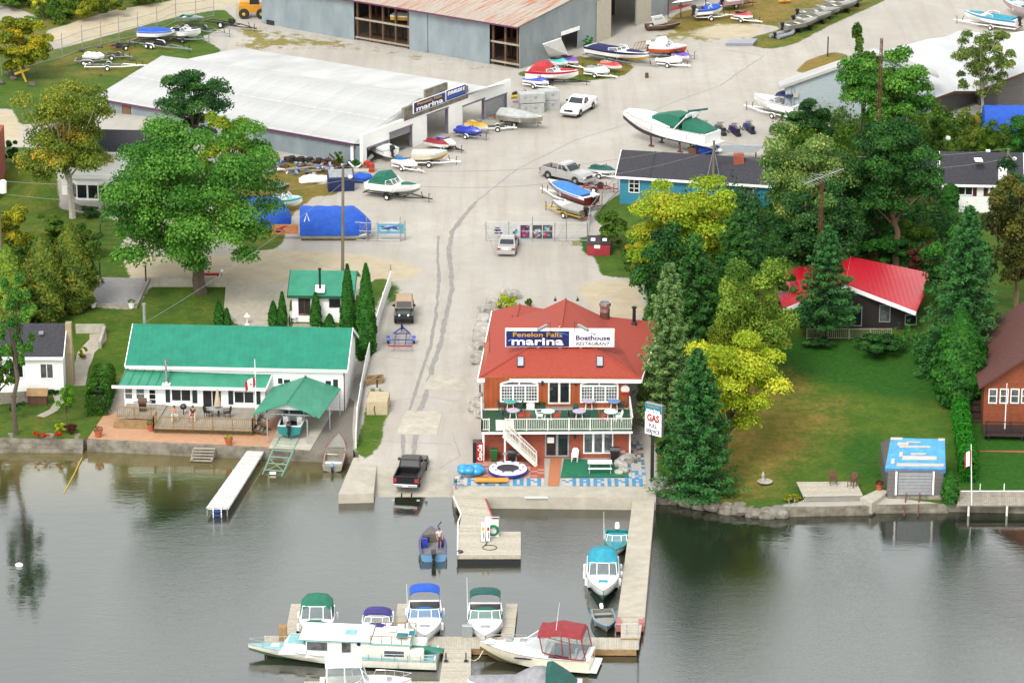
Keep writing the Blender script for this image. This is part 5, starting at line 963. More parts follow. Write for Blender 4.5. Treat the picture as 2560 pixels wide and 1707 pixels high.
def car(kind,name,label,cat,col,top=None,rim=m_galv):
 root=thing(name,label,cat)
 if kind=='pickup':L,W,zl,zb,ws=5.7,1.98,.42,1.16,(1.75,-1.75)
 elif kind=='jeep':L,W,zl,zb,ws=3.8,1.66,.55,1.08,(1.2,-1.15)
 else:L,W,zl,zb,ws=4.5,1.74,.28,.86,(1.38,-1.32)
 r=.40 if kind!='sedan' else.32;w2=W/2;h=L/2
 if kind=='pickup':st=[(-.72,zb),(.95,zb+.02),(1.1,zb),(2.2,zb-.04),(2.62,zb-.12),(2.8,zb-.3)];gh=((-.70,1.02),(-.52,.30),1.84);dk=None
 elif kind=='jeep':st=[(-h,zb),(.35,zb),(.42,zb),(1.62,zb-.06),(1.72,zb-.1),(1.76,zb-.2)];gh=((-h+.02,.42),(-h+.06,.22),1.78)
 else:st=[(-h,.62),(-h+.1,.86),(-1.35,.95),(.8,.92),(1.2,.88),(1.95,.76),(h-.05,.62)];gh=((-1.65,1.05),(-1.0,.25),1.42)
 mb=MB();rings=[]
 for i,(x,z)in enumerate(st):k=.94 if i in(len(st)-1,)or(kind=='sedan' and i==0)else 1.;ww=w2*k*(.74 if kind=='jeep' and x>.4 else 1);rings.append([(x,-ww,zl),(x,-ww,lerp(zl,z,.62)),(x,-ww*.93,z),(x,0,z+.03),(x,ww*.93,z),(x,ww,lerp(zl,z,.62)),(x,ww,zl)])
 mb.loft(rings,True,True)
 if kind=='pickup':
  for s in(-1,1):mb.bevbox(-h+.05,-.74,*sorted((s*w2,s*(w2-.12))),zl,zb+.06,.03)
  mb.box(-h+.05,-.74,-w2+.1,w2-.1,zl+.02,.72);mb.box(-.78,-.72,-w2+.1,w2-.1,.6,zb+.02)
 if kind=='jeep':
  for s in(-1,1):mb.bevbox(.55,1.95,*sorted((s*w2*.72,s*(w2+.04))),.82,.92,.03);mb.bevbox(-1.65,-.7,*sorted((s*w2,s*(w2+.08))),.85,.93,.03)
 mb.obj('body',col,root,True)
 if kind=='pickup':
  q=MB();q.bevbox(-h,-h+.07,-w2+.04,w2-.04,.55,zb+.05,.02);q.obj('tailgate',col,root);q=MB();q.box(-h+.1,-.8,-w2+.13,w2-.13,.725,.74);q.obj('bed_liner',m_black,root)
 (xa,xb),(ta,tb),zt=gh;wb,wt=w2*.94,w2*(.80 if kind!='jeep' else.9);z0=(zb+.01)if kind!='sedan' else.9;tm=(zt+.04)
 bt=[(xa,-wb,z0),(xb,-wb,z0),(xb,wb,z0),(xa,wb,z0)];tp=[(ta,-wt,zt),(tb,-wt,zt),(tb,wt,zt),(ta,wt,zt)];mb=MB();mb.loft([bt,[(lerp(a[0],b[0],.86),lerp(a[1],b[1],.86),lerp(a[2],b[2],.86))for a,b in zip(bt,tp)],[(p[0]*.9,p[1]*.9,tm)for p in tp]],True,True);mb.obj('cab' if kind!='jeep' else 'soft_top',top or col,root,True)
 F=lambda i:[bt[i],bt[(i+1)%4],tp[(i+1)%4],tp[i]]
 for nm,i,u0,u1,v0,v1 in(('windshield',1,.06,.94,.08,.84),('rear_window',3,.08,.92,.15,.82)):q=MB();qin(q,F(i),u0,u1,v0,v1,.015);q.obj(nm,m_glass,root)
 for i in(0,2):
  for u0,u1 in(((.08,.40),(.46,.80))if kind!='jeep' else((.08,.55),(.62,.9))):q=MB();a,b=(u0,u1)if i==0 else(1-u1,1-u0);qin(q,F(i),a,b,.12,.82,.012);q.obj('side_window',m_glass,root)
 for x in ws:
  for s in(-1,1):
   q=MB();q.lathe([(.05,-.02),(r+.07,-.02),(r+.07,.02),(.05,.02)],16,(x,s*(w2-.01),r+.01),'y');q.obj('wheel_arch',m_black,root);wheel(root,x,s*(w2-.08),r,.24,rim)
 zf={'pickup':.82,'jeep':.88,'sedan':.55}[kind];xf=st[-1][0];q=MB();q.box(xf,xf+.03,-w2*.5,w2*.5,zf-.13,zf+.1);q.obj('grille',m_black if kind!='jeep' else col,root)
 for s in(-1,1):
  q=MB();
  if kind=='jeep':q.lathe([(.1,0),(.1,.05)],10,(xf+.02,s*w2*.48,zf),'x')
  else:q.box(xf-.04,xf+.035,*sorted((s*w2*.56,s*w2*.92)),zf-.1,zf+.08)
  q.obj('headlight',m_white,root);q=MB();xr=-h;q.box(xr-.015,xr+.12,*sorted((s*w2*.74,s*(w2+.012))),zf-.12,zf+.22)if kind!='sedan' else q.box(xr-.015,xr+.12,*sorted((s*w2*.6,s*w2*.96)),.62,.78);q.obj('taillight',m_red,root)
  q=MB();q.bevbox(.55 if kind!='jeep' else.2,.7 if kind!='jeep' else.3,*sorted((s*w2*.98,s*(w2+.2))),z0+.12,z0+.32,.02);q.obj('mirror',m_black if kind!='sedan' else col,root)
 for nm,x,sg in(('front_bumper',xf,1),('rear_bumper',-h,-1)):
  q=MB();q.bevbox(*sorted((x,x+sg*.16)),-w2*.97,w2*.97,zl-.06,zl+.16,.03);q.obj(nm,{'pickup':m_chrome,'jeep':m_black,'sedan':col}[kind],root)
 q=MB();q.box(-h-.175,-h-.16,-.2,.2,zl-.02,zl+.12)if kind!='sedan' else q.box(-h-.02,-h-.005,-.2,.2,.62,.76);q.obj('license_plate',m_white,root)
 if kind=='jeep':
  for s in(-1,1):q=MB();q.box(1.78,1.83,s*.3-.05,s*.3+.05,.5,.58);q.obj('fog_lamp',m_white,root)
 u=MB();u.box(-h+.3,h-.4,-w2*.8,w2*.8,.22,zl+.02);u.obj('underbody',m_black,root);return root
def put(root,a,b=None,z=None,h=0.,pose=None):
 A=G(*a,h)if z is None else P(*a,z)
 if b is not None and not isinstance(b,(int,float)):
  B=G(*b,h)if z is None else P(*b,z);d=B-A;c=(A+B)/2;rz=math.atan2(d.y,d.x)
 else:c,rz=A,R(b or 0)
 root.location=(c.x,c.y,(TT(c.x,c.y)if z is None else z));root.rotation_euler[2]=rz;return root
def span(a,b,z=None,h=0.):return((G(*a,h)if z is None else P(*a,z))-(G(*b,h)if z is None else P(*b,z))).length
# ================================================================ the boat yard
c_red=paint('hull red',C(226,40,60));c_navy=paint('hull navy',C(28,26,96));c_maroon=paint('hull maroon',C(130,36,44));c_orange=paint('hull orange',C(240,96,40));c_teal=paint('hull teal',C(40,150,150));c_lblue=paint('hull light blue',C(120,180,226));c_yel=paint('hull yellow',C(236,190,60));c_blue=paint('hull blue',C(60,80,210));c_purple=paint('hull purple',C(120,70,190));c_green=paint('hull green',C(30,130,100));c_alu=mat('aluminium hull',C(186,184,172),.4,.35,var=.2);c_pink=paint('hull pink',C(230,190,200));c_turq=paint('hull turquoise',C(90,210,210));c_silver=mat('silver paint',C(214,212,210),.3,.3,var=.06,coat=.5);c_wht=mat('vehicle white',(.76,.76,.76,1),.3,var=.05,coat=.5);c_blk=mat('vehicle black',(.006,.006,.008,1),.32,spec=.3);c_dgrn=mat('jeep green',(.02,.03,.03,1),.35,coat=.4)
k_red,k_navy,k_green,k_blue,k_turq,k_grey,k_dgreen,k_maroon=canv('red',224,56,66),canv('navy',36,34,104),canv('green',16,128,100),canv('bright blue',28,104,232),canv('turquoise',44,176,204),canv('grey',172,172,178),canv('dark green',30,104,96),canv('maroon',176,52,60)
def on_trailer(bt,tr,a,b,hd=1.25,tl=1.4):
 put(bt,a,b,h=hd);bt.location.z+=.52
 if tr:tr.location=bt.location;tr.location.z-=.52;tr.rotation_euler[2]=bt.rotation_euler[2];d=Vector((math.cos(tr.rotation_euler[2]),math.sin(tr.rotation_euler[2]),0));tr.location+=d*tl*.42;tr.location.z=TT(tr.location.x,tr.location.y)
def yb(label,a,b,W,D,tlabel=None,tk=None,tlab_group='boat trailers in the yard',hd=1.25,**k):
 L=span(a,b,h=hd);bt=boat('trailered_boat',label,'boat',L,W,D,group='boats parked in the yard',**k);tr=trailer('boat_trailer',tlabel,L+1.4,W,group=tlab_group,**(tk or{}))if tlabel else None;on_trailer(bt,tr,a,b,hd);return bt,tr
blkt=dict(col=m_black)
yb('white bowrider with green canopy and green bow cover, by the blue bin',(922,456),(1050,474),2.2,.95,'black trailer under the green canopied boat',blkt,stripe=c_wht,bottom=c_alu,camper=k_green,bowc=k_green,motor=None,wsh=.55)
yb('red and white bowrider with bright red covers, near the barn corner',(1318,178),(1446,186),2.3,.95,'black trailer under the red covered boat',blkt,stripe=c_red,camper=k_red,bowc=k_red,motor=None)
yb('large white runabout with navy stripe and navy covers',(1474,118),(1622,138),2.5,1.0,'galvanised trailer under the navy covered boat',dict(col=m_galv),stripe=c_navy,cov=k_navy,covt=(.05,.52),covh=(.1,.2,.35,.3),bowc=k_navy,motor=None,bottom=c_yel)
yb('white and orange runabout with white outboard and tilted canopy',(1626,116),(1716,122),2.1,.9,'small trailer under the orange boat',dict(col=m_galv),stripe=m_gel,hull=c_orange,camper=m_gel,motor=m_white)
yb('long white and yellow bowrider outside the workshop door',(1030,383),(1118,384),2.2,.85,'white trailer under the cream and yellow boat',dict(col=m_white),hull=m_cream,bottom=c_yel,motor=None,ws=False,cov=m_cream,covh=(.05,.2,.22,.1,.05),covt=(.02,.9))
yb('maroon and white boat under a blue tarp with white outboard',(1480,498),(1372,458),2.2,.95,'white trailer under the blue tarped maroon boat',dict(col=m_white),hull=c_maroon,stripe=m_gel,cov=canv('tarp blue',70,150,236),covh=(.1,.2,.55,.5,.12),covt=(.12,.86),motor=m_white,ws=False)
yb('grey covered jon boat with black outboard on the yellow trailer',(1462,528),(1384,506),1.7,.6,'yellow trailer under the grey covered jon boat',dict(col=m_yel),hull=c_alu,cov=canv('light grey',206,200,190),covh=(.06,.08,.08,.06),motor=m_black,mh=.8,ws=False,hd=1.0)
yb('white boat under a bright blue tarp beside the dirt road',(349,78),(437,84),2.2,.9,'dark trailer under the blue tarped boat by the dirt road',blkt,cov=k_blue,covh=(.25,.3,.4,.3,.1),motor=None,ws=False,bottom=c_alu)
yb('white runabout with open dark cockpit and upright windshield by the dirt road',(424,76),(502,80),2.1,.85,'long grey trailer under the white runabout by the dirt road',dict(col=m_galv),seats=k_navy,motor=None,floor=k_navy)
yb('white speedboat with turquoise cover and black outboard, upper right corner',(2546,54),(2412,36),2.3,.95,'white trailer under the turquoise covered speedboat',dict(col=m_white),stripe=c_lblue,cov=k_turq,covh=(.1,.15,.3,.12,.05),covt=(.08,.72),bowc=k_turq,motor=m_black)
yb('pink hulled white runabout at the top right edge',(2600,30),(2508,4),2.3,.95,None,hull=c_pink,seats=k_turq,motor=None)
yb('turquoise and white boat half hidden by the big maple',(680,500),(756,506),2.0,.8,None,stripe=c_turq,deck=c_turq,motor=None,hd=1.0)
yb('dark red aluminium boat with green inside, right of the big maple',(672,470),(723,472),1.7,.7,None,hull=c_maroon,deck=c_green,benches=3,motor=None,ws=False,hd=.9,seats=c_green,bottom=c_alu)
yb('white and blue boat stored by the kayak rack',(1738,26),(1806,22),2.0,.9,'white trailer below the kayak rack',dict(col=m_white),stripe=c_blue,cov=k_blue,covh=(.2,.4,.3),covt=(.3,.9),motor=m_black)
b_,t_=yb('white cabin boat with navy canopy behind the pale blue workshop',(2000,262),(1886,238),2.5,1.2,'white trailer poking out behind the pale blue workshop',dict(col=m_white),bim=k_navy,bx=(.1,.42),motor=None,stripe=m_gel,hd=1.8)
bt=boat('stern_boat','white boat with black outboard parked inside the left workshop bay','boat',5,2.1,.9,motor=m_black,cov=m_gel,covh=(.05,.1,.1),ws=False,stripe=c_green);put(bt,(968,405),125);bt.location.z+=.5;bt.location+=Vector((-1.0,1.9,0))
bt=boat('racked_boat','yellow hulled white boat on the upper rack inside the barn','boat',4.6,1.8,.8,hull=c_yel,motor=None,ws=False,cov=m_gel,covh=(.05,.1,.1));c=BFW.pt(BFW.uz(1003,50)[0],BNZ+2.85,-1.9);bt.location=c;bt.rotation_euler[2]=math.atan2(BFW.d.y,BFW.d.x)+R(20)
# personal watercraft on small trailers
def pwc(label,a,b,c1,c2,tl=None,seat=m_black,col=m_white,cov=None,hd=.8):
 j=jetski('jet_ski',label,c1,c2,seat,max(2.5,min(3.2,span(a,b,h=hd))),group='jet skis in the yard',cov=cov);put(j,a,b,h=hd);j.location.z+=.42
 if tl:t=trailer('jet_ski_trailer',tl,4.0,1.25,col,fend=m_white,h=.36,r=.26,group='jet ski trailers');t.location=j.location;t.location.z-=.42;t.rotation_euler[2]=j.rotation_euler[2];d=Vector((math.cos(t.rotation_euler[2]),math.sin(t.rotation_euler[2]),0));t.location+=d*.45
pwc('blue and white jet ski left of the red covered boat',(1306,197),(1376,208),c_blue,m_gel,'white trailer carrying the jet ski left of the red boat',m_gel)
pwc('grey and white jet ski with grey seat in front of the navy boat',(1464,172),(1524,180),m_gel,m_gel,'white trailer carrying the grey seated jet ski',m_grey)
pwc('large red and white jet ski between the navy boat and the small grey one',(1478,152),(1577,168),c_red,m_gel,None,m_tan,hd=.9)
pwc('white jet ski with black seat on the trailer nearest the orange boat',(1641,147),(1706,153),m_gel,m_gel,'white trailer right of the navy boat')
pwc('purple jet ski just behind the white one by the orange boat',(1688,135),(1722,144),c_purple,m_gel)
pwc('turquoise and white jet ski behind the red covered boat',(1376,150),(1420,160),c_turq,m_gel)
pwc('violet and white jet ski behind the red covered boat',(1402,145),(1446,157),c_purple,m_gel,'white trailer behind the red covered boat')
pwc('blue jet ski with white stripes in front of the second workshop door',(1138,322),(1205,332),c_blue,c_blue,'dark trailer carrying the blue jet ski at the workshop',c_blue,m_galv)
pwc('yellow and white jet ski with blue nose beside the workshop pillar',(1166,308),(1222,322),c_yel,m_gel,None,c_yel)
pwc('white jet ski with bright blue seat nearest the red barrels',(985,400),(1044,414),m_gel,m_gel,'white trailer carrying the blue seated jet ski',canv('seat blue',20,140,220))
pwc('white jet ski with maroon cover on a black double trailer',(1064,352),(1122,366),k_maroon,m_gel,None,k_maroon)
pwc('cream and purple jet ski beside the maroon covered one',(1088,350),(1140,362),m_cream,m_gel,'long black double jet ski trailer by the workshop',c_purple,m_black)
pwc('jet ski under a dark green cover beside the silver pickup',(1474,420),(1538,430),k_dgreen,m_gel,'white trailer carrying the green covered jet ski',cov=k_dgreen)
pwc('black and yellow jet ski behind the stacked white crates',(1284,240),(1326,238),m_yel,m_yel,None,m_black)
pwc('small white jet ski on the trailer by the dirt road',(216,140),(254,142),m_gel,m_gel,None,m_gel)
# empty trailers
def et(label,a,b,W,col,**k):t=trailer('empty_trailer',label,span(a,b,h=.46),W,col,group='empty trailers',**k);put(t,a,b,h=.46);return t
et('white empty boat trailer nearest the white workshop roof',(212,164),(364,163),2.0,m_white);et('dark tandem trailer holding the small white jet ski',(188,150),(270,150),2.0,m_galv,tandem=True,fend=m_white);et('galvanised tandem boat trailer on the grass below the blue tarped boat',(330,100),(478,124),2.1,m_galv,tandem=True,fend=m_white)
et('grey empty trailer farthest up by the dirt road',(450,62),(578,86),2.0,m_galv);et('dark heavy trailer frame beside the yellow loader',(520,50),(640,72),2.0,m_black,r=.4);et('red empty trailer between the silver pickup and the blue bungalow',(1462,464),(1542,472),2.0,m_red,r=.34)
et('small grey trailer beside the right workshop door',(1236,292),(1300,280),1.6,m_galv);et('low white jet ski trailer right of the yellow jet ski',(1216,316),(1290,316),1.3,m_white,r=.26,h=.36)
bl=paint('trailer blue',C(40,66,190));t=trailer('launch_trailer','bright blue empty boat trailer hitched to the dark jeep',5.6,2.1,bl,fend=bl);put(t,(1000,884),(1007,822));t.scale=(1,1.08,1)
et('small grey trailer standing in the scrap beside the white empty trailer',(262,136),(330,142),1.7,m_galv);et('black frame trailer on the grass near the chain of rocks',(280,118),(345,108),1.8,m_black);et('rusty trailer at the top edge right of the barn',(1802,10),(1890,6),1.9,m_rust)
yb('pinkish white runabout at the top edge beside the dry track',(1808,2),(1880,-6),2.0,.85,None,hull=c_pink,motor=m_black,cov=m_offw,covh=(.1,.2,.2),ws=False);yb('green skiff on the grass at the far top left trailers',(448,50),(510,58),1.6,.6,None,hull=c_alu,deck=c_green,ws=False,benches=2,motor=None,hd=.6);pwc('red jet ski at the grass edge near the kayak rack',(1840,36),(1880,42),c_red,m_gel,'white jet ski trailer near the kayak rack')
# road vehicles
put(car('pickup','pickup_truck','white pickup with single cab facing left, beside the stacked crates','pickup',c_wht),(1478,257),(1414,296),h=0.2)
put(car('pickup','pickup_truck','silver white extended cab pickup facing right by the green covered jet ski','pickup',c_silver),(1364,433),(1474,458),h=.2)
bp_=car('pickup','pickup_truck','black pickup reversing a trailer down the boat ramp','pickup',c_blk);put(bp_,(1019,1224),(1038,1166),h=0.)
put(car('sedan','silver_sedan','silver sedan parked behind the poster fence','car',c_silver),(1264,645),(1276,602))
put(car('jeep','jeep','dark green jeep with tan soft top towing the blue trailer','jeep',c_dgrn,m_tan,m_galv),(1012,768),(1009,824));
put(car('sedan','white_car','white car parked in the driveway beside the garden steps','car',c_wht),(344,592),(346,560))
rt=trailer('ramp_trailer','galvanised boat trailer backed under water behind the black pickup',5.6,2.0,m_galv);put(rt,(1012,1278),(1020,1238),z=-.55);rt.rotation_euler[1]=R(-6)
def snowmobile(label,c,a,rz):
 root=thing('snowmobile',label,'snowmobile',group='snowmobiles in a row');m=MB();m.loft([[(x,-w,z0),(x,-w*.8,z1),(x,w*.8,z1),(x,w,z0)]for x,w,z0,z1 in((-1.3,.22,.35,.55),(-.3,.25,.35,.75),(.1,.38,.3,.85),(.7,.46,.28,.78),(1.2,.3,.3,.45))],True,True);m.obj('cowling',c,root,True)
 m=MB();m.bevbox(-1.35,.05,-.2,.2,.55,.85);m.obj('seat',m_black,root);m=MB();m.box(-1.5,.1,-.24,.24,.03,.34);m.obj('track',m_rubber,root);m=MB();m.add([(.35,-.3,.82),(.35,.3,.82),(.1,.26,1.2),(.1,-.26,1.2)],[(0,1,2,3)]);m.obj('windshield',m_clear,root);m=MB();m.tube([(-.02,-.4,1.08),(.08,0,1.0),(-.02,.4,1.08)],.03,5);m.obj('handlebar',m_black,root)
 for s in(-1,1):m=MB();m.tube([(.4,s*.5,.06),(1.3,s*.5,.06),(1.5,s*.5,.22)],.07,5);m.tube([(.8,s*.5,.1),(.7,s*.3,.4)],.04,4);m.obj('ski',m_black,root)
 put(root,a,rz)
for x,y,c,l in((1762,322,c_maroon,'dark maroon snowmobile, nearest the big white cruiser'),(1800,326,m_grey,'grey and black snowmobile, second from the big white cruiser'),(1836,328,c_purple,'purple snowmobile with tall windshield, third from the cruiser'),(1872,322,m_blue,'dark blue snowmobile, farthest from the big white cruiser')):snowmobile(l,mat('sled '+l[:6],tuple(v*.35 for v in c.node_tree.nodes['Principled BSDF'].inputs['Base Color'].links[0].from_node.color_ramp.elements[1].color[:3])+(1,),.35),(x,y+6),105)
# big cruiser on stands
def dry_cruiser():
 a,b=(1782,330),(1558,294);L=span(a,b,h=2.6);D=1.75;bt=boat('cabin_cruiser','large white cabin cruiser with green canvas standing on blocks in the yard','boat',L,3.1,D,stripe=m_gel,bottom=mat('antifoul',C(90,76,96),.7),tc=.42,ws=False,motor=None,rails=True,fenders=2,plat=True);put(bt,a,b,h=2.6);bt.location.z+=.75
 X=lambda t:-L/2+L*t;q=MB();q.loft([[(X(t),-w,z0),(X(t),-w*.8,z1),(X(t),w*.8,z1),(X(t),w,z0)]for t,w,z0,z1 in((.40,1.2,D,D+.5),(.55,1.15,D,D+.75),(.70,.95,D+.1,D+.6),(.86,.5,D+.2,D+.4))],True,True);q.obj('cabin',m_gel,bt,True)
 q=MB();q.loft([[(X(t),-w,z0),(X(t),-w*.85,z1),(X(t),0,z1+.1),(X(t),w*.85,z1),(X(t),w,z0)]for t,w,z0,z1 in((.30,1.25,D,D+1.25),(.42,1.22,D+.2,D+1.35),(.52,1.15,D+.4,D+1.1),(.62,.95,D+.5,D+.75))],True,True);q.obj('canopy',k_green,bt,True)
 q=MB();q.loft([[(X(t),-w,D),(X(t),-w*.9,D+h),(X(t),w*.9,D+h),(X(t),w,D)]for t,w,h in((.02,1.2,.15),(.12,1.25,.55),(.26,1.28,.9))],True,True);q.obj('cockpit_cover',k_green,bt,True)
 for s in(-1,1):q=MB();q.beam((X(.34),s*1.3,D),(X(.22),s*1.2,D+1.5),.35,.08);q.beam((X(.24),0,D+1.5),(X(.22),s*1.22,D+1.5),.1,.3);q.obj('radar_arch',m_gel,bt)
 q=MB();q.tube([(X(.33),-.9,D+1.45),(X(.12),-.9,D+2.1)],.12,6);q.obj('rolled_canvas',k_dgreen,bt);q=MB();q.loft([[(X(t),-w,z0),(X(t),-w*.7,z1),(X(t),w*.7,z1),(X(t),w,z0)]for t,w,z0,z1 in((.66,.7,D+.6,D+.78),(.8,.75,D+.45,D+.8),(.95,.3,D+.5,D+.7))],True,True);q.obj('dinghy',m_white,bt,True)
 for x in(.3,.62):
  for s in(-1,1):q=MB();q.beam((X(x),s*1.0,.35),(X(x),s*.9,-.75),.14,.14);q.beam((X(x)-.3,s*.9,-.7),(X(x)+.3,s*.9,-.7),.2,.12);q.obj('boat_stand',m_rust,bt)
 q=MB();q.box(X(.12),X(.2),-1,1,-.75,.0);q.obj('keel_block',m_brownwood,bt)
dry_cruiser()
# ================================================================ docks and boats on the water
m_plank=mat('dock plank',C(224,214,194),.8,var=.2,scale=4,rnd=.09);m_plank2=mat('white dock plank',(.50,.48,.46,1),.7,var=.16,rnd=.10);m_dconc=mat('dock concrete',C(224,216,198),.85,col2=C(202,192,172),scale=.9,bump=.1)
def dockq(name,label,px4,z,n,thick=.28,m=m_plank,along=True,fas=None,t=.05,frac=.93,group=None):
 """plank dock from four picture corners: 0-1 near edge left to right, 2-3 far edge right to left"""
 a,b,c,d=[P(x,y,z)for x,y in px4];root=thing(name,label,'dock',(a+b+c+d)/4-Vector((0,0,z)),group=group);
 if along:
  for i in range(n):
   v0,v1=(i+(1-frac)/2)/n,(i+(1+frac)/2)/n;j=random.uniform(-.008,.008);q=[a.lerp(d,v0),b.lerp(c,v0),b.lerp(c,v1),a.lerp(d,v1)];mb=MB();mb.slab([v+Vector((0,0,j))for v in q],t);W(mb,root,'plank',m)
 else:
  for i in range(n):
   v0,v1=(i+(1-frac)/2)/n,(i+(1+frac)/2)/n;j=random.uniform(-.008,.008);q=[a.lerp(b,v0),a.lerp(b,v1),d.lerp(c,v1),d.lerp(c,v0)];mb=MB();mb.slab([v+Vector((0,0,j))for v in q],t);W(mb,root,'plank',m)
 mb=MB();ctr=(a+b+c+d)/4;q=[ctr+(v-ctr)*.985 for v in(a,b,c,d)];mb.slab([v-Vector((0,0,t+.004))for v in q],thick);W(mb,root,'frame',fas or m_wood2);return root
dockq('main_walkway','long plank walkway running across the foreground behind the cruisers',[(660,1616),(1598,1622),(1598,1593),(660,1588)],.55,150,.45,along=False)
dockq('stem_dock','wide plank dock leading down from the walkway to the bottom edge',[(1090,1760),(1176,1760),(1178,1613),(1112,1613)],.56,40,.4)
dockq('bottom_walkway','plank walkway along the bottom edge, left of the wide dock',[(760,1760),(1112,1760),(1112,1702),(760,1702)],.55,60,.4,along=False)
FG='finger docks'
dockq('finger_dock','left finger dock between open water and the green covered cruiser',[(712,1590),(738,1590),(757,1508),(728,1508)],.5,28,.3,group=FG);dockq('finger_dock','middle finger dock beside the blue bimini boat',[(984,1590),(1012,1590),(1022,1508),(994,1508)],.5,28,.3,group=FG);dockq('finger_dock','right finger dock beside the green bimini boat',[(1252,1590),(1285,1590),(1294,1508),(1266,1508)],.5,28,.3,group=FG)
mb=MB();pts=[P(x,y,.8)for x,y in((1544,1540),(1612,1540),(1637,1246),(1582,1246))];mb.loft([[(p.x,p.y,-.2)for p in pts],pts],True,True);cd=one(mb,'concrete_dock',m_dconc,'long pale concrete dock reaching out from the quay on the right','dock')
dockq('ramp_dock','short plank ramp joining the concrete dock to the walkway',[(1552,1594),(1600,1594),(1608,1538),(1552,1538)],.7,16,.3)
for x,l in((1547,'red block on the left end corner of the concrete dock'),(1603,'red block on the right end corner of the concrete dock')):mb=MB();c=P(x,1562,.5);mb.cbox(c,(.35,.7,.7));one(mb,'dock_block',mat('faded red block',C(226,130,130),.7),l,'block','red dock blocks')
mb=MB();a,b=P(1538,1588,.6),P(1596,1588,.6);mb.tube([a,a+Vector((0,0,.9)),b+Vector((0,0,.9)),b],.035,5);mb.tube([a.lerp(b,.5),a.lerp(b,.5)+Vector((0,0,.9))],.03,5);mb.tube([b+Vector((0,0,.9)),P(1596,1622,1.5),P(1596,1622,.6)],.035,5);one(mb,'dock_handrail',m_galv,'grey pipe handrail where the concrete dock meets the walkway','handrail')
# fuel dock
fz=.72;r=thing('fuel_dock','angled plank fuel dock with a square end platform','dock',P(1200,1340,0));A0,A1,B0,B1,C0_,C1_=[P(x,y,fz)for x,y in((1134,1238),(1212,1238),(1154,1284),(1232,1296),(1147,1304),(1240,1302))]
def strip(a,b,c,d,n):
 for i in range(n):v0,v1=(i+.03)/n,(i+.97)/n;mb=MB();mb.slab([v+Vector((0,0,random.uniform(-.006,.006)))for v in(a.lerp(d,v0),b.lerp(c,v0),b.lerp(c,v1),a.lerp(d,v1))],.05);W(mb,r,'plank',m_plank)
 mb=MB();mb.slab([v-Vector((0,0,.052))for v in(a,b,c,d)],.3);W(mb,r,'frame',m_plank)
strip(B0,B1,A1,A0,16);pl=[P(x,y,fz)for x,y in((1144,1386),(1302,1386),(1302,1327),(1148,1290))];D_=P(1232,1296,fz);strip(P(1144,1386,fz),P(1302,1386,fz),P(1302,1328,fz),P(1146,1328,fz),18);strip(P(1146,1327.5,fz),P(1236,1327.5,fz),B1+Vector((0,-.05,0)),B0+Vector((0,-.05,0)),12)
mb=MB();q=[P(x,y,fz-.36)for x,y in((1146,1398),(1301,1398),(1301,1345),(1148,1345))];mb.loft([[v-Vector((0,0,.5))for v in q],q],True,True);W(mb,r,'float',m_black);mb=MB();mb.tube([P(1133,1239,.78),P(1153,1284,.78),P(1145,1304,.78),P(1144,1386,.78)],.06,5);W(mb,r,'edge_pipe',m_white);mb=MB();mb.tube([P(1212,1240,.78),P(1232,1294,.78)],.06,5);W(mb,r,'edge_pipe',m_red);mb=MB();mb.lathe([(.22,-.2),(.3,0),(.22,.2)],10,P(1150,1382,.65));W(mb,r,'corner_bumper',m_black)
p=thing('fuel_pump','white fuel cabinet with a green hose reel on the fuel dock','fuel pump',P(1230,1338,fz));L=p.location
mb=MB();mb.bevbox(-.5,.5,-.25,.25,0,1.25,.05);mb.obj('cabinet',m_white,p);mb=MB()
for k in range(3):mb.tube([(.1+(.42-.06*k)*math.cos(a),-.32-.04*k,.55+(.42-.06*k)*math.sin(a))for a in[i*math.pi/8 for i in range(17)]],.05,5)
mb.obj('hose_reel',mat('hose green',C(40,150,100),.5),p);mb=MB()
for y in(-.55,.55):mb.tube([(y,.05,0),(y,.05,1.5)],.04,5)
mb.tube([(-.55,.05,1.5),(.55,.05,1.5)],.04,5);mb.obj('guard_frame',m_galv,p);mb=MB();mb.bevbox(-.55,-.1,-.28,.22,1.2,1.42);mb.obj('cover_box',m_white,p)
p=thing('fuel_dispenser','slim fuel dispenser with nozzles and a yellow label beside the hose reel','fuel pump',P(1214,1352,fz));mb=MB();mb.box(-.42,.42,-.25,.25,0,.06);mb.obj('base',m_galv,p)
for x in(-.2,.2):mb=MB();mb.bevbox(x-.13,x+.13,-.15,.15,.06,1.5);o=mb.obj('dispenser',m_white,p);mb=MB();mb.box(x-.08,x+.08,-.17,-.15,.9,1.2);mb.obj('label',m_yel if x<0 else m_red,o);mb=MB();mb.tube([(x,-.17,.8),(x+.05,-.3,.6),(x,-.25,.3)],.03,5);mb.obj('nozzle',m_black,o)
mb=MB();c=P(1224,1368,fz+.03);mb.tube([P(1216,1352,fz+.3),P(1216,1362,fz+.03)]+[(c.x+.55*math.cos(a),c.y+.5*math.sin(a),c.z)for a in[i*.5+2.2 for i in range(14)]]+[P(1226,1345,fz+.1)],.028,5);one(mb,'fuel_hose',m_black,'loose black fuel hose lying in a loop on the dock','hose')
mb=MB();mb.tube([P(1312,1243,1.05),P(1368,1243,1.05),P(1378,1258,.3)],.06,6);one(mb,'quay_pipe',m_white,'white pipe running along the quay edge and bending into the water','pipe')
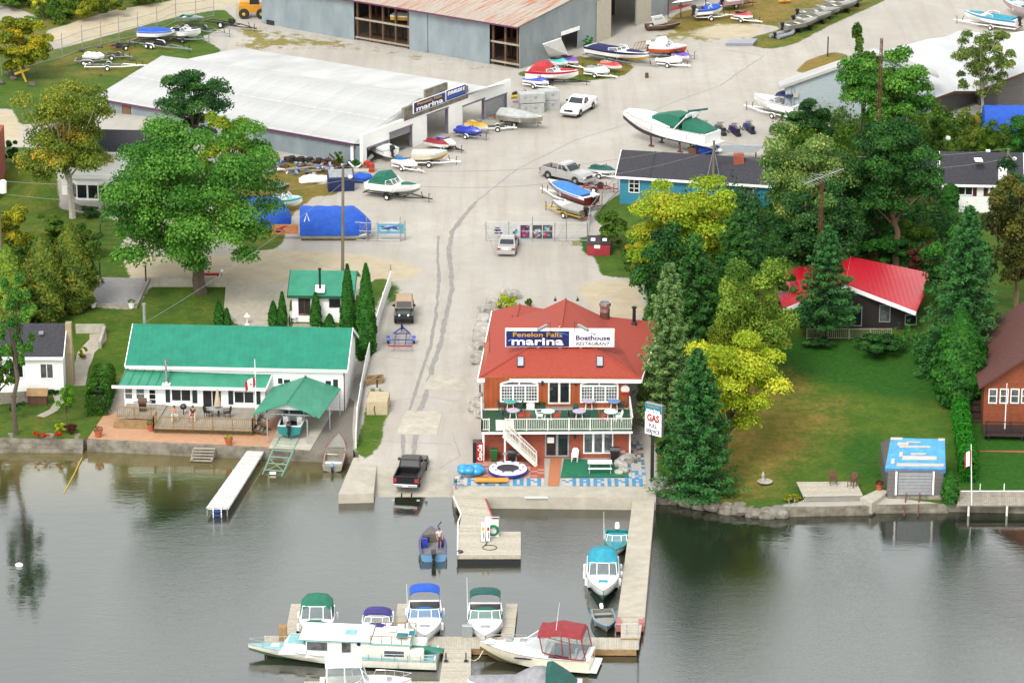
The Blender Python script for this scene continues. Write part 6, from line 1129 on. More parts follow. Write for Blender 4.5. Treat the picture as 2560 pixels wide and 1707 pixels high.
# private white dock, swim steps, launching rails
wd=dockq('white_dock','narrow white roll in dock reaching out from the terracotta patio',[(515,1269),(571,1269),(664,1121),(622,1120)],.72,44,.12,m_plank2,fas=m_white,frac=.95);mb=MB()
for x,y in((518,1270),(568,1270),(548,1222),(592,1216),(582,1172),(626,1162),(612,1134),(652,1130)):b=P(x,y,.65);mb.tube([b,(b.x,b.y,-1)],.05,5)
W(mb,wd,'leg',m_galv);mb=MB()
for x in(533,553):b=P(x,1270,.72)+Vector((0,-.05,0));mb.tube([b+Vector((0,.1,.5)),b,b+Vector((0,0,-1.4))],.045,5)
lo_=W(mb,wd,'ladder',m_white);mb=MB()
for z in(-.35,-.02,.3):mb.beam(P(533,1270,.72)+Vector((0,-.06,z-.55)),P(553,1270,.72)+Vector((0,-.06,z-.55)),.12,.06)
L=wd.location;mb.v=[(v[0]-L.x,v[1]-L.y,v[2]-L.z)for v in mb.v];mb.obj('rung',mat('ladder blue',C(20,90,220),.5),lo_)
s=thing('swim_steps','weathered wooden steps leading from the patio wall into the lake','steps',P(508,1150,0))
for i in range(5):t=i/4;mb=MB();a,b=P(lerp(484,477,t),lerp(1120,1150,t),lerp(.9,.12,t)),P(lerp(538,531,t),lerp(1121,1152,t),lerp(.9,.12,t));mb.beam(a,b,.28,.06);W(mb,s,'tread',m_wood)
mb=MB()
for x0,x1 in((484,477),(538,531)):mb.beam(P(x0,1121,.84),P(x1,1153,.02),.08,.16)
mb.beam(P(480,1151,-.5),P(480,1146,.3),.16,.16);mb.beam(P(529,1152,-.5),P(529,1147,.3),.16,.16);W(mb,s,'stringer',m_wood)
lr=thing('launch_rails','pale green steel launching rails running from the boat shelter into the lake','rails',P(690,1150,0));gm=mat('pale green steel',C(150,196,180),.6);mb=MB();ra,rb_=[P(700,1092,1.08),P(682,1124,1.0),P(654,1190,-.1)],[P(748,1094,1.08),P(732,1128,1.0),P(702,1194,-.1)]
for q in(ra,rb_):mb.tube(q,.05,5);mb.tube([v+Vector((0,0,-.18))for v in q],.04,5)
W(mb,lr,'rail',gm)
for i in range(9):t=i/8;f=lambda q:q[0].lerp(q[1],t*2)if t<.5 else q[1].lerp(q[2],t*2-1);mb=MB();mb.beam(f(ra),f(rb_),.08,.06);W(mb,lr,'cross_tie',gm)
mb=MB();mb.beam(P(672,1146,.6),P(712,1180,.1),.04,.04);mb.beam(P(722,1150,.6),P(664,1176,.1),.04,.04);W(mb,lr,'brace',gm);mb=MB();c=P(682,1182,.15);mb.cbox(c,(.5,.2,.16));W(mb,lr,'end_board',m_white)
# ---- boats afloat (bow towards the viewer unless said)
def afloat(label,a,b,W,D,sink=.22,hd=None,L=None,name='moored_boat',**k):
 z=D-sink if hd is None else hd;L=L or span(a,b,z=z);bt=boat(name,label,'boat',L,W,D,group='boats moored at the marina',**k);put(bt,a,b,z=z);bt.location.z=-sink;return bt
afloat('white cruiser under full green canvas with green bow cover, leftmost of the moored boats',(797,1506),(785,1586),2.6,1.25,camper=k_green,bowc=k_green,motor=None,wsh=.85,stripe=m_gel,bottom=m_gel,fenders=2,hd=1.2,tc=.5)
afloat('small white runabout with violet bimini and violet bow cover',(948,1520),(938,1578),2.35,1.0,bim=canv('violet',74,62,150),bowc=MATS['canvas violet'],bx=(.2,.5),bh=.75,motor=None,hd=1.0)
afloat('white cuddy boat with bright blue bimini on tall poles',(1062,1492),(1062,1590),2.55,1.25,bim=k_blue,bx=(.14,.34),bh=1.75,cov=canv('cockpit blue',24,140,224),covt=(.3,.5),covh=(.4,.5,.45),motor=None,hatch=m_grey,openbow=False,hd=1.25,antenna=2.6,wsh=.6,fenders=2,tc=.5)
afloat('white cuddy boat with dark green bimini and green cockpit cover',(1213,1498),(1213,1590),2.6,1.25,bim=k_dgreen,bx=(.12,.3),bh=1.55,cov=k_green,covt=(.26,.5),covh=(.4,.5,.45),motor=None,hatch=m_grey,openbow=False,hd=1.25,antenna=3.2,stripe=m_gel,bottom=c_green,wsh=.6,tc=.5)
afloat('white cruiser with turquoise canvas tied along the concrete dock',(1507,1382),(1508,1478),2.55,1.25,camper=k_turq,motor=None,hatch=k_turq,openbow=False,hd=1.25,bottom=c_green,wsh=.85,fenders=3,tc=.55)
afloat('teal and white fishing boat with white outboards near the quay',(1543,1316),(1541,1372),2.0,.85,deck=c_teal,hull=m_gel,stripe=c_teal,motor=m_white,hd=.85,seats=k_turq,floor=c_teal,antenna=2.2)
afloat('small grey aluminium boat with blue rim at the end of the concrete dock',(1504,1518),(1519,1566),1.7,.7,hull=c_alu,stripe=c_lblue,deck=c_alu,ws=False,benches=3,motor=m_white,mh=.75,hd=.65,seats=m_grey,floor=m_grey,sink=.15)
bass=afloat('blue metallic bass boat drifting off the boat ramp, bow pointing to shore',(1084,1384),(1078,1318),2.1,.75,hull=c_lblue,stripe=c_blue,deck=mat('boat grey carpet',C(128,120,116),.9),ws=False,motor=m_black,seats=c_blue,hd=.65,sink=.18,tc=.7,name='bass_boat')
q=MB();x=bass['L']if 'L' in bass else 2.3;q.tube([(2.6,-.5,.95),(3.3,-.8,1.05)],.05,5);q.obj('trolling_motor',m_black,bass);q=MB();q.bevbox(.4,.55,.2,.7,.5,1.0);q.obj('console',m_black,bass)
row=boat('rowing_boat','open aluminium rowing boat pulled up on the wall by the white fence','boat',5.2,1.75,.62,hull=c_alu,stripe=mat('red trim',C(196,70,50),.5),deck=c_alu,ws=False,benches=3,motor=c_lblue,mh=.7,seats=m_offw,floor=m_offw,group=None);put(row,(826,1172),(853,1090),z=.75);row.location.z=.35;row.rotation_euler[1]=R(-9)
q=MB();q.bevbox(.9,1.3,-.2,.25,.45,.6);q.obj('life_vest',m_yel,row)
sb=boat('sheltered_boat','teal and white runabout with black outboard under the green boat shelter','boat',5.6,2.1,.9,hull=c_teal,stripe=c_teal,deck=m_gel,floor=m_dark,seats=m_gel,motor=m_black);put(sb,(720,1096),(752,1026),z=1.35);sb.location.z=1.25
q=MB();q.loft([[(x,-w,.95),(x,-w*.8,.95+h),(x,w*.8,.95+h),(x,w,.95)]for x,w,h in((.2,1.0,.9),(1.2,.95,.95),(2.3,.6,.3))],True,True);q.obj('canopy',k_dgreen,sb,True)
def houseboat():
 z=.75;m_cream=mat('houseboat cream',(.72,.70,.60,1),.3,coat=.3);a,b=(1096,1634),(622,1616);A,B=P(*a,z),P(*b,z);L=(A-B).length;W=3.1;D=.95;root=boat('houseboat','long white houseboat with mint green decks moored along the walkway, bow left','boat',L,W,D,hull=m_cream,stripe=m_cream,deck=mat('mint deck',C(160,222,226),.5),bottom=mat('boot green',C(110,140,100),.6),ws=False,motor=None,openbow=False,tc=.2,floor=c_turq,rails=True);put(root,a,b,z=z);root.location.z=-.2
 X=lambda px:(1096-px)/(1096-622)*L-L/2;y=W/2-.28;mint=MATS['mint deck']
 def box(nm,x0,x1,z0,z1,yy_,m_,e=.1,top=0.):q=MB();x0,x1=sorted((x0,x1));q.loft([[(x0,-yy_,z0),(x1,-yy_,z0),(x1,yy_,z0),(x0,yy_,z0)],[(x0,-yy_,z1-e),(x1-top,-yy_,z1-e),(x1-top,yy_,z1-e),(x0,yy_,z1-e)],[(x0+e,-yy_+e,z1),(x1-top-e,-yy_+e,z1),(x1-top-e,yy_-e,z1),(x0+e,yy_-e,z1)]],True,True);return q.obj(nm,m_,root)
 box('cabin',X(1030),X(770),D-.1,D+1.34,y,m_cream,.05,.45);box('aft_cabin',X(1096)+.9,X(1028),D-.3,D+.75,y,m_cream);box('fore_cabin',X(772),X(702),D,D+.75,y*.85,m_gel,.1,.5)
 q=MB();q.bevbox(X(770)+.1,X(712)-.3,-y*.7,y*.7,D+.74,D+.79);q.obj('fore_cabin_top',mint,root);box('cabin_roof',X(933),X(763)+.2,D+1.34,D+1.5,y+.16,m_white,.12);q=MB();q.box(X(935),X(765),-y-.2,y+.2,D+1.29,D+1.34);q.obj('roof_trim',c_turq,root);q=MB();q.bevbox(X(895),X(866),-.2,.7,D+1.5,D+1.57);q.obj('roof_hatch',mint,root)
 q=MB();q.box(X(1036),X(932),-y-.1,y+.1,D+1.12,D+1.2);q.obj('sun_deck',mint,root);q=MB()
 for s in(-1,1):
  q.tube([(X(932),s*y,D+1.75),(X(1036),s*y,D+1.75)],.035,5)
  for x in(934,960,985,1010,1036):q.tube([(X(x),s*y,D+1.2),(X(x),s*y,D+1.75)],.03,5)
 q.tube([(X(1036),-y,D+1.75),(X(1036),y,D+1.75)],.035,5);q.obj('sun_deck_rail',m_wood2,root)
 for xa,xb,yy2 in((965,990,-.6),(995,1022,.5)):
  q=MB();q.bevbox(X(xb),X(xa),yy2-.35,yy2+.35,D+1.5,D+1.6);q.beam((X(xb)-.1,yy2,D+1.75),(X(xb)-.5,yy2,D+1.75),.7,.06);q.obj('lounge_chair',m_white if xa<980 else canv('chair teal',20,140,160),root)
 S=-1
 def win(nm,px0,px1,z0,z1,m_,fr=m_white,off=.0):
  yv=y+off;q=MB();x0,x1=sorted((X(px0),X(px1)));q.box(x0-.06,x1+.06,yv,yv+.03,z0-.06,z1+.06);o=q.obj(nm,fr,root);q=MB();q.box(x0,x1,yv+.02,yv+.045,z0,z1);q.obj('pane',m_,o)
 win('window',775,826,D+.5,D+1.14,m_glass2);win('door',862,884,D-.02,D+1.16,m_glass2,m_offw);win('window',967,1016,D+.25,D+.68,m_glass2);win('window',732,748,D+.2,D+.42,m_glass,m_white,-.25);q=MB();q.lathe([(.14,0),(.14,.05)],12,(X(904),y,D+1.1),'y');q.obj('porthole',m_navyg,root)
 q=MB();q.add([(X(770)-.05,-y*.92,D+.8),(X(770)-.05,y*.92,D+.8),(X(770)-.4,y*.92,D+1.4),(X(770)-.4,-y*.92,D+1.4)],[(0,1,2,3)]);q.obj('windshield',m_glass,root);q=MB();yv=y+.28
 for z in(D+.25,D+.5):q.tube([(X(897),yv,z),(X(1090),yv-.1,z)],.025,4)
 for i in range(7):x=lerp(897,1090,i/6);q.tube([(X(x),yv,D),(X(x),yv,D+.5)],.022,4)
 q.obj('side_rail',m_galv,root);q=MB();q.bevbox(-L/2+.3,-L/2+2.2,-y,y,D-.2,D+.0);q.obj('aft_deck',c_turq,root);q=MB();q.bevbox(X(700),X(678),-.3,.3,D+.18,D+.28);q.obj('deck_hatch',m_offw,root)
 cn=thing('canoe','green canoe lashed along the side rail of the houseboat','canoe');q=MB();Lc=4.6;rr=[]
 for i in range(9):t=i/8*2-1;w_=.38*(1-abs(t)**2.2)+.02;rr.append([(t*Lc/2,-w_,.34+.16*abs(t)**3),(t*Lc/2,-w_*.7,.08),(t*Lc/2,0,0),(t*Lc/2,w_*.7,.08),(t*Lc/2,w_,.34+.16*abs(t)**3)])
 q.loft(rr,closed=False);q.obj('hull',c_green,cn,True);c=P(1025,1630,D+.2);cn.location=c;cn.rotation_euler=(R(70),0,root.rotation_euler[2]+R(2));return root
m_navyg=mat('navy glass',C(40,30,110),.3);houseboat()
def red_cruiser():
 a,b=(1480,1634),(1200,1612);D=1.35;z=1.1;L=span(a,b,z=z);root=afloat('cream express cruiser with a maroon canvas enclosure, bow left in the foreground',a,b,3.0,D,sink=.25,hd=z,L=L,hull=m_cream,stripe=m_cream,deck=m_gel,ws=False,motor=None,rails=True,openbow=False,tc=.36,plat=True,bottom=mat('bronze bottom',C(150,130,90),.5),seats=m_offw)
 X=lambda t:-L/2+L*t;mr=k_maroon;q=MB();q.loft([[(X(t),-w,D),(X(t),-w*.8,D+h),(X(t),w*.8,D+h),(X(t),w,D)]for t,w,h in((.40,1.25,.45),(.56,1.15,.55),(.72,.85,.42),(.84,.5,.3))],True,True);q.obj('fore_cabin',m_gel,root,True)
 q=MB();xs,w0,w1=(X(.60),X(.47)),1.1,1.0;z0,z1=D+.5,D+1.3;q.add([(xs[0],-.75,z0),(xs[0],.75,z0),(xs[1],.7,z1),(xs[1],-.7,z1),(X(.42),-1.25,z0-.1),(X(.40),-1.05,z1),(X(.42),1.25,z0-.1),(X(.40),1.05,z1)],[(0,1,2,3),(4,0,3,5),(1,6,7,2)]);wo=q.obj('windshield',m_clear,root);q=MB();q.tube([(X(.40),-1.05,z1),(xs[1],-.7,z1),(xs[1],.7,z1),(X(.40),1.05,z1)],.03,4);q.tube([(xs[0],-.75,z0),(xs[1],-.7,z1)],.03,4);q.tube([(xs[0],.75,z0),(xs[1],.7,z1)],.03,4);q.obj('windshield_frame',m_white,wo)
 q=MB();rr=[[(X(t),-1.2,zz-.32),(X(t),-1.12,zz-.08),(X(t),-.6,zz+.04),(X(t),.6,zz+.04),(X(t),1.12,zz-.08),(X(t),1.2,zz-.32)]for t,zz in((.46,D+1.75),(.40,D+1.75),(.28,D+2.02),(.18,D+1.92),(.08,D+1.85),(.06,D+1.6))];q.loft(rr,closed=False);q.obj('canvas_top',mr,root,True)
 q=MB();F=lambda t,zz,s=1,w=1.22:(X(t),s*w,zz)
 for s in(-1,1):
  q.beam(F(.44,D+1.5,s),F(.41,D+.35,s,1.3),.09,.06);q.beam(F(.25,D+1.7,s),F(.23,D+.1,s,1.32),.09,.06);q.beam(F(.18,D+1.6,s),F(.16,D+.05,s,1.32),.09,.06);q.beam(F(.07,D+1.55,s),F(.03,D+.05,s,1.3),.09,.06);q.beam(F(.41,D+.4,s,1.3),F(.23,D+.08,s,1.33),.09,.06);q.beam(F(.23,D+.06,s,1.33),F(.03,D+.03,s,1.32),.12,.06)
 q.obj('canvas_frame',mr,root);
 for s in(-1,1):q=MB();q.add([F(.44,D+1.5,s),F(.41,D+.4,s,1.28),F(.03,D+.05,s,1.28),F(.07,D+1.55,s)],[(0,1,2,3)]);q.obj('clear_curtain',m_clear,root)
 q=MB();q.add([F(.07,D+1.55,-1),F(.07,D+1.55,1),F(.03,D+.05,1),F(.03,D+.05,-1)],[(0,1,2,3)]);q.obj('clear_curtain',m_clear,root)
 for t in(.62,.74):q=MB();q.bevbox(X(t)-.25,X(t)+.25,-.55,-.05,D+.42,D+.58);q.obj('deck_hatch',m_grey,root)
 for s in(-1,1):q=MB();q.box(X(.46),X(.66),*sorted((s*1.36,s*1.42)),D*.86,D*.93);q.obj('side_window',m_navyg,root)
 for zz in(.3,.1):q=MB();q.box(-L/2-.03,-L/2-.01,-.9,-.5,D*.6+zz-.1,D*.6+zz+.05);q.obj('tail_marking',mat('marking orange',C(236,110,40),.5),root)
 q=MB();q.lathe([(.34,0),(.34,.12)],14,(X(.90),.3,D+.45));q.obj('coiled_cover',m_white,root);q=MB();q.tube([(X(.3),.9,D+2),(X(.27),.95,D+4.1)],.02,4,.01);q.obj('antenna',m_white,root)
 mb=MB();p0,p1=P(1208,1625,.9),P(1176,1648,.6);mb.tube([p0,p0 .lerp(p1,.35)+Vector((0,0,-.35)),p0 .lerp(p1,.7)+Vector((0,0,-.3)),p1],.03,5);one(mb,'mooring_rope',m_cream,'cream mooring rope from the maroon topped cruiser to the wide dock','rope')
red_cruiser()
def front_boats():
 a,b=(800,1712),(1028,1706);D=1.4;z=1.15;L=span(a,b,z=z);r=afloat('white hardtop cruiser cut off by the bottom edge, bow right',a,b,2.9,D,sink=.25,hd=z,L=L,ws=True,motor=None,rails=True,openbow=False,tc=.5,wsh=.7,stripe=m_gel,hatch=m_grey,seats=m_gel,floor=m_offw);X=lambda t:-L/2+L*t
 q=MB();q.bevbox(X(.06),X(.46),-1.15,1.15,D+1.75,D+1.92,.1);q.obj('hardtop',m_white,r);q=MB()
 for s in(-1,1):
  for x0,x1 in((.08,.07),(.27,.27),(.44,.52)):q.tube([(X(x0),s*1.1,D+1.75),(X(x1),s*1.25,D)],.035,5)
 q.obj('hardtop_post',m_white,r);q=MB()
 for s in(-1,1):q.add([(X(.08),s*1.12,D+1.72),(X(.44),s*1.12,D+1.72),(X(.52),s*1.22,D+.35),(X(.08),s*1.22,D+.3)],[(0,1,2,3)])
 q.obj('clear_curtain',m_clear,r)
 a,b=(1452,1716),(1170,1704);L=span(a,b,z=z);r=afloat('cruiser wrapped in a peaked grey cover at the bottom edge',a,b,2.9,D,sink=.25,hd=z,L=L,ws=False,motor=None,openbow=False,cov=k_grey,covt=(.17,.99),covh=(.9,1.45,1.3,.55,.4,.35,.2),stripe=m_gel);X=lambda t:-L/2+L*t
 q=MB();q.loft([[(X(t),-w,D),(X(t),-w*.85,D+h*.8),(X(t),0,D+h),(X(t),w*.85,D+h*.8),(X(t),w,D)]for t,w,h in((.04,1.1,.2),(.12,1.2,.9),(.26,1.25,1.75),(.3,1.2,1.7))],True,True);q.obj('green_canopy',k_dgreen,r,True)
front_boats()
for(x,y,l)in((716,1590,'left'),):mb=MB();b=P(708,1600,.5);mb.box(b.x-.28,b.x+.28,b.y-.3,b.y+.3,0,1.65);one(mb,'dock_pile_box',m_wood2,'tan wooden box post at the left end of the walkway','post')
mb=MB();b=P(1168,1590,.55);mb.bevbox(b.x-.38,b.x+.38,b.y-.2,b.y+.2,.55,1.45);one(mb,'power_pedestal',m_galv,'grey utility box standing on the walkway beside the green bimini boat','utility box')
for x,l in((1115,'left'),(1165,'right')):mb=MB();b=P(x,1652,.6);mb.tube([b,b+Vector((0,0,.65))],.05,6);mb.cbox((b.x,b.y,b.z+.04),(.3,.3,.06));one(mb,'dock_post',m_black,'short black post on the %s edge of the wide dock'%l,'post','dock posts')
mb=MB();mb.ball(P(48,1412,.08),(.3,.2,.2));one(mb,'mooring_buoy',m_white,'small white mooring buoy floating at the far left','buoy')
mb=MB();mb.tube([P(204,1145,.12),P(185,1185,.03),P(160,1232,.03)],.06,5);one(mb,'floating_rope',m_yel,'yellow rope floating in the water off the garden wall','rope')
# ================================================================ trees and shrubs
def leafmat(name,a,b,c=None,k=.80):
 n_='foliage '+name
 if n_ in MATS:return MATS[n_]
 m=bpy.data.materials.new(n_);m.use_nodes=True;n=m.node_tree;L=n.links.new;p=n.nodes['Principled BSDF'];at=n.nodes.new('ShaderNodeAttribute');at.attribute_name='tint'
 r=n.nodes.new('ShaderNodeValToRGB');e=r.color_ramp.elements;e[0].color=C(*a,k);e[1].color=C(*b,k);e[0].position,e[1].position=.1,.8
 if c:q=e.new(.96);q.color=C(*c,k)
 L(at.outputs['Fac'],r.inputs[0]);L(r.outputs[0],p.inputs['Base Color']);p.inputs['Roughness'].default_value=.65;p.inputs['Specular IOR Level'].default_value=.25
 t=n.nodes.new('ShaderNodeBsdfTranslucent');L(r.outputs[0],t.inputs[0]);mx=n.nodes.new('ShaderNodeMixShader');mx.inputs[0].default_value=.38;L(p.outputs[0],mx.inputs[1]);L(t.outputs[0],mx.inputs[2]);L(mx.outputs[0],n.nodes['Material Output'].inputs[0])
 MATS[n_]=m;return m
def leaves(name,c,nrm,size,asp,tint,m,parent):
 N=len(c);nrm=nrm/(np.linalg.norm(nrm,axis=1,keepdims=True)+1e-9);a=RNG.normal(size=(N,3));a-=nrm*(a*nrm).sum(1,keepdims=True);a/=np.linalg.norm(a,axis=1,keepdims=True)+1e-9;b=np.cross(nrm,a);s=np.asarray(size).reshape(-1,1)*np.ones((N,1))
 a=a*s*.5;b=b*s*.5*asp;V=np.stack([c-a,c-b*.9+a*.1,c+a,c+b*.9+a*.1],1).reshape(-1,3).astype(np.float32)
 me=bpy.data.meshes.new(name);me.vertices.add(4*N);me.vertices.foreach_set('co',V.ravel());me.loops.add(4*N);me.loops.foreach_set('vertex_index',np.arange(4*N,dtype=np.int32));me.polygons.add(N);me.polygons.foreach_set('loop_start',np.arange(N,dtype=np.int32)*4);me.update(calc_edges=True)
 at=me.attributes.new('tint','FLOAT','FACE');at.data.foreach_set('value',np.clip(tint,0,1).astype(np.float32));me.materials.append(m);return link(name,me,parent)
def sph(n):v=RNG.normal(size=(n,3));return v/np.linalg.norm(v,axis=1,keepdims=True)
m_bark=mat('bark',C(112,96,80),.9,var=.35,scale=3,stretch=(3,3,.5));m_birch=mat('birch bark',C(222,212,196),.8,var=.3,scale=4);m_pinebark=mat('pine bark',C(150,120,92),.9,var=.3,scale=4)
def limb(mb,a,b,r0,r1,sag=.0,n=5):
 a,b=Vector(a),Vector(b);pts=[a.lerp(b,i/n)+Vector((random.uniform(-1,1),random.uniform(-1,1),0))*(a-b).length*.03*(0<i<n)+Vector((0,0,sag*math.sin(math.pi*i/n)))for i in range(n+1)];mb.tube(pts,r0,6,r1);return pts
def decid(label,box,base,m,n=9000,leaf=.38,blobs=46,name='leafy_tree',cat='tree',bark=m_bark,group=None,gap=.0,up=.25,tr=None,h=None,dens=1.9,bl=(.20,.34),trunk=True,tv=.2):
 x0,y0,x1,y1=box;B=G(*base)if h is None else P(*base,h);s=sscale(B);cx,cy=(x0+x1)/2,(y0+y1)/2;rx=(x1-x0)/2/s;hv=(y1-y0)/2/s;ry=min(rx,hv/SP*.62);rz=math.sqrt(max(hv*hv-(ry*SP)**2,(hv*.35)**2))/CP
 c=Vector((B.x+(cx-proj(B)[0])/s,B.y,0));c.z=zat(c,cy);c.z=max(c.z,B.z+rz*.75);n=int(n*dens);leaf*=.70;root=thing(name,label,cat,B,group=group);E=np.array([rx,ry,rz])*1.04;k=blobs
 d=sph(k);d/=((np.abs(d)**3).sum(1,keepdims=True))**(1/3)*.97;r=RNG.random(k)**.45*(1-bl[0]*.9);bc=d*r[:,None]*E;br=RNG.uniform(*bl,k)*np.minimum(1,.75+.5*(1-r));per=n//k;C_,N_,T_=[],[],[]
 for i in range(k):
  u=sph(per);u[:,2]=np.where(u[:,2]<-.35,-u[:,2]*.6,u[:,2]);q=bc[i]+u*(RNG.random((per,1))**.35)*br[i]*E*np.array([1,1,.78]);C_.append(q);N_.append(u+RNG.normal(size=(per,3))*.55+np.array([0,0,up]));T_.append(RNG.normal(.42+tv*RNG.normal(),.2,per))
 C_=np.concatenate(C_);N_=np.concatenate(N_);T_=np.concatenate(T_);off=np.array(c-B);leaves('crown',C_+off,N_,RNG.uniform(.7,1.25,len(C_))*leaf,.8,T_,m,root)
 if trunk:
  mb=MB();tr=tr or rx*.07;top=Vector(off)+Vector((0,0,-rz*.25));limb(mb,(0,0,-.2),top,tr*1.25,tr*.6)
  for i in range(0,k,max(1,k//14)):t=random.uniform(.45,1);limb(mb,Vector((0,0,-.2)).lerp(top,t),Vector(bc[i]*.9)+Vector(off),tr*.45,tr*.08,n=4)
  mb.obj('trunk',bark,root,True)
 return root
def conifer(label,top,base,rpx,m,droop=.25,n=11000,leaf=.42,skirt=.06,name='spruce_tree',bark=m_bark,pw=.8,group=None,whorl=.55,h=None,lean=0.):
 B=G(*base)if h is None else P(*base,h);s=sscale(B);n=int(n*1.5);leaf*=.78;root=thing(name,label,'tree',B,group=group);H=zat(B,top[1])-B.z;Rm=rpx/s;dx=(top[0]-proj(B)[0])/s;z=H*skirt;C_,N_,T_=[],[],[];tk=MB();tr=H*.014
 limb(tk,(0,0,-.2),(dx,0,H*.97),tr*1.4,.03);lv=[]
 while z<H*.985:lv.append(z);z+=whorl*(.6+.6*(1-z/H))
 wt=[((1-z/H)**pw+.05)for z in lv];W_=sum(wt)
 for z,w_ in zip(lv,wt):
  r=Rm*((1-z/H)**pw)*random.uniform(.82,1.1)+.12;nb=max(5,int(5+r*2.2));ph=random.random()*6.28;per=max(5,int(n*w_/W_/nb))
  for j in range(nb):
   a=ph+6.283*j/nb+random.uniform(-.25,.25);rr=r*random.uniform(.7,1.12);t=RNG.random(per)**.6;wd=.26*rr*(1-t*.55)*RNG.normal(0,.55,per);x=rr*t;zz=z-droop*rr*t*(1.25-.45*t)+RNG.normal(0,.10,per)+.10*rr*(t>.85)
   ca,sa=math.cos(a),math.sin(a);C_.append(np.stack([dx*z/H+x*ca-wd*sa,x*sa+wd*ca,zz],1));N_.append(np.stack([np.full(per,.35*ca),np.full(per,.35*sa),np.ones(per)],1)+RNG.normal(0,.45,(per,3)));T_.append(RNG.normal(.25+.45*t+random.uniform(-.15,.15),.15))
   if j%3==0:tk.tube([(dx*z/H,0,z),(dx*z/H+rr*.7*ca,rr*.7*sa,z-droop*rr*.6)],.05,4,.02)
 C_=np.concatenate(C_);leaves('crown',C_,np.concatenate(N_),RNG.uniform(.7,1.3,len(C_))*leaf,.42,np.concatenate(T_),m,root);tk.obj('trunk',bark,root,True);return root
def column(label,x0,x1,y0,base,m,n=3500,leaf=.16,name='columnar_cedar',cat='tree',group=None,shape=None,trunk=True):
 B=G((x0+x1)/2,base);s=sscale(B);root=thing(name,label,cat,B,group=group);H=zat(B,y0)-B.z;Rm=(x1-x0)/2/s;t=RNG.random(n)**.85;a=RNG.random(n)*6.283;sh=shape or((0,.86),(.2,1.),(.5,.85),(.8,.48),(.93,.24),(1,.03));r=np.interp(t,*zip(*sh))*Rm*(1+.09*np.sin(a*5+t*23)+.06*np.sin(a*3-t*41))*RNG.uniform(.86,1.04,n)
 c=np.stack([r*np.cos(a),r*np.sin(a),t*H],1);nn=np.stack([np.cos(a),np.sin(a),np.full(n,.35)],1)+RNG.normal(0,.4,(n,3));leaves('crown',c,nn,RNG.uniform(.7,1.4,n)*leaf*1.5,.6,RNG.normal(.5,.2,n)+.15*np.sin(a*4+t*17),m,root)
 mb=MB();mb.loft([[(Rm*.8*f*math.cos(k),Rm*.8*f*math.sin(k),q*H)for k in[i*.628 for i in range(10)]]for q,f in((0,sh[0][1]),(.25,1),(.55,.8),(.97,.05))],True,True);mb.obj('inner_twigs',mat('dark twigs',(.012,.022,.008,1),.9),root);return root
def hedge(label,pts,w_,h_,m,n=6000,leaf=.2,round_=.5):
 q=[G(*p)for p in pts];root=thing('hedge',label,'hedge',q[0]);i=RNG.integers(0,len(q)-1,n);t=RNG.random(n);A=np.array([list(v)for v in q]);p=A[i]*(1-t[:,None])+A[i+1]*t[:,None];d=A[i+1]-A[i];d[:,2]=0;d/=np.linalg.norm(d,axis=1,keepdims=True);sd=np.stack([d[:,1],-d[:,0],0*t],1);a=RNG.random(n)*math.pi;ca,sa=np.cos(a),np.sin(a);k=1+.10*np.sin(p[:,1]*2.7)+.08*np.sin(p[:,0]*3.1+p[:,1]*5)
 u=np.sign(ca)*np.abs(ca)**round_;v=sa**round_;c=p+sd*(u*w_/2*k)[:,None];e_=(i==0)&(t<.12);c[:,2]+=v*h_*k;c[e_,2]=A[0,2]+RNG.random(e_.sum())*h_*.9;c[e_,:2]=(A[0]+sd[e_]*((RNG.random((e_.sum(),1))-.5)*w_))[:,:2];nn=sd*ca[:,None]+np.array([0,0,1])*sa[:,None]+RNG.normal(0,.4,(n,3));leaves('foliage',c-np.array(q[0]),nn,RNG.uniform(.7,1.4,n)*leaf,.7,RNG.normal(.5,.2,n),m,root)
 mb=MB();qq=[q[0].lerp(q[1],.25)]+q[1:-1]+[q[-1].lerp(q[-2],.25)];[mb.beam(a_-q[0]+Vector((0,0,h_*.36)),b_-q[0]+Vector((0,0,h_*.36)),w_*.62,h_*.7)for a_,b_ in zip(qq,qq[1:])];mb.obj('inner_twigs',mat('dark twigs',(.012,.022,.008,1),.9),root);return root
L_maple=leafmat('maple',(46,100,28),(100,154,54),(130,170,70),.95);L_dark=leafmat('dark broadleaf',(22,66,28),(66,116,48),(104,146,70),.8);L_olive=leafmat('olive',(84,110,30),(150,160,54),(214,170,50),.86);L_yg=leafmat('yellow green',(96,116,20),(176,176,34),(214,176,34));L_lime=leafmat('lime',(118,150,24),(192,202,48),(220,212,70),.86);L_limeo=leafmat('lime orange',(112,148,24),(184,198,50),(222,172,66),.86);L_bush=leafmat('bush',(48,88,20),(104,136,36));L_cedar=leafmat('bronze cedar',(56,84,24),(118,136,44),(152,134,52),.95);L_thuja=leafmat('thuja',(22,76,20),(66,132,40));L_spr=leafmat('spruce',(18,62,34),(70,128,60),None,.9);L_blue=leafmat('blue spruce',(10,46,34),(44,104,66));L_pale=leafmat('pale spruce',(56,98,50),(130,162,92),None,.9);L_pine=leafmat('yellow pine',(66,104,26),(140,164,56),None,.95);L_dpine=leafmat('deep pine',(22,66,22),(66,120,46),None,.85);L_willow=leafmat('grey willow',(60,98,40),(132,158,80),(180,184,84),.95);L_bronze=leafmat('bronze pine',(54,66,22),(110,110,42));L_red=leafmat('dark red bush',(60,26,24),(110,52,40));L_sparse=leafmat('pale birch',(70,104,36),(150,164,80));L_hedge=leafmat('hedge',(30,88,20),(90,140,44));L_bright=leafmat('bright green',(20,110,20),(70,160,40))
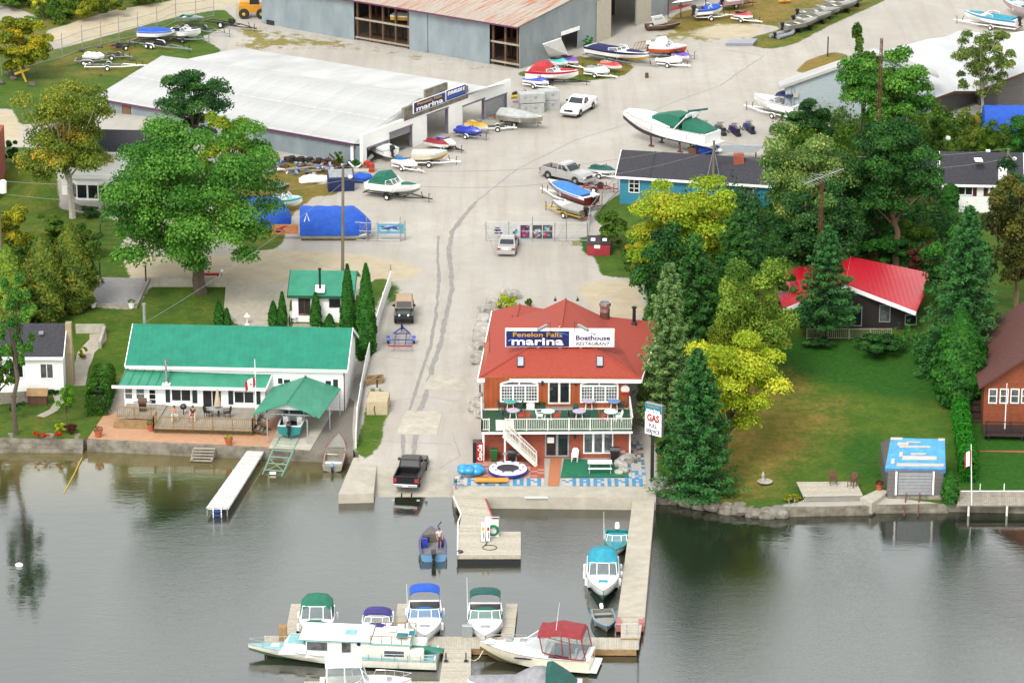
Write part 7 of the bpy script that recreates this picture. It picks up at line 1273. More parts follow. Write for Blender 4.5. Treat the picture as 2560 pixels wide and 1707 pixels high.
decid('huge green maple with a thick trunk in front of the white hillside house',(258,276,708,694),(503,732),L_maple,40000,.40,120,tr=.55,bl=(.19,.30),tv=.15);decid('yellowing maple crown just behind the huge maple',(490,268,640,470),(575,540),leafmat('turning maple',(70,124,26),(146,164,44),(210,176,50),.9),6000,.4,26);decid('dark green tree standing against the white workshop roof',(385,168,590,345),(480,440),L_dark,9000,.36,44)
decid('olive birch with orange tinges and white branches beside the hillside house',(34,200,300,468),(182,545),L_olive,15000,.36,70,bark=m_birch,tr=.3);decid('yellow green shrubby tree beside the dirt road',(-22,42,132,188),(60,196),L_yg,9000,.42,40);decid('slim bright yellow sapling by the pale clearing',(76,-18,118,28),(112,50),L_lime,1200,.4,12,tr=.12)
for i,(b,mm,l)in enumerate((((-30,-30,70,22),L_bush,'dark green bush at the top left corner'),((115,-10,190,48),L_bush,'green bush on the road bank, left one'),((175,-25,262,52),L_yg,'yellowish bush on the road bank in the middle'),((250,-30,330,38),L_cedar,'brownish bush on the road bank, right one'),((325,-30,400,14),L_bush,'green bush at the top edge beside the dirt road'))):decid(l,b,((b[0]+b[2])/2,b[3]),mm,4500,.45,24,'bush','bush',trunk=False)
CD='bronze cedars on the left';SH=((0,.5),(.12,.85),(.3,1.),(.55,.9),(.8,.55),(.95,.22),(1,.04))
t=column('bronze topped cedar nearest the parking pad',124,242,556,775,L_cedar,9000,.22,'cedar_tree',group=CD,shape=SH);column('bronze cedar, middle one of three at the left',58,168,585,805,L_cedar,9000,.22,'cedar_tree',group=CD,shape=SH);column('green cedar at the left picture edge, third from the parking pad',-30,82,615,850,L_pine,8000,.22,'cedar_tree',group=CD,shape=SH);
mb=MB();mb.tube([(-.4,-.6,-.3),(-.2,0,2.4)],.22,7);mb.obj('trunk',m_bark,t);decid('yellow green bush at the left edge above the cedars',(-20,512,90,640),(30,640),L_yg,6000,.35,30,'bush','bush',trunk=False);decid('green shrubs left of the garden steps, upper clump',(75,535,190,620),(130,622),L_bush,5000,.32,26,'bush','bush',trunk=False);decid('green shrub clump touching the garden steps',(160,560,258,640),(210,642),L_bush,5000,.32,26,'bush','bush',trunk=False);decid('small dark shrub under the bay window',(190,512,260,545),(225,545),L_dark,1500,.22,14,'bush','bush',trunk=False);decid('dark round bush beside the brick house sliver',(5,345,52,415),(28,412),L_dark,2500,.3,16,'bush','bush',trunk=False)
decid('thin tall tree on the left lawn in front of the grey roofed cottage',(2,690,104,935),(40,1085),L_maple,5200,.3,34,tr=.2,bl=(.15,.3));decid('low shrub growing round the thin tall tree',(24,985,66,1045),(44,1046),L_dark,1500,.2,12,'bush','bush',trunk=False);decid('leafy branches entering at the left edge by the cottage',(-50,860,42,1010),(-20,1040),L_bush,4000,.3,24,tr=.12);decid('slender young staked tree beside the curved path',(142,940,196,1040),(166,1062),leafmat('young',(60,120,20),(130,180,40)),1600,.2,14,tr=.06)
hedge('rounded clipped hedge left of the green roofed cottage',[(244,1040),(252,1000),(262,970)],1.9,2.1,L_hedge,12000);hedge('long clipped hedge running up beside the brown house',[(2420,1205),(2412,1140),(2405,1080),(2400,1040)],1.3,1.6,L_bright,16000,.24)
for x0,x1,y0,yb,l,nn in((850,893,661,885,'tall columnar cedar, left one of the big pair by the white fence',7000),(893,942,659,890,'tall columnar cedar, right one of the big pair by the white fence',7000),(890,924,716,896,'columnar cedar standing in front of the big cedar pair',5000),(776,804,732,815,'columnar cedar in front of the small cabin wall',3000),(671,697,754,812,'short pointed cedar left of the small cabin',2200),(695,718,731,814,'narrow pointed cedar beside the cabin table',2500),(812,836,786,818,'tiny pointed cedar below the cabin window',1500),(536,561,753,812,'pointed cedar, left of the two behind the long green roof',2500),(559,577,772,812,'pointed cedar, right of the two behind the long green roof',1800)):column(l,x0,x1,y0,yb,L_thuja,nn,.17,group='columnar cedars by the cottage')
column('clipped egg shaped topiary right of the tarped boathouse',2353,2396,1180,1256,L_thuja,3500,.15,'topiary','bush',shape=((0,.7),(.25,1),(.6,.9),(.85,.55),(1,.05)));column('dark columnar cedar in front of the white bungalow',2352,2394,462,550,L_thuja,3500,.2,shape=((0,.9),(.8,1),(.95,.7),(1,.1)))
decid('lime yellow tree tinged with orange in front of the blue bungalow',(1552,440,1858,690),(1690,735),L_limeo,17000,.38,74,tr=.3);decid('lime yellow tree leaning over the dry lawn',(1690,828,1968,1098),(1805,1165),L_lime,16000,.32,64,tr=.22)
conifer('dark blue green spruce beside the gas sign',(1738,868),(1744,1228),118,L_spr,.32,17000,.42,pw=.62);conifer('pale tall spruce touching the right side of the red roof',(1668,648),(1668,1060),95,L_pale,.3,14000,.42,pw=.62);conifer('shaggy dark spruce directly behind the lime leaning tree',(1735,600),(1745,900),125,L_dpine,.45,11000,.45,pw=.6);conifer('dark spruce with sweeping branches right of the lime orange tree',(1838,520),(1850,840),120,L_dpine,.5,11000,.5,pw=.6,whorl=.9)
decid('yellow green pine crown above the lawn edge',(1770,630,1985,930),(1880,985),L_pine,15000,.34,60,'pine_tree',bark=m_pinebark);decid('rounded olive cedar between the spruces',(1742,790,1882,960),(1806,1000),leafmat('olive cedar',(84,112,16),(150,160,36)),8000,.25,34,'cedar_tree',bl=(.25,.4));decid('green cedar at the left edge of the lawn',(1880,760,1980,930),(1935,930),L_pine,5000,.28,28,'cedar_tree')
decid('tall grey green willow in front of the pale blue workshop',(1888,300,2146,560),(2015,640),L_willow,17000,.36,76,tr=.35);decid('dark crowned maple behind the red roofed chalet',(1940,455,2150,690),(2045,725),L_dark,15000,.36,60);decid('tall deep green pine with bare crooked trunk behind the chalet',(2105,300,2346,530),(2240,665),L_dpine,15000,.36,62,'pine_tree',bark=m_pinebark,tr=.28);decid('deep green smaller pine left of the crooked trunk',(2090,440,2240,600),(2166,640),L_dpine,8000,.36,36,'pine_tree',bark=m_pinebark);decid('dense dark maple growing up behind the lattice mast',(2092,110,2322,350),(2200,420),L_maple,17000,.42,70);decid('bright topped poplar left of the lattice mast',(2110,62,2200,260),(2150,400),L_bush,5000,.4,26);decid('sparse small birch in front of the white arched sheds',(2374,62,2528,245),(2456,312),L_sparse,7500,.32,56,bark=m_birch,tr=.16,bl=(.16,.28))
conifer('dark spruce standing in front of the red roofed chalet',(2062,560),(2060,852),108,L_spr,.22,10000,.42,skirt=.2,pw=.7,whorl=.75);conifer('large green spruce right of the red roofed chalet',(2408,512),(2400,935),132,L_spr,.3,17000,.45,pw=.62);decid('tall bronze pine with dark trunk at the right edge',(2440,440,2620,720),(2546,785),L_bronze,12000,.38,50,'pine_tree',bark=m_pinebark);conifer('bushy green cedar between the spruce and the brown house',(2404,775),(2396,1010),75,L_thuja,.1,9000,.28,'cedar_tree')if 0 else column('bushy green cedar between the spruce and the brown house',2328,2466,775,1012,L_thuja,11000,.25,'cedar_tree',shape=SH)
decid('dark maple mass between the willow and the lattice mast',(2090,300,2300,560),(2190,640),L_dark,12000,.4,50);decid('green tree filling the gap left of the crooked pine trunk',(1990,520,2160,720),(2080,700),L_dpine,8000,.38,36);decid('dark tree between the lime orange tree and the pale spruce',(1580,560,1760,800),(1660,830),L_dpine,9000,.4,40);decid('deep green tree at the far right behind the bronze pine',(2480,380,2680,640),(2590,660),L_dark,9000,.4,40);decid('dark green tree behind the green spruce on the right',(2300,560,2480,790),(2390,800),L_thuja,9000,.36,40)
for b,mm,l in(((2318,285,2400,395),L_bush,'green cedar bush behind the white bungalow, left one'),((2380,268,2462,390),L_cedar,'bronze cedar bush behind the white bungalow'),((2440,300,2520,400),L_bush,'green cedar bush below the small birch'),((2500,280,2620,400),L_thuja,'dark cedar bush below the blue tarp at the right edge'),((1966,246,2100,350),L_dark,'dark shrub in front of the pale blue workshop wall'),((1470,524,1572,615),L_bush,'overgrown shrub behind the red dumpster'),((2120,560,2260,660),L_thuja,'undergrowth below the crooked pine trunk'),((2220,540,2340,640),L_bush,'light green undergrowth right of the crooked trunk'),((2268,600,2344,690),L_red,'dark red bush behind the chalet roof'),((2130,828,2262,886),L_dpine,'spreading juniper in front of the chalet deck'),((2000,838,2090,868),L_dark,'low shrub at the left of the chalet deck'),((1840,560,1960,760),L_dark,'dark broadleaf filling behind the chalet, left side'),((1900,660,1990,790),L_bush,'green shrubs at the left end of the chalet'),((834,376,860,420),L_bush,'weedy shrub at the end of the tyre pile'),((870,394,902,420),L_thuja,'small shrub at the workshop corner'),((1453,90,1486,124),L_bright,'bright green bush against the barn end wall'),((1560,590,1660,690),L_yg,'yellowing low branches beside the gravel lot'),((1240,736,1296,772),L_lime,'bright hosta clump behind the boulders'),((160,1056,196,1082),L_red,'dark red flowering shrub in the garden bed'),((138,1056,170,1082),L_lime,'lime green shrub in the garden bed'),((196,866,220,896),L_yg,'small golden shrub by the chimney path'),((110,968,150,985),L_dark,'dark low shrub under the cottage window'),((2540,500,2640,640),L_dpine,'dark conifer mass at the far right edge'),((1640,1080,1700,1150),L_dark,'shrub at the foot of the gas sign spruce'),((1960,1232,2000,1252),L_yg,'small flowering plants left of the lawn deck'),((1310,745,1330,768),L_bush,'small shrub behind the restaurant roof')):
 decid(l,b,((b[0]+b[2])/2,b[3]),mm,int(min(6000,300+(b[2]-b[0])*(b[3]-b[1])*.55)),.3 if b[2]-b[0]>50 else.2,22,'bush','bush',trunk=False)
def undergrowth(label,poly,m,n=9000,h=(1.2,3.2),leaf=.34):
 xs_,ys_=[p[0]for p in poly],[p[1]for p in poly];C_=[];T_=[];k=0
 while k<n//90:
  px,py=random.uniform(min(xs_),max(xs_)),random.uniform(min(ys_),max(ys_))
  if not inpoly(np.array([px]),np.array([py]),poly)[0]:continue
  b=G(px,py);r=random.uniform(.7,1.7);hh=random.uniform(*h);u=sph(90);u[:,2]=np.abs(u[:,2]);C_.append(u*np.array([r,r,hh])*RNG.uniform(.6,1,(90,1))+np.array(b));T_.append(RNG.normal(random.uniform(.2,.6),.18,90));k+=1
 c=np.concatenate(C_);o=leaves('undergrowth',c,RNG.normal(size=c.shape)+np.array([0,-.2,1.]),RNG.uniform(.7,1.3,len(c))*leaf,.8,np.concatenate(T_),m,None);o['kind']='stuff';tag(o,label,'undergrowth')
undergrowth('dark shrubby undergrowth between the lime orange tree and the chalet',[(1560,640),(1640,560),(1860,500),(1900,480),(2360,520),(2440,640),(2380,700),(2330,690),(2126,630),(1925,690),(1900,820),(1640,900),(1610,740)],L_dpine,34000,(1.5,4.));undergrowth('mixed shrubs behind the white bungalow and below the arched sheds',[(1940,320),(2100,270),(2330,300),(2640,320),(2640,395),(2330,380),(2150,420),(1960,380)],L_bush,14000,(1.2,3.));undergrowth('brush along the bank above the dirt road',[(0,-40),(460,-60),(430,-2),(280,22),(130,66),(80,70),(60,30)],L_bush,11000,(1.,2.6));undergrowth('low shrubs around the foot of the green spruce on the right',[(2260,860),(2440,860),(2470,1010),(2400,1000),(2330,930)],L_thuja,7000,(1.2,2.6));undergrowth('shrubs at the left edge below the cedars',[(-20,620),(120,620),(240,640),(240,700),(90,800),(-20,850)],L_bush,8000,(.8,2.))
# ================================================================ fences, signs, furniture, people, small things
def post(mb,p,h,r=.04,n=6):p=Vector(p);mb.tube([p,p+Vector((0,0,h))],r,n)
# white board fence between the cottage and the ramp drive
fp=[G(x,y)for x,y in((977,716),(958,770),(936,845),(915,930),(902,1000),(893,1060),(890,1122))];f=thing('board_fence','long white board fence between the cottage garden and the ramp drive','fence',fp[3])
for a,b in zip(fp,fp[1:]):
 n_=max(1,round((b-a).length/1.2));hh=lambda q:(.9 if q.y>300 else 1.35)
 for i in range(n_):p,q=a.lerp(b,i/n_),a.lerp(b,(i+.97)/n_);z=hh(p);m=MB();m.loft([[p+Vector((-.03,0,0)),q+Vector((-.03,0,0)),q+Vector((.03,0,0)),p+Vector((.03,0,0))],[v+Vector((k,0,z))for v,k in((p,-.03),(q,-.03),(q,.03),(p,.03))]],True,True);W(m,f,'board_panel',m_white)
 m=MB();m.beam(a,a+Vector((0,0,1.5)),.1,.1);W(m,f,'post',m_white)
m=MB();m.tube([fp[0],fp[0]+Vector((0,0,2.1))],.06,5);W(m,f,'tall_post',m_galv)
# chain link gates with posters
m_mesh=mat('chain link',(.35,.36,.37,1),.5,alpha=.10)
def gate(label,pts,h,name='chain_link_fence',brace=True,ends=None):
 q=[G(*p)for p in pts];r=thing(name,label,'fence',q[0]);m=MB();w_=MB()
 for i,p in enumerate(q):pm=MB();post(pm,p,h*(1.35 if ends and i in ends else 1.04),.045);W(pm,r,'post',m_galv)
 for a,b in zip(q,q[1:]):
  for z in(.12,h*.55,h):m.tube([a+Vector((0,0,z)),b+Vector((0,0,z))],.028,5)
  if brace:m.tube([a+Vector((0,0,.12)),b+Vector((0,0,h))],.022,5)
  w_.loft([[a,b],[a+Vector((0,0,h)),b+Vector((0,0,h))]],closed=False)
 o=W(m,r,'pipe_rails',m_galv);W(w_,r,'wire_mesh',m_mesh);return q
gate('chain link gate panels in front of the blue tarped pontoon boat',[(753,601),(793,600),(835,599),(891,602),(917,604),(945,603),(1001,604),(1013,600)],1.85,ends=(4,6));gate('chain link fence with posters behind the silver sedan',[(1215,602),(1272,603),(1331,604),(1387,604),(1416,604),(1468,604)],1.85,ends=(2,4));gate('chain link fence running up beside the blue bungalow',[(1468,604),(1475,560),(1505,520),(1545,478)],1.7,brace=False)
gate('rusty wire fence along the dirt road',[(5,190),(105,158),(156,145),(206,125),(253,113),(298,102),(345,90),(393,78),(440,56),(490,50),(535,42)],2.2,brace=False,ends=tuple(range(11)))
def poster(label,x0,y0,x1,y1,cols,yb=603,seed=0,name='poster',wl=None):
 w_=Wall(G(x0,yb)-Vector((0,.06,0)),G(x1,yb)-Vector((0,.06,0)))if wl is None else wl;u0,u1,z0,z1=w_.rect(x0,y0,x1,y1);r=thing(name,label,'poster',w_.pt((u0+u1)/2,z0),group='posters on the fences');b=MB();w_.box(b,u0,u1,z0,z1,0,.03);W(b,r,'sheet',cols[0]);rd=random.Random(seed)
 for i,c in enumerate(cols[1:]*3):a,d=rd.uniform(.06,.6),rd.uniform(.1,.75);e,g=rd.uniform(.12,.34),rd.uniform(.06,.2);b=MB();w_.box(b,lerp(u0,u1,a),lerp(u0,u1,min(.95,a+e)),lerp(z0,z1,d),lerp(z0,z1,min(.95,d+g)),.032+.003*i,.036+.003*i);W(b,r,'printed_patch',c)
k_p=canv('poster plum',80,56,110);k_w=canv('poster white',232,234,236);k_c=canv('poster cyan',100,200,236);k_o=canv('poster orange',240,160,100)
poster('white poster with small boat pictures, leftmost on the fence behind the sedan',1233,563,1266,587,(k_w,c_maroon,k_p,c_navy),seed=1);poster('pale poster with blue brush lettering, second on the fence behind the sedan',1275,563,1299,598,(k_w,k_c,c_green),seed=2);poster('plum purple poster, third on the fence behind the sedan',1301,563,1324,595,(k_p,canv('poster pink',210,130,190),m_black,c_red),seed=3);poster('black framed cyan poster, left one of the two at the right',1332,563,1355,596,(m_black,k_c,k_w,k_c,c_red),seed=4);poster('black framed cyan poster, rightmost on the fence behind the sedan',1357,563,1381,596,(m_black,k_w,k_c,c_blue,c_red),seed=5)
poster('wide blue and white boat banner on the left gate',945,560,1010,584,(k_c,c_navy,k_w,c_blue,k_w),603,6,'banner');poster('orange pink sunset banner left of the blue tarped pontoon',680,561,746,585,(k_o,c_navy,c_red,canv('salmon',236,150,140)),600,7,'banner')
# blue tarped pontoon boat and its neighbour
def tarped(label,x0,x1,yb,h,dep,taper=1.6,tube=True):
 A,B=G(x0,yb),G(x1,yb);L=(B-A).length;r=thing('tarped_pontoon',label,'boat',(A+B)/2,math.atan2((B-A).y,(B-A).x));q=MB();rr=[]
 for i in range(13):t=i/12;x=-L/2+L*t;k=min(1,(1-t)*L/taper+.25);hh=h*(1 if t<.78 else lerp(1,.38,(t-.78)/.22))*(1+.02*math.sin(i*2.4));w_=dep/2*(1 if t<.8 else lerp(1,.5,(t-.8)/.2));wv=.05*(i%2);rr.append([(x,-w_,.55+wv),(x,-w_*1.02,.55+hh*.42),(x,-w_*.5,.55+hh*.93),(x,0,.55+hh),(x,w_*.5,.55+hh*.93),(x,w_*1.02,.55+hh*.42),(x,w_,.55)])
 q.loft(rr,True,True,closed=False);q.obj('tarp',k_blue,r,True)
 for s in(-1,1):q=MB();q.tube([(-L/2+.1,s*dep*.36,.33),(L/2-1.2,s*dep*.36,.33),(L/2-.3,s*dep*.36,.5)],.3,10,None);q.obj('pontoon',c_alu,r,True)
 q=MB();q.loft([[(-L/2+.5,-dep*.47,2.0),(-L/2+.62,-dep*.44,2.0),(-L/2+.82,-dep*.34,2.4),(-L/2+.78,-dep*.36,2.45)]],True);return r,L
r,L=tarped('bright blue tarp stretched over a pontoon boat behind the gate panels',752,928,592,2.5,3.0);q=MB();q.tube([(-L/2+.45,-1.36,1.9),(-L/2+.68,-1.0,2.62),(-L/2+.92,-1.32,1.95)],.05,4);q.obj('tape_mark',m_white,r);tarped('second blue tarped boat half hidden by the huge maple',600,728,572,2.6,3.0)
r,_=tarped('royal blue tarped boat at the right edge behind the white bungalow',2456,2620,336,2.6,3.0)
# poles and wires
def pole(label,x,y0,yb,lean=0,r=.16,tr=None):b=G(x,yb);h=zat(b,y0)-b.z;t=thing('utility_pole',label,'utility pole',b);m=MB();m.tube([(0,0,-.3),(lean,0,h)],r,8,r*.75);m.obj('shaft',m_pole,t);m=MB();m.tube([(lean-.1,-.05,h-.3),(lean+.45,-.05,h-1.),(lean+.6,0,h-1.1)],.03,4);m.obj('lamp_arm',m_galv,t);m=MB();m.ball((lean+.62,0,h-1.0),(.24,.24,.18));m.obj('lamp',m_offw,t);return b+Vector((lean,0,h))
pA=pole('weathered utility pole behind the small green roofed cabin',856,416,735,.25);pB=pole('utility pole standing in front of the blue bungalow roof',1782,352,510);pC=pole('utility pole with white transformers at the right edge',2513,372,545);pD=G(6,700);pD.z=zat(pD,452);m=MB();m.tube([G(6,700),pD],.15,8);t=thing('utility_pole','utility pole with a white transformer at the left edge','utility pole',G(6,700));W(m,t,'shaft',m_pole);m=MB();m.lathe([(.3,-.6),(.34,.45),(.2,.6)],10,P(9,464,pD.z-.4)+Vector((0,-.3,0)));W(m,t,'transformer',m_white)
m=MB();c=Vector((pC.x-.5,pC.y-.3,zat(pC,435)));m.lathe([(.4,-.7),(.44,.6),(.2,.8)],10,c);one(m,'transformer_can',m_white,'white transformer hanging on the pole by the white bungalow','transformer');m=MB()
for s in(-1.1,1.1):m.tube([pB+Vector((0,0,-.8)),G(1782,510)+Vector((s,-.4,.4))],.035,4)
one(m,'guy_wire',m_galv,'splayed guy wires on the pole before the blue bungalow','wire')
def wire(label,a,b,sag=1.2,r=.016):m=MB();m.tube([a.lerp(b,i/14)+Vector((0,0,-4*sag*(i/14)*(1-i/14)))for i in range(15)],r,4);return one(m,'power_line',mat('line wire',(.2,.2,.2,1),.5),label,'wire')
wire('upper power line crossing the yard between the two wooden poles',pA,pB,1.5);wire('lower power line crossing the yard',pA+Vector((0,0,-1.2)),pB+Vector((0,0,-1.)),2.);wire('power line from the bungalow pole to the right edge pole',pB,pC,1.2);wire('lower line from the bungalow pole to the right edge pole',pB+Vector((0,0,-1)),pC+Vector((0,0,-1)),1.6);wire('power line along the left road to the wooden pole',pD,pA,1.);wire('lower power line along the left road',pD+Vector((0,0,-1.2)),pA+Vector((0,0,-1.3)),1.4)
wire('service line dipping from the wooden pole to the long green roof',pA+Vector((0,0,-1.5)),P(362,806,7.2),.6)
# lattice masts
def mast(label,x,yt,yb,w0,ant=False):
 b=G(x,yb);H=zat(b,yt)-b.z;t=thing('lattice_mast',label,'mast',b);m=MB();n_=int(H/.8);pt=lambda k,z:(w0*(1-.6*z/H)*math.cos(k*2.094+.5),w0*(1-.6*z/H)*math.sin(k*2.094+.5),z)
 for k in range(3):m.tube([pt(k,0),pt(k,H)],.035,4)
 for i in range(n_):
  for k in range(3):m.tube([pt(k,H*i/n_),pt((k+1)%3,H*(i+1)/n_)],.02,3);m.tube([pt(k,H*i/n_),pt((k+1)%3,H*i/n_)],.02,3)
 m.obj('lattice',m_rust,t)
 if ant:
  m=MB();d=Vector((.9,.35,.25));m.tube([d*-1.8+Vector((0,0,H+.2)),d*2.2+Vector((0,0,H+.2))],.03,4)
  for i in range(14):c=d*(-1.7+i*.28)+Vector((0,0,H+.2));l=1.5-i*.07;m.tube([c+Vector((-.35,.9,0))*l,c-Vector((-.35,.9,0))*l],.015,3)
  m.tube([d*-1.2+Vector((.0,.0,H+.9)),d*.4+Vector((0,0,H+.2))],.025,4);m.obj('tv_antenna',m_galv,t)
mast('rusty lattice mast rising in front of the tall maple',2190,96,505,.32);mast('rusty lattice mast topped by a wide television antenna',2046,448,760,.32,True)
# gas sign
b=G(1630,1203);g=thing('gas_sign','tall white gas sign with a teal header on a dark post beside the spruce','sign',b);m=MB();m.box(b.x-.14,b.x+.14,b.y-.14,b.y+.14,b.z-.3,zat(b,1080));W(m,g,'post',m_black)
A,B=P(1605,1050,4.6),P(1643,1068,4.6);gd=(Vector((.80,-.6,0))).normalized();gw_=Wall(Vector((b.x-.62,b.y+.3,0)),Vector((b.x-.62,b.y+.3,0))+gd);zt,zb=zat(b,1008),zat(b,1086);m=MB();gw_.box(m,0,1.62,zb,zt,-.3,0);W(m,g,'sign_box',m_grey);m=MB();gw_.box(m,.03,1.59,zb+.03,zt-.03,.002,.02);W(m,g,'face',m_white);m=MB();h=zt-zb;gw_.box(m,.03,1.59,zt-h*.28,zt-.03,.022,.03);W(m,g,'header',mat('teal header',C(30,150,180),.5));L=g.location
cg=lambda f:gw_.pt(.81,zb+h*f,.035)-L;letters('marina',g,m_white,cg(.78),gd,(0,0,1),.5,1.3,.015);letters('Fenelon Falls',g,MATS['sign yellow'],cg(.92),gd,(0,0,1),.24,1.1);letters('GAS',g,m_red,cg(.55),gd,(0,0,1),.8,1.15,.03);letters('FULL',g,MATS['sign navy'],cg(.31),gd,(0,0,1),.45,.75,.006);letters('SERVICE',g,MATS['sign navy'],cg(.13),gd,(0,0,1),.42,1.3,.006)
# rocks
ORD='first second third fourth fifth sixth seventh eighth ninth tenth eleventh twelfth thirteenth'.split()
def rockmesh(seed):
 bm=bmesh.new();bmesh.ops.create_icosphere(bm,subdivisions=2,radius=.5)
 for v in bm.verts:c=v.co.copy();v.co=Vector((math.copysign(abs(c.x*2)**.7,c.x),math.copysign(abs(c.y*2)**.7,c.y),math.copysign(abs(c.z*2)**.75,c.z)))*.5;v.co*=1+.35*mnoise.noise(c*2.4+Vector((seed*7,0,0)))
 me=bpy.data.meshes.new('rock');bm.to_mesh(me);bm.free();return me
m_rock=mat('limestone',C(232,228,218),.9,col2=C(176,168,158),scale=2,bump=.4,rnd=.12);RK=[rockmesh(i)for i in range(6)]
for q in RK:q.materials.append(m_rock)
m_scrap=mat('scrap grey',C(130,120,108),.8,col2=C(84,74,66),scale=4,rnd=.2);m_rock2=mat('wall stone',C(176,170,156),.9,col2=C(116,108,98),scale=2,bump=.4,rnd=.12);RV={}
def rock(p,sx,sy,sz,parent=None,name='boulder',m=None,**k):
 i=random.randrange(6)
 if m and(m.name,i)not in RV:RV[m.name,i]=RK[i].copy();RV[m.name,i].materials[0]=m
 o=link(name,RV[m.name,i]if m else RK[i],parent,p,random.uniform(-.5,.5));o.scale=(sx,sy,sz);[o.__setitem__(a,b_)for a,b_ in k.items()];return o
BL=((1233,766,1.2),(1214,785,1.2),(1210,806,1.1),(1206,838,1.5),(1202,862,1.4),(1199,880,1.3),(1196,903,1.3),(1188,1012,.9),(1200,1022,1.2),(1183,1030,.9),(1205,1040,1.0),(1283,745,1.2),(1266,738,.9))
for i,(x,y,s)in enumerate(BL):p=G(x,y);tag(rock((p.x,p.y,p.z+s*.3),s*1.2,s,s*.9),'pale limestone boulder, %s counted from the waterside stairs, beside the restaurant wall'%ORD[i],'boulder','boulders beside the restaurant')
for i,(x,y,s)in enumerate(((1563,1156,1.3),(1552,1168,1.1),(1560,1180,.9),(1548,1184,.7),(1572,1148,1.0),(1660,1218,1.0),(1646,1212,.9),(1680,1226,.8),(1662,1200,.7))):p=G(x,y);tag(rock((p.x,p.y,p.z+s*.2),s*1.1,s*.8,s*.7),'grey boulder, %s of the small heap at the patio corner near the gas sign'%ORD[i],'boulder','boulders at the patio corner')
for i,(x,y,s)in enumerate(((28,190,1.3),(34,200,1.1),(82,216,1.3),(3,210,1.2),(300,112,1.0),(285,116,.9),(250,120,.9),(204,130,.9),(308,146,.9),(330,152,.8),(252,189,.5))):p=G(x,y);tag(rock((p.x,p.y,p.z+.15*s),s*.7,s*.55,s*.5,m=m_scrap),'grey rock or scrap lump on the upper left grass, %s from the birch'%ORD[i],'rock','rocks on the upper left grass')
sw=thing('sea_wall','low wall of large grey stones edging the right hand lawn at the water','wall',P(1800,1260,0));pts=[P(x,y,.5)for x,y in((1642,1238),(1700,1250),(1800,1268),(1900,1280),(1966,1280))];acc=0
for a,b in zip(pts,pts[1:]):
 k=max(1,round((b-a).length/1.25))
 for i in range(k):
  p=a.lerp(b,(i+.5)/k);o=rock((p.x-sw.location.x,p.y+.45,0),1.3,1.2,0,sw,'stone',m_rock2);o.location=(p.x-sw.location.x,p.y+.45-sw.location.y,.28+random.uniform(-.06,.1));o.scale=(1.45*random.uniform(.9,1.1),1.3,1.0);o.rotation_euler[2]=random.uniform(-.1,.1)-.15
m=MB();p=[P(x,y,.72)for x,y in((1962,1270),(2183,1266),(2184,1250),(1964,1254))];m.loft([[(v.x,v.y,-1.2)for v in p],p],True,True);one(m,'shore_slab',m_conc2,'weathered concrete slab along the water below the lawn deck','slab');m=MB();p=[P(x,y,1.1)for x,y in((2150,1243),(2180,1258),(2224,1226),(2196,1222))];m.loft([[(v.x,v.y,.2)for v in p],p],True,True);one(m,'path_slab',m_conc,'angled pale concrete walk beside the tarped boathouse','slab')
# pavers spelling the marina name, brick path, green carpet
zp=1.0;m_pw,m_pb,m_pr,m_ps,m_pg=mat('white paver',C(226,220,214),.85,rnd=.06),mat('blue paver',C(84,170,222),.8,rnd=.1),mat('red paver',C(204,100,76),.85,rnd=.12),mat('salmon paver',C(226,170,150),.85,rnd=.08),mat('green paver',C(90,130,112),.85,rnd=.1)
pv=thing('paver_patio','patio of coloured pavers with marina spelled in blue along the quay','patio',P(1400,1200,zp));O=P(1133,1213,zp-.02);ex=(P(1618,1214,zp)-P(1180,1213,zp)).normalized();ey=Vector((-ex.y,ex.x,0));cw,ch=.28,.34;meshes={}
FONT={'F':('111','100','110','100','100'),'E':('111','100','110','100','111'),'N':('1001','1101','1011','1001','1001'),'L':('100','100','100','100','111'),'O':('111','101','101','101','111'),'M':('10001','11011','10101','10001','10001'),'A':('111','101','111','101','101'),'R':('111','101','110','101','101'),'I':('1','1','1','1','1')}
def paver(i,j,w_,m):
 k=(w_,m.name)
 if k not in meshes:q=MB();a,b_=ex*(w_*cw-.02),ey*(ch-.02);v0=Vector((0,0,0));q.loft([[v0-Vector((0,0,.05)),a-Vector((0,0,.05)),a+b_-Vector((0,0,.05)),b_-Vector((0,0,.05))],[v0,a,a+b_,b_]],True,True);meshes[k]=q.obj('paver',m,pv);o=meshes[k]
 else:o=link('paver',meshes[k].data,pv)
 o.location=O+ex*(i*cw)+ey*(j*ch)-pv.location+Vector((0,0,random.uniform(-.004,.004)))
tot=int((P(1618,1214,zp)-O).length/cw);grid={};s0=int((P(1369,1214,zp)-O).length/cw);s1=int((P(1397,1214,zp)-O).length/cw)+1;x=s0-30
for ch_ in 'FENELON':
 for rr_,row_ in enumerate(FONT[ch_]):
  for cc,v in enumerate(row_):
   if v=='1':grid[(x+cc,4-rr_)]=1
 x+=len(FONT[ch_][0])+1
x=tot-25
for ch_ in 'MARINA':
 for rr_,row_ in enumerate(FONT[ch_]):
  for cc,v in enumerate(row_):
   if v=='1':grid[(x+cc,4-rr_)]=1
 x+=len(FONT[ch_][0])+1
for j in range(5):
 i=0
 while i<tot:
  if s0<=i<s1:i+=1;continue
  v=grid.get((i,j),0);n_=1
  while n_<4 and i+n_<tot and not s0<=i+n_<s1 and grid.get((i+n_,j),0)==v:n_+=1
  paver(i,j,n_,m_pb if v else m_pw);i+=n_
rp=MB();rq=MB();PT={0:m_pr,1:m_ps};ms=[m_pr,m_ps,m_pw,m_pb,m_pg];rest=MB()
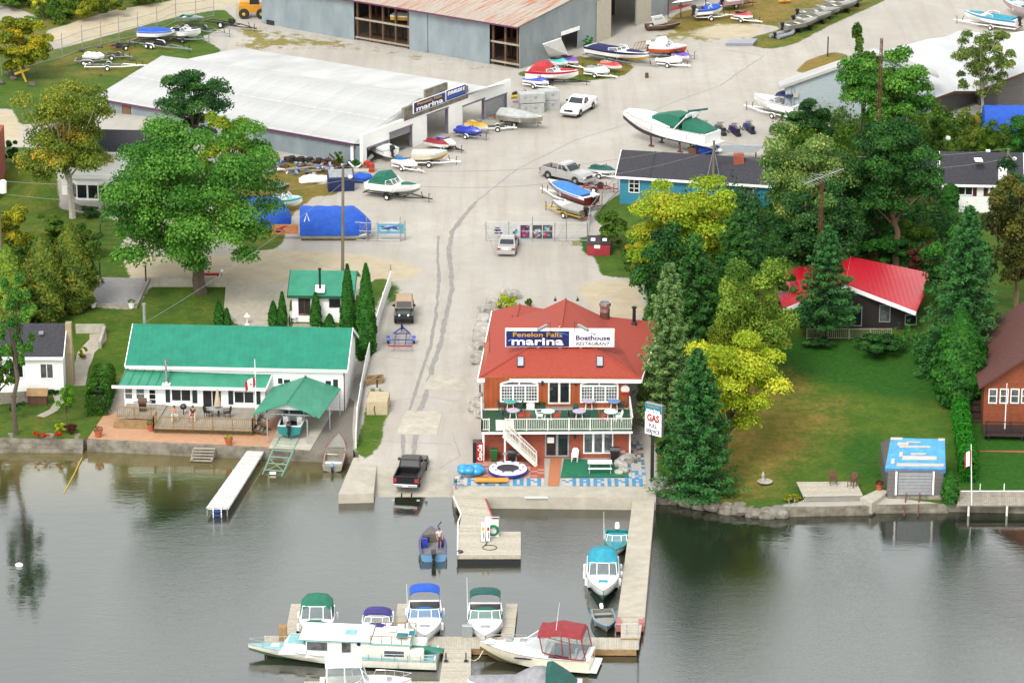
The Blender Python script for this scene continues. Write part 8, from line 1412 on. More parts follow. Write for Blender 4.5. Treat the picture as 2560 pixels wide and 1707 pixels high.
for j in range(5,22):
 for i in range(6,s0,2):rest.k=0 if(random.random()<(.8 if i>s0-5 or j>15 or i<6 else.16))else 1;a=O+ex*(i*cw)+ey*(j*ch)+Vector((0,0,random.uniform(-.004,.004)));rest.loft([[a,a+ex*(2*cw-.02),a+ex*(2*cw-.02)+ey*(ch-.02),a+ey*(ch-.02)]],True)
for j in range(5,40):
 for i in range(tot-6,tot,1):rest.k=random.choice((2,2,3,4,0))if j>13 else random.choice((2,2,3));a=O+ex*(i*cw)+ey*(j*ch)+Vector((0,0,random.uniform(-.004,.004)));a.z=max(a.z,TT(a.x,a.y)+.02)if j>12 else a.z;rest.loft([[a,a+ex*(cw-.02),a+ex*(cw-.02)+ey*(ch-.02),a+ey*(ch-.02)]],True)
W(rest,pv,'small_pavers',ms,kind='stuff')
m=MB();m.loft([[P(1369,1214,zp-.012),P(1397,1214,zp-.012),P(1404,1143,zp-.012),P(1376,1143,zp-.012)]],True);struct(m,'path',mat('orange brick path',C(220,140,96),.85,rnd=0,var=.2,scale=6));m=MB();m.loft([[P(x,y,zp+.01)for x,y in((1401,1193),(1573,1192),(1560,1150),(1410,1146))]],True);one(m,'turf_carpet',canv('turf',20,136,96),'green artificial turf mat under the white picnic table','carpet')
# patio things
c=P(1270,1182,zp);t=thing('water_trampoline','round inflatable trampoline with white and blue ring and black centre','trampoline',c);R0=1.62
for nm,r0,r1,mm in(('ring',1.2,.36,m_white),('outer_tube',1.50,.12,mat('tube blue',C(60,50,180),.5))):m=MB();n_=28;m.loft([[((r0+r1*math.cos(b))*math.cos(a),(r0+r1*math.cos(b))*math.sin(a),.2+.2*(1+math.sin(b))*(1 if r1>.2 else.6)-.05)for b in[k*.785 for k in range(8)]]for a in[i*2*math.pi/n_ for i in range(n_+1)]]);m.obj(nm,mm,t,True)
m=MB();m.lathe([(.98,.36),(1.0,.44),(.5,.42)],24);m.obj('bed',mat('mat grey',C(66,62,72),.8),t)
for i in range(10):m=MB();a=i*.628;m.cbox((1.2*math.cos(a),1.2*math.sin(a),.545),(.22,.22,.03));m.obj('blue_patch',MATS['tube blue'],t)
t=thing('inflatable_island','sky blue inflatable lounge raft heaped beside the trampoline','inflatable',P(1178,1184,zp));sb_=mat('vinyl sky',C(40,176,240),.35,coat=.4)
for i in range(7):m=MB();a=i*.9;m.ball((.7*math.cos(a),.5*math.sin(a),.32+.12*(i%2)),(.5,.38,.32),10,7);m.obj('air_chamber',sb_,t,True)
m=MB();m.ball((0,0,.3),(.6,.5,.22));m.obj('seat_pad',MATS['tube blue'],t,True)
t=thing('tow_tube','long orange yellow inflatable towing tube lying on the pavers','inflatable',P(1229,1206,zp));m=MB();m.tube([(-1.3,0,.2),(-1.2,0,.22),(1.2,0,.22),(1.32,0,.2)],.2,10);m.obj('tube',m_org,t,True);m=MB();m.tube([(-1.3,-.2,.2),(1.3,-.2,.2)],.1,8);m.obj('side_tube',m_org,t,True)
t=thing('vending_machine','red cola vending machine with white script standing left of the restaurant','vending machine',G(1195,1152));m=MB();m.bevbox(-.42,.42,-.4,.4,0,1.75,.03);m.obj('cabinet',m_black,t);m=MB();m.bevbox(-.12,.42,-.44,-.4,.03,1.73,.0);m.obj('front_panel',m_red,t);letters('Coca-Cola',t,m_white,(.17,-.45,.9),(.0,0,1),(-1,0,0),.5,1.35,.012,.3)
t=thing('wheelie_bin','green wheeled bin against the brick wall under the balcony','bin',P(1235,1152,zp));m=MB();m.loft([[(-w,-w,z),(w,-w,z),(w,w,z),(-w,w,z)]for z,w in((.05,.22),(.95,.29))],True,True);gb=mat('bin green',C(30,110,50),.5);m.obj('bin_body',gb,t);m=MB();m.bevbox(-.32,.32,-.34,.32,.95,1.06,.05);m.obj('lid',gb,t)
def bbq(label,px,py,z,s=1.,col=m_black):t=thing('barbecue',label,'barbecue',P(px,py,z));m=MB();m.X=Matrix.Scale(s,4);m.loft([[(-.35,y,h)for y,h in((-.25,.75),(-.25,.95),(-.12,1.15),(.12,1.15),(.25,.95),(.25,.75))],[(.35,y,h)for y,h in((-.25,.75),(-.25,.95),(-.12,1.15),(.12,1.15),(.25,.95),(.25,.75))]],True,True);m.obj('hood',col,t);m=MB();m.X=Matrix.Scale(s,4);m.box(-.3,.3,-.2,.2,.08,.7);m.obj('cart',m_black,t);m=MB();m.X=Matrix.Scale(s,4);m.box(-.75,-.38,-.2,.2,.8,.84);m.box(.38,.75,-.2,.2,.8,.84);m.obj('side_shelf',m_grey,t);return t
bbq('black barbecue under the balcony stairs',1280,1157,zp);bbq('black barbecue beside the ground floor window',1537,1154,zp,1.1);t=bbq('covered barbecue on the small side deck of the cottage',357,1028,1.6,1.,m_brownwood);m=MB();m.lathe([(.12,0),(.14,.2),(.08,.5)],8,P(1288,1156,zp));one(m,'gas_bottle',m_white,'white gas bottle beside the stair barbecue','gas bottle')
def chair(label,p,rz,m_,s=1.,grp=None,cat='chair'):
 t=thing('garden_chair',label,cat,p,R(rz),grp);m=MB();m.X=Matrix.Scale(s,4);m.bevbox(-.24,.24,-.24,.24,.4,.45,.02);m.obj('seat',m_,t);m=MB();m.X=Matrix.Scale(s,4);m.loft([[(-.25,.22,.44),(.25,.22,.44),(.25,.26,.44),(-.25,.26,.44)],[(-.26,.32,.8),(.26,.32,.8),(.26,.36,.8),(-.26,.36,.8)],[(-.14,.36,.95),(.14,.36,.95),(.14,.39,.95),(-.14,.39,.95)]],True,True);m.obj('backrest',m_,t)
 for x in(-.22,.22):
  for y in(-.22,.24):m=MB();m.X=Matrix.Scale(s,4);m.beam((x,y,0),(x,y,.42 if y>0 else.64),.04,.04);m.obj('leg',m_,t)
  m=MB();m.X=Matrix.Scale(s,4);m.beam((x,-.24,.65),(x,.3,.65),.06,.03);m.obj('armrest',m_,t)
 return t
def rtable(label,p,m_,leg,r=.55,grp='balcony tables'):t=thing('round_table',label,'table',p,0,grp);m=MB();m.lathe([(r-.02,.68),(r,.70),(r,.73),(r-.02,.74)],20);m.obj('tabletop',m_,t);[MB().beam((.38*math.cos(a),.38*math.sin(a),0),(.3*math.cos(a),.3*math.sin(a),.69),.05,.05).obj('leg',leg,t)for a in(.8,2.4,3.9,5.5)];return t
tq,lil,pb=canv('table aqua',100,200,190),canv('table lilac',226,212,236),canv('table blue',130,176,232);z=RZD+.02
for px,py,mm,l in((1276,1024,tq,'aqua round table at the left end of the balcony'),(1472,1022,lil,'lilac table below the right arched window'),(1535,1023,pb,'pale blue table at the right end of the balcony'),(1283,1046,lil,'lilac table behind the balcony rail above the stairs'),(1370,1048,m_white,'white table behind the middle of the balcony rail'),(1448,1048,lil,'lilac table behind the balcony rail, right of middle'),(1527,1049,m_white,'white table behind the right part of the balcony rail')):rtable(l,P(px,py,z),mm,m_white)
gc=canv('chair green',24,84,76);rc=canv('chair coral',226,90,66)
for px,py,rz,mm,l in((1255,1026,80,gc,'green chair at the left wall end of the balcony'),(1297,1027,-80,gc,'green chair right of the aqua table'),(1278,1018,0,gc,'green chair behind the aqua table'),(1551,1025,-90,gc,'green chair at the far right of the balcony'),(1545,1016,0,gc,'green chair behind the pale blue table'),(1265,1050,80,m_black,'dark chair left of the lilac table above the stairs'),(1302,1050,-80,rc,'coral chair right of the lilac table above the stairs'),(1320,1050,80,rc,'coral chair left of the middle white table'),(1390,1051,-80,rc,'coral chair right of the middle white table'),(1430,1051,80,m_black,'dark chair left of the lilac table right of middle'),(1466,1052,-80,gc,'green chair right of the lilac table right of middle'),(1440,1038,0,gc,'green chair behind the lilac table right of middle'),(1350,1050,80,m_white,'white chair at the middle white table'),(1508,1052,80,rc,'coral chair left of the right white table'),(1546,1052,-80,m_white,'white chair right of the right white table')):chair(l,P(px,py,z),rz,mm,.95,'balcony chairs')
for px,w_,l in((1305,.75,'green planter left of the balcony door, outer one'),(1350,.75,'green planter left of the balcony door, inner one')):t=thing('planter',l,'planter',P(px,1020,z));m=MB();m.box(-.4,.4,-.15,.15,0,.3);m.obj('trough',gc,t);leaves('plant',RNG.uniform(-1,1,(160,3))*np.array([.4,.16,.16])+np.array([0,0,.42]),RNG.normal(size=(160,3)),.13,.7,RNG.random(160),L_dark,t)
m=MB();m.bevbox(-.33,.33,-.2,.2,0,.45);m.v=[(a+P(1326,1021,z).x,b+P(1326,1021,z).y,c+z)for a,b,c in m.v];one(m,'white_box',m_white,'white storage box between the two balcony planters','box');chair('white plastic chair with a bucket beside the ground floor window',P(1437,1152,zp),-10,m_white,1.05)
t=thing('picnic_table','white picnic table with bent pipe legs on the green turf','picnic table',P(1500,1183,zp));m=MB();m.bevbox(-.98,.98,.3,1.1,.70,.75,.01);m.obj('tabletop',m_white,t)
for y in(-.05,1.45):m=MB();m.bevbox(-.95,.95,y-.13,y+.13,.42,.46,.01);m.obj('bench',m_white,t)
for x in(-.85,.85):m=MB();m.tube([(x,.5,.7),(x,-.1,.42),(x,-.2,.06),(x,0,.03),(x,1.4,.03),(x,1.6,.06),(x,1.5,.42),(x,.9,.7)],.035,6);m.obj('pipe_leg',m_galv,t)
# cottage deck furniture and pots
DK=lambda x,y:P(x,y,GDZ+.02);rtable('dark round glass table with a closed parasol on the cottage deck',DK(540,1040),m_grey,m_black,.6,None);t=thing('parasol','closed cream parasol on the cottage deck table','parasol',DK(545,1040));m=MB();m.tube([(0,0,0),(0,0,2.5)],.025,5);m.obj('pole',m_black,t);m=MB();m.lathe([(.3,.95),(.27,1.2),(.12,2.1),(.03,2.5)],10);m.obj('canopy',canv('parasol cream',232,208,180),t)
chair('dark metal chair left of the glass table on the cottage deck',DK(520,1042),70,m_black);chair('dark metal chair right of the glass table on the cottage deck',DK(568,1043),-70,m_black);m=MB();m.lathe([(.04,0),(.04,.5),(.25,.55),(.3,.75),(.2,.92),(.04,.96)],10,DK(459,1036));one(m,'kettle_grill',m_black,'small black kettle grill between the two seated people','grill')
def pot(label,x,y,z,s=.34,mp=None,col=L_bush):t=thing('flower_pot',label,'flower pot',P(x,y,z));m=MB();m.lathe([(s*.65,0),(s*.9,s*1.3),(s,s*1.3),(s,s*1.6),(s*.8,s*1.5)],10);m.obj('pot',mp or m_terra,t);leaves('plant',sph(120)*np.array([s,s,s*.6])+np.array([0,0,s*1.9]),sph(120),.14,.7,RNG.random(120),col,t)
pot('terracotta pot with mauve flowers on the left of the patio',246,1092,.99,.36,col=L_red);pot('terracotta pot beside the deck steps',378,1076,.99,.34);pot('terracotta pot near the patio edge by the white dock',572,1112,.99,.34,col=L_yg);pot('white square planter at the left front of the parking pad',233,768,TT(*G(233,768).xy)+.06,.32,m_white);pot('white square planter at the right front of the parking pad',329,770,TT(*G(329,770).xy)+.06,.32,m_white);pot('terracotta bowl of flowers by the angled concrete walk',2198,1224,1.1,.3,col=L_red)
L_fl=leafmat('red flowers',(190,30,20),(236,70,30),(250,150,40),.7)
for x,l in((90,'scarlet flower ball, leftmost of three at the garden wall'),(115,'orange flower ball, middle of three at the garden wall'),(143,'red and orange flower ball, rightmost of three at the garden wall')):decid(l,(x-12,1076,x+14,1100),(x,1100),L_fl,500,.13,8,'flower_bush','flowers',trunk=False)
# flags
def flag(label,x,yt,yb,fl=True,lean=0.,z=None,drop=.8):b=G(x,yb)if z is None else P(x,yb,z);h=zat(b,yt)-b.z;t=thing('flagpole',label,'flagpole',b);m=MB();m.tube([(0,0,0),(lean,0,h)],.05,6,.03);m.obj('pole',m_white,t)
def banner(t,x,z0,w_,h):
 for nm,a,b,mm in(('red_band',0,.25,m_red),('white_band',.25,.75,m_white),('red_band',.75,1,m_red)):m=MB();m.loft([[(x-w_*lerp(a,b,k/4),-.08*math.sin(9*lerp(a,b,k/4)),z0-.55*w_*lerp(a,b,k/4))for k in range(5)],[(x-w_*lerp(a,b,k/4)*.9,-.1*math.sin(8*lerp(a,b,k/4))-.05,z0-h-.6*w_*lerp(a,b,k/4))for k in range(5)]],closed=False);m.obj(nm,mm,t)
flag('white flagpole with a red and white flag in front of the cottage porch',641,898,1060,z=1.5);t=[o for o in bpy.data.objects if o.name.startswith('flagpole')][-1];banner(t,0,4.2,.9,.75);m=MB();m.add([(-.36+.11*math.cos(a)*r,-.16,3.55+.13*math.sin(a)*r)for a,r in[(k*.5236+1.5708,(1,.55)[k%2])for k in range(12)]],[tuple(range(12))]);m.obj('leaf_emblem',m_red,t)
flag('bare white flagpole on the brown house balcony',2512,958,1072,z=2.5);flag('white flagpole with a limp red and white flag on the right dock',2429,1110,1262,z=.9,lean=-.25);t=[o for o in bpy.data.objects if o.name.startswith('flagpole.002')][-1];banner(t,-.2,4.6,.55,1.2)
# right lawn: deck with two wooden chairs, dock with railing, fountain
t=thing('lawn_deck','pale low wooden deck with lattice skirt on the right hand lawn','deck',P(2080,1230,.95));a,b,c,d=[P(x,y,1.25)for x,y in((2008,1240),(2157,1237),(2140,1203),(1991,1204))]
for i in range(16):q=MB();f=lambda e,g,v:e.lerp(g,v);q.slab([f(a,d,(i+.03)/16),f(b,c,(i+.03)/16),f(b,c,(i+.97)/16),f(a,d,(i+.97)/16)],.05);W(q,t,'plank',m_plank)
q=MB();w_=Wall(a,b)
for i in range(30):u=w_.len*i/30;q.beam(w_.pt(u,1.19,-.03),w_.pt(u+.3,.82,-.03),.04,.015);q.beam(w_.pt(u+.3,1.19,-.05),w_.pt(u,.82,-.05),.04,.015)
W(q,t,'lattice',m_offw,kind='stuff')
for x,y,rz,l in((2083,1211,5,'left brown wooden armchair on the lawn deck'),(2130,1216,-35,'right brown wooden armchair on the lawn deck, turned sideways')):chair(l,P(x,y,1.26),180+rz+180,m_brownwood,1.15)
t=thing('right_dock','grey board dock with a white crossed railing at the right edge','dock',P(2480,1250,0));dz=.95
for i in range(46):q=MB();x0,x1=2394+i*5.2,2394+(i+.94)*5.2;q.slab([P(x0,1262,dz),P(x1,1262,dz),P(x1-1,1226,dz),P(x0-1,1226,dz)],.06);W(q,t,'plank',m_wood)
q=MB();q.beam(P(2392,1263,dz-.15),P(2640,1263,dz-.15),.08,.22);W(q,t,'fascia',m_wood);q=MB()
for x in(2392,2450,2510,2570):q.tube([P(x,1227,dz),P(x,1227,dz)+Vector((0,0,.62))],.04,5);q.tube([P(x,1227,dz+.1),P(x+58,1227,dz+.6)],.025,4)
q.tube([P(2392,1227,dz+.62),P(2640,1227,dz+.62)],.04,5);W(q,t,'railing',m_white);q=MB()
for x in(2422,2518):q.tube([P(x,1262,.9),P(x,1262,.9)+Vector((0,0,-2))],.09,6)
W(q,t,'pile',m_offw,kind='stuff');t=thing('fountain','grey stone bird bath with a small figure on the dry lawn','fountain',G(1912,1208));m=MB();m.lathe([(.3,0),(.55,.12),(.62,.2),(.5,.2)],14);m.obj('basin',m_rock,t);m=MB();m.lathe([(.16,.2),(.1,.5),(.14,.7),(.05,1.0)],8,(-.15,0,0));m.obj('figure',m_rock,t)
m=MB();a=P(1972,1262,.75)
for x in(0,.45):m.tube([(a.x+x,a.y+.4,1.2),(a.x+x,a.y-.1,1.25),(a.x+x,a.y-.25,-.8)],.03,5)
for k in(-.1,.3,.7):m.tube([(a.x,a.y-.2,k),(a.x+.45,a.y-.2,k)],.03,4)
one(m,'swim_ladder',m_galv,'small metal swim ladder hooked over the stone wall','ladder')
# dumpster, blue bin, barrels, tyres, scrap
t=thing('dumpster','red dumpster with two black lids beside the gravel lot','dumpster',G(1497,634),R(-4));m=MB();m.loft([[(-1.05,-.7,0),(1.05,-.7,0),(1.05,.7,0),(-1.05,.7,0)],[(-1.1,-.8,1.15),(1.1,-.8,1.15),(1.1,.7,1.5),(-1.1,.7,1.5)]],True,True);m.obj('bin_body',mat('dumpster red',C(200,62,76),.6,var=.2),t)
for s in(-1,1):m=MB();m.slab([(s*.55-.52,-.86,1.19),(s*.55+.52,-.86,1.19),(s*.55+.52,.74,1.56),(s*.55-.52,.74,1.56)],.04);o=m.obj('lid',m_black,t);m=MB();m.slab([(s*.55-.2,-.3,1.345),(s*.55+.2,-.3,1.345),(s*.55+.2,.2,1.46),(s*.55-.2,.2,1.46)],.01);m.obj('sticker',m_white,o)
m=MB();m.box(-.4,.15,-.80,-.77,.75,1.08);m.obj('label',m_white,t)
t=thing('blue_bin','dark blue steel skip with a sloping grey lid under the utility pole','skip',G(852,474),R(8));m=MB();m.loft([[(-1.3,-.75,0),(1.3,-.75,0),(1.3,.75,0),(-1.3,.75,0)],[(-1.35,-.8,1.35),(1.35,-.8,1.35),(1.35,.75,1.9),(-1.35,.75,1.9)]],True,True);m.obj('bin_body',mat('skip blue',C(22,44,104),.5,var=.2),t);m=MB();m.slab([(-1.2,-.6,1.46),(1.2,-.6,1.46),(1.2,.7,1.94),(-1.2,.7,1.94)],.03);m.obj('lid',m_grey,t)
for x,y,l in((919,424,'orange steel drum, left of the pair at the workshop corner'),(929,430,'red orange steel drum, right of the pair at the workshop corner')):m=MB();m.lathe([(.29,0),(.3,.02),(.29,.3),(.31,.32),(.29,.6),(.31,.62),(.3,.9),(.27,.9)],14,G(x,y));one(m,'steel_drum',mat('drum orange',C(220,70,40),.5),l,'drum')
def tyre(p,label,grp):m=MB();m.lathe([(.2,0),(.33,.02),(.36,.1),(.33,.2),(.2,.22)],12,p);one(m,'tyre',m_rubber,label,'tyre',grp)
for i in range(11):
 for k in range(2+(i*7)%2):b=G(718+i*11.5,403+i*.9+(i%2)*2);tyre(b+Vector((random.uniform(-.06,.06),.0,.23*k)),'black tyre, %s one up in the %s stack from the left, by the workshop'%(ORD[k],ORD[i]),'tyre stacks by the workshop')
for i,(x,y,L_,mm)in enumerate(((660,430,3.2,m_white),(690,420,2.6,m_rust),(760,432,4.2,m_wood),(800,424,3.6,m_galv),(820,428,2.8,m_white),(730,436,4.5,m_wood),(775,418,2.2,m_rust),(845,418,2.4,m_rust))):m=MB();b=G(x,y);d=Vector((math.cos(i*1.3),math.sin(i*1.3)*.5,0));m.beam(b-d*L_/2+Vector((0,0,.15+.12*(i%3))),b+d*L_/2+Vector((0,0,.25+.5*(i%2))),.14,.1);one(m,'scrap_bar',mm,'scrap bar or board in the junk heap below the tyres, %s from the left'%ORD[sorted((660,690,730,760,775,800,820,845)).index(x)],'scrap','junk heap pieces')
m=MB();m.ball(G(793,456)+Vector((0,0,.25)),(1.9,.8,.55),12,7);m.v=[(a,b,c+.32*mnoise.noise((a*1.7,b*1.7,c*2)))for a,b,c in m.v];one(m,'white_tarp',m_white,'crumpled white tarp lying left of the blue skip','tarp');m=MB();m.ball(G(905,455)+Vector((0,0,.4)),(1.1,.7,.6),12,7);m.v=[(a,b,c+.2*mnoise.noise((a*1.7,b*1.7,c*2)))for a,b,c in m.v];one(m,'blue_tarp_heap',k_blue,'heap of blue and white tarps between the skip and the green canopied boat','tarp');m=MB();m.bevbox(-.9,.9,-.5,.5,0,.9);m.v=[(a+G(900,446).x,b+G(900,446).y,c+G(900,446).z)for a,b,c in m.v];one(m,'pallet_bale',canv('bale',220,208,180),'beige wrapped bale behind the tarp heap','bale')
jm=MB();JM=[m_white,m_rust,m_wood,m_galv,m_black,m_brownwood,k_blue,m_grey]
for i in range(150):
 jm.k=random.choice((0,1,1,2,2,3,3,4,5,5,6,7));px,py=random.uniform(650,910),random.gauss(424,9);b=G(px,py);a=random.uniform(0,3.14);l=random.uniform(.25,1.5)*random.random()+.12;d=Vector((math.cos(a),math.sin(a),random.uniform(-.2,.5)))*l;jm.beam(b+Vector((0,0,random.uniform(.02,.5))),b+d+Vector((0,0,random.uniform(.05,.5))),random.uniform(.05,.4),random.uniform(.04,.3))
one(jm,'junk_heap',JM,'heap of mixed scrap and boards below the workshop side wall','junk',kind='stuff')
# crates, stump, stands, signs near the barn
ck=mat('crate wrap',C(226,226,220),.4,col2=C(186,190,190),scale=1.6);base=G(1300,296)
for i,(px,py,z,w_,l)in enumerate(((1328,280,0,2.6,'lower white wrapped crate of the stack beside the white pickup'),(1328,280,1.15,2.8,'top white wrapped crate of the stack beside the white pickup'),(1372,272,0,2.2,'lower white wrapped crate at the right end of the stack'),(1372,272,1.1,2.2,'upper white wrapped crate at the right end of the stack'))):c=G(px,py);t=thing('wrapped_crate',l,'crate',c+Vector((0,0,z)),R(12),'white wrapped crates');m=MB();m.bevbox(-w_/2,w_/2,-.7,.7,0,1.05,.06);m.obj('wrapping',ck,t);[MB().box(x,x+.35,-.715,-.70,.45,.75).obj('printed_label',m_grey,t)for x in(-w_*.35,w_*.05)]
t=boat('wrapped_boat','boat in clear grey shrink wrap on a trailer left of the crates','boat',5.2,2.1,.9,hull=mat('wrap',C(196,192,182),.35,col2=C(150,140,126),scale=1.5),cov=MATS['crate wrap'],covh=(.5,.6,.5,.3,.1),ws=False,motor=None);put(t,(1272,288),(1336,298),h=1.2);t.location.z+=.5;et('black trailer under the shrink wrapped boat',(1256,300),(1352,308),1.9,m_black)
m=MB();m.lathe([(.2,0),(.2,.55)],8,G(1617,195));one(m,'bollard',m_brownwood,'short brown stump standing alone in the open yard','bollard');m=MB();post(m,G(2069,142),zat(G(2069,142),92)-G(2069,142).z,.08);one(m,'marker_post',m_black,'tall dark post beside the asphalt road at the upper right','post')
t=thing('leaning_panel','beige plywood door leaning against the barn end wall','panel',G(1385,142));m=MB();a,b,c,d=P(1374,145,BNZ),P(1421,138,BNZ),P(1402,95,BNZ+2.6),P(1356,110,BNZ+2.6);n_=(b-a).cross(d-a).normalized()*.08;m.loft([[v+n_ for v in(a,b,c,d)],[a,b,c,d]],True,True);W(m,t,'panel',m_white)
for u in(.25,.75):m=MB();m.beam(a.lerp(d,u)-n_*.6,b.lerp(c,u)-n_*.6,.1,.05);W(m,t,'batten',m_brownwood)
t=thing('boat_sign','white lettered board propped on an old brown hull by the barn door','sign',G(1650,66));m=MB();a,b,c,d=P(1636,64,5.4),P(1671,58,5.4),P(1656,38,6.6),P(1628,43,6.6);n_=(b-a).cross(d-a).normalized();m.loft([[v-n_*.08 for v in(a,b,c,d)],[a,b,c,d]],True,True);W(m,t,'board',m_white);ctr_=(a+b+c+d)/4+n_*.03-t.location;letters('BOATS',t,m_grey,ctr_+(d-a)*.16,b-a,d-a,.5,1.2);t2=boat('old_hull','old brown wooden hull lying on the grass by the barn door','boat',4.2,1.6,.6,hull=m_brownwood,stripe=m_brownwood,deck=m_brownwood,ws=False,motor=None,benches=2);put(t2,(1622,66),(1694,62),h=.5);t2 .location.z+=.05
# aluminium boats in a row at the top right, rafts, kayaks
for x0,y0,x1,y1,l in((1958,66,2044,50,'aluminium fishing boat nearest the grey dinghy, first of the row'),(1986,48,2078,36,'aluminium fishing boat, second of the row by the asphalt road'),(1996,32,2100,26,'grey hulled fishing boat, third of the row by the asphalt road'),(2046,20,2142,8,'aluminium fishing boat, fourth of the row by the asphalt road'),(2070,8,2170,-8,'aluminium fishing boat farthest up the row by the asphalt road')):t=boat('fishing_boat',l,'boat',span((x0,y0),(x1,y1),h=1.),1.8,.75,hull=c_alu,stripe=c_alu,deck=c_alu,seats=m_cream,floor=m_brownwood,ws=False,benches=3,motor=m_black if x0<2000 else None,mh=.8,group='aluminium boats by the road');put(t,(x0,y0),(x1,y1),h=1.);t.location.z+=.4;m=MB();m.beam((-1,0,-.2),(1.9,0,-.2),.1,.12);m.box(-.6,-.5,-.8,.8,-.4,.05);m.box(1.2,1.3,-.6,.6,-.4,.1);m.obj('stand',m_black,t)
t=thing('inflatable_dinghy','grey inflatable dinghy with a small outboard on the grass verge','dinghy');gi=mat('hypalon',C(176,180,190),.5)
for s in(-1,1):m=MB();m.tube([(-1.7,s*.6,.25),(.8,s*.6,.28),(1.5,s*.3,.4),(1.75,0,.45)],.24,8);m.obj('side_tube',gi,t,True)
m=MB();m.box(-1.4,1.2,-.5,.5,.12,.18);m.obj('floor',m_grey,t);outboard(t,-1.5,.45,m_black,.7);put(t,(1926,100),(1990,82));m=MB();b=G(1850,112);m.loft([[(b.x-1.7,b.y-.8,b.z),(b.x+1.4,b.y-.8,b.z),(b.x+2.,b.y+.9,b.z),(b.x-.9,b.y+.9,b.z)],[(b.x-1.75,b.y-.85,b.z+.35),(b.x+1.45,b.y-.85,b.z+.35),(b.x+2.1,b.y+.95,b.z+.5),(b.x-.9,b.y+.95,b.z+.4)]],True,True);one(m,'swim_raft',gi,'flat grey swim raft lying at the edge of the asphalt','raft')
def kayak(label,a,b,m_,z):A,B=G(*a,z),G(*b,z);t=thing('kayak',label,'kayak',(A+B)/2,math.atan2((B-A).y,(B-A).x));L=(B-A).length;m=MB();m.loft([[(L*(k-.5),w*math.cos(q),.2+.18*w/.35*math.sin(q))for q in[i*.785 for i in range(8)]]for k,w in((0,.03),(.15,.22),(.5,.35),(.85,.22),(1,.03))],True,True);m.obj('hull',m_,t,True);m=MB();m.lathe([(.3,.36),(.28,.4)],10);m.obj('cockpit_rim',m_black,t)
kayak('red kayak on the rack beside the barn',(1670,30),(1732,14),m_red,1.4);kayak('white canoe lying on top of the rack beside the barn',(1680,12),(1760,-2),m_white,2.2);kayak('orange kayak on the ground at the top edge',(1944,8),(1978,6),m_org,.1);t=thing('steel_rack','dark steel rack holding the kayaks beside the barn','rack',G(1700,48));m=MB()
for x,y in((1670,46),(1702,44),(1764,46),(1670,20),(1702,20),(1764,20)):post(m,G(x,y),2.6,.05,4)
for z in(1.3,2.1):m.tube([G(1670,46,z),G(1764,46,z)],.05,4)
W(m,t,'frame',m_black)
t=thing('slatted_roof','low roof of pale metal slats just behind the blue bungalow ridge','roof',P(1840,378,5.2))
for i in range(7):q=MB();y=379-i*2.6;q.slab([P(1788+i*3,y,5.6+i*.05),P(1892+i*3,y+2,5.6+i*.05),P(1892+i*3,y-.4,5.6+i*.05),P(1788+i*3,y-2.4,5.6+i*.05)],.05);W(q,t,'slat',m_galv)
for x in(1790,1890):q=MB();b=P(x,374,5.5);q.beam((b.x,b.y,4),b,.12,.12);W(q,t,'post',m_brownwood)
m=MB();m.ball(G(1768,385)+Vector((0,0,.5)),(1.5,.7,.6),12,6);m.v=[(a,b,c+.25*mnoise.noise((a*2,b*2,c*2)))for a,b,c in m.v];one(m,'blue_tarp',k_blue,'bright blue tarp bundle under the stern of the big white cruiser','tarp')
# loader, pallets
t=thing('wheel_loader','yellow wheel loader partly behind a plywood sheet at the top edge','loader',G(632,44));m=MB();m.bevbox(-1.6,1.4,-.7,.7,.7,1.7);m.bevbox(-1.5,-.2,-.6,.6,1.7,2.0);m.obj('body',mat('loader yellow',C(246,170,30),.5),t);m=MB();m.bevbox(-.3,.8,-.6,.6,1.7,2.9);m.obj('cab',m_black,t);[wheel(t,x,s*.85,.62,.4,m_yel)for x in(-1,1.1)for s in(-1,1)];m=MB();m.beam((1.2,.4,1.4),(2.4,.4,.6),.2,.3);m.beam((1.2,-.4,1.4),(2.4,-.4,.6),.2,.3);m.box(2.2,2.6,-.9,.9,.1,.8);m.obj('bucket',MATS['loader yellow'],t);m=MB();b=G(602,46);m.box(b.x-.6,b.x+.6,b.y-.05,b.y+.05,b.z,b.z+1.9);one(m,'plywood_sheet',m_beige,'beige plywood sheet standing before the yellow loader','panel')
for i in range(7):m=MB();b=G(1580+i*8,128-i*1.2);m.tube([b,b+Vector((.4,.2,.9)),b+Vector((.9,.3,1.0))],.05,4);one(m,'cradle_frame',m_wood2,'curved tan timber cradle, %s from the left behind the navy covered boat'%ORD[i],'cradle','timber cradles')
m=MB();a,b=G(55,205),Vector((0,0,0));m.beam(a+Vector((.5,0,-.1)),a+Vector((-.4,0,2.4)),.12,.2);m.beam(a+Vector((-.8,-.02,.9)),a+Vector((.9,-.02,1.5)),.12,.22);one(m,'yellow_cross',m_yel,'crooked yellow cross of boards standing on the grass','marker')
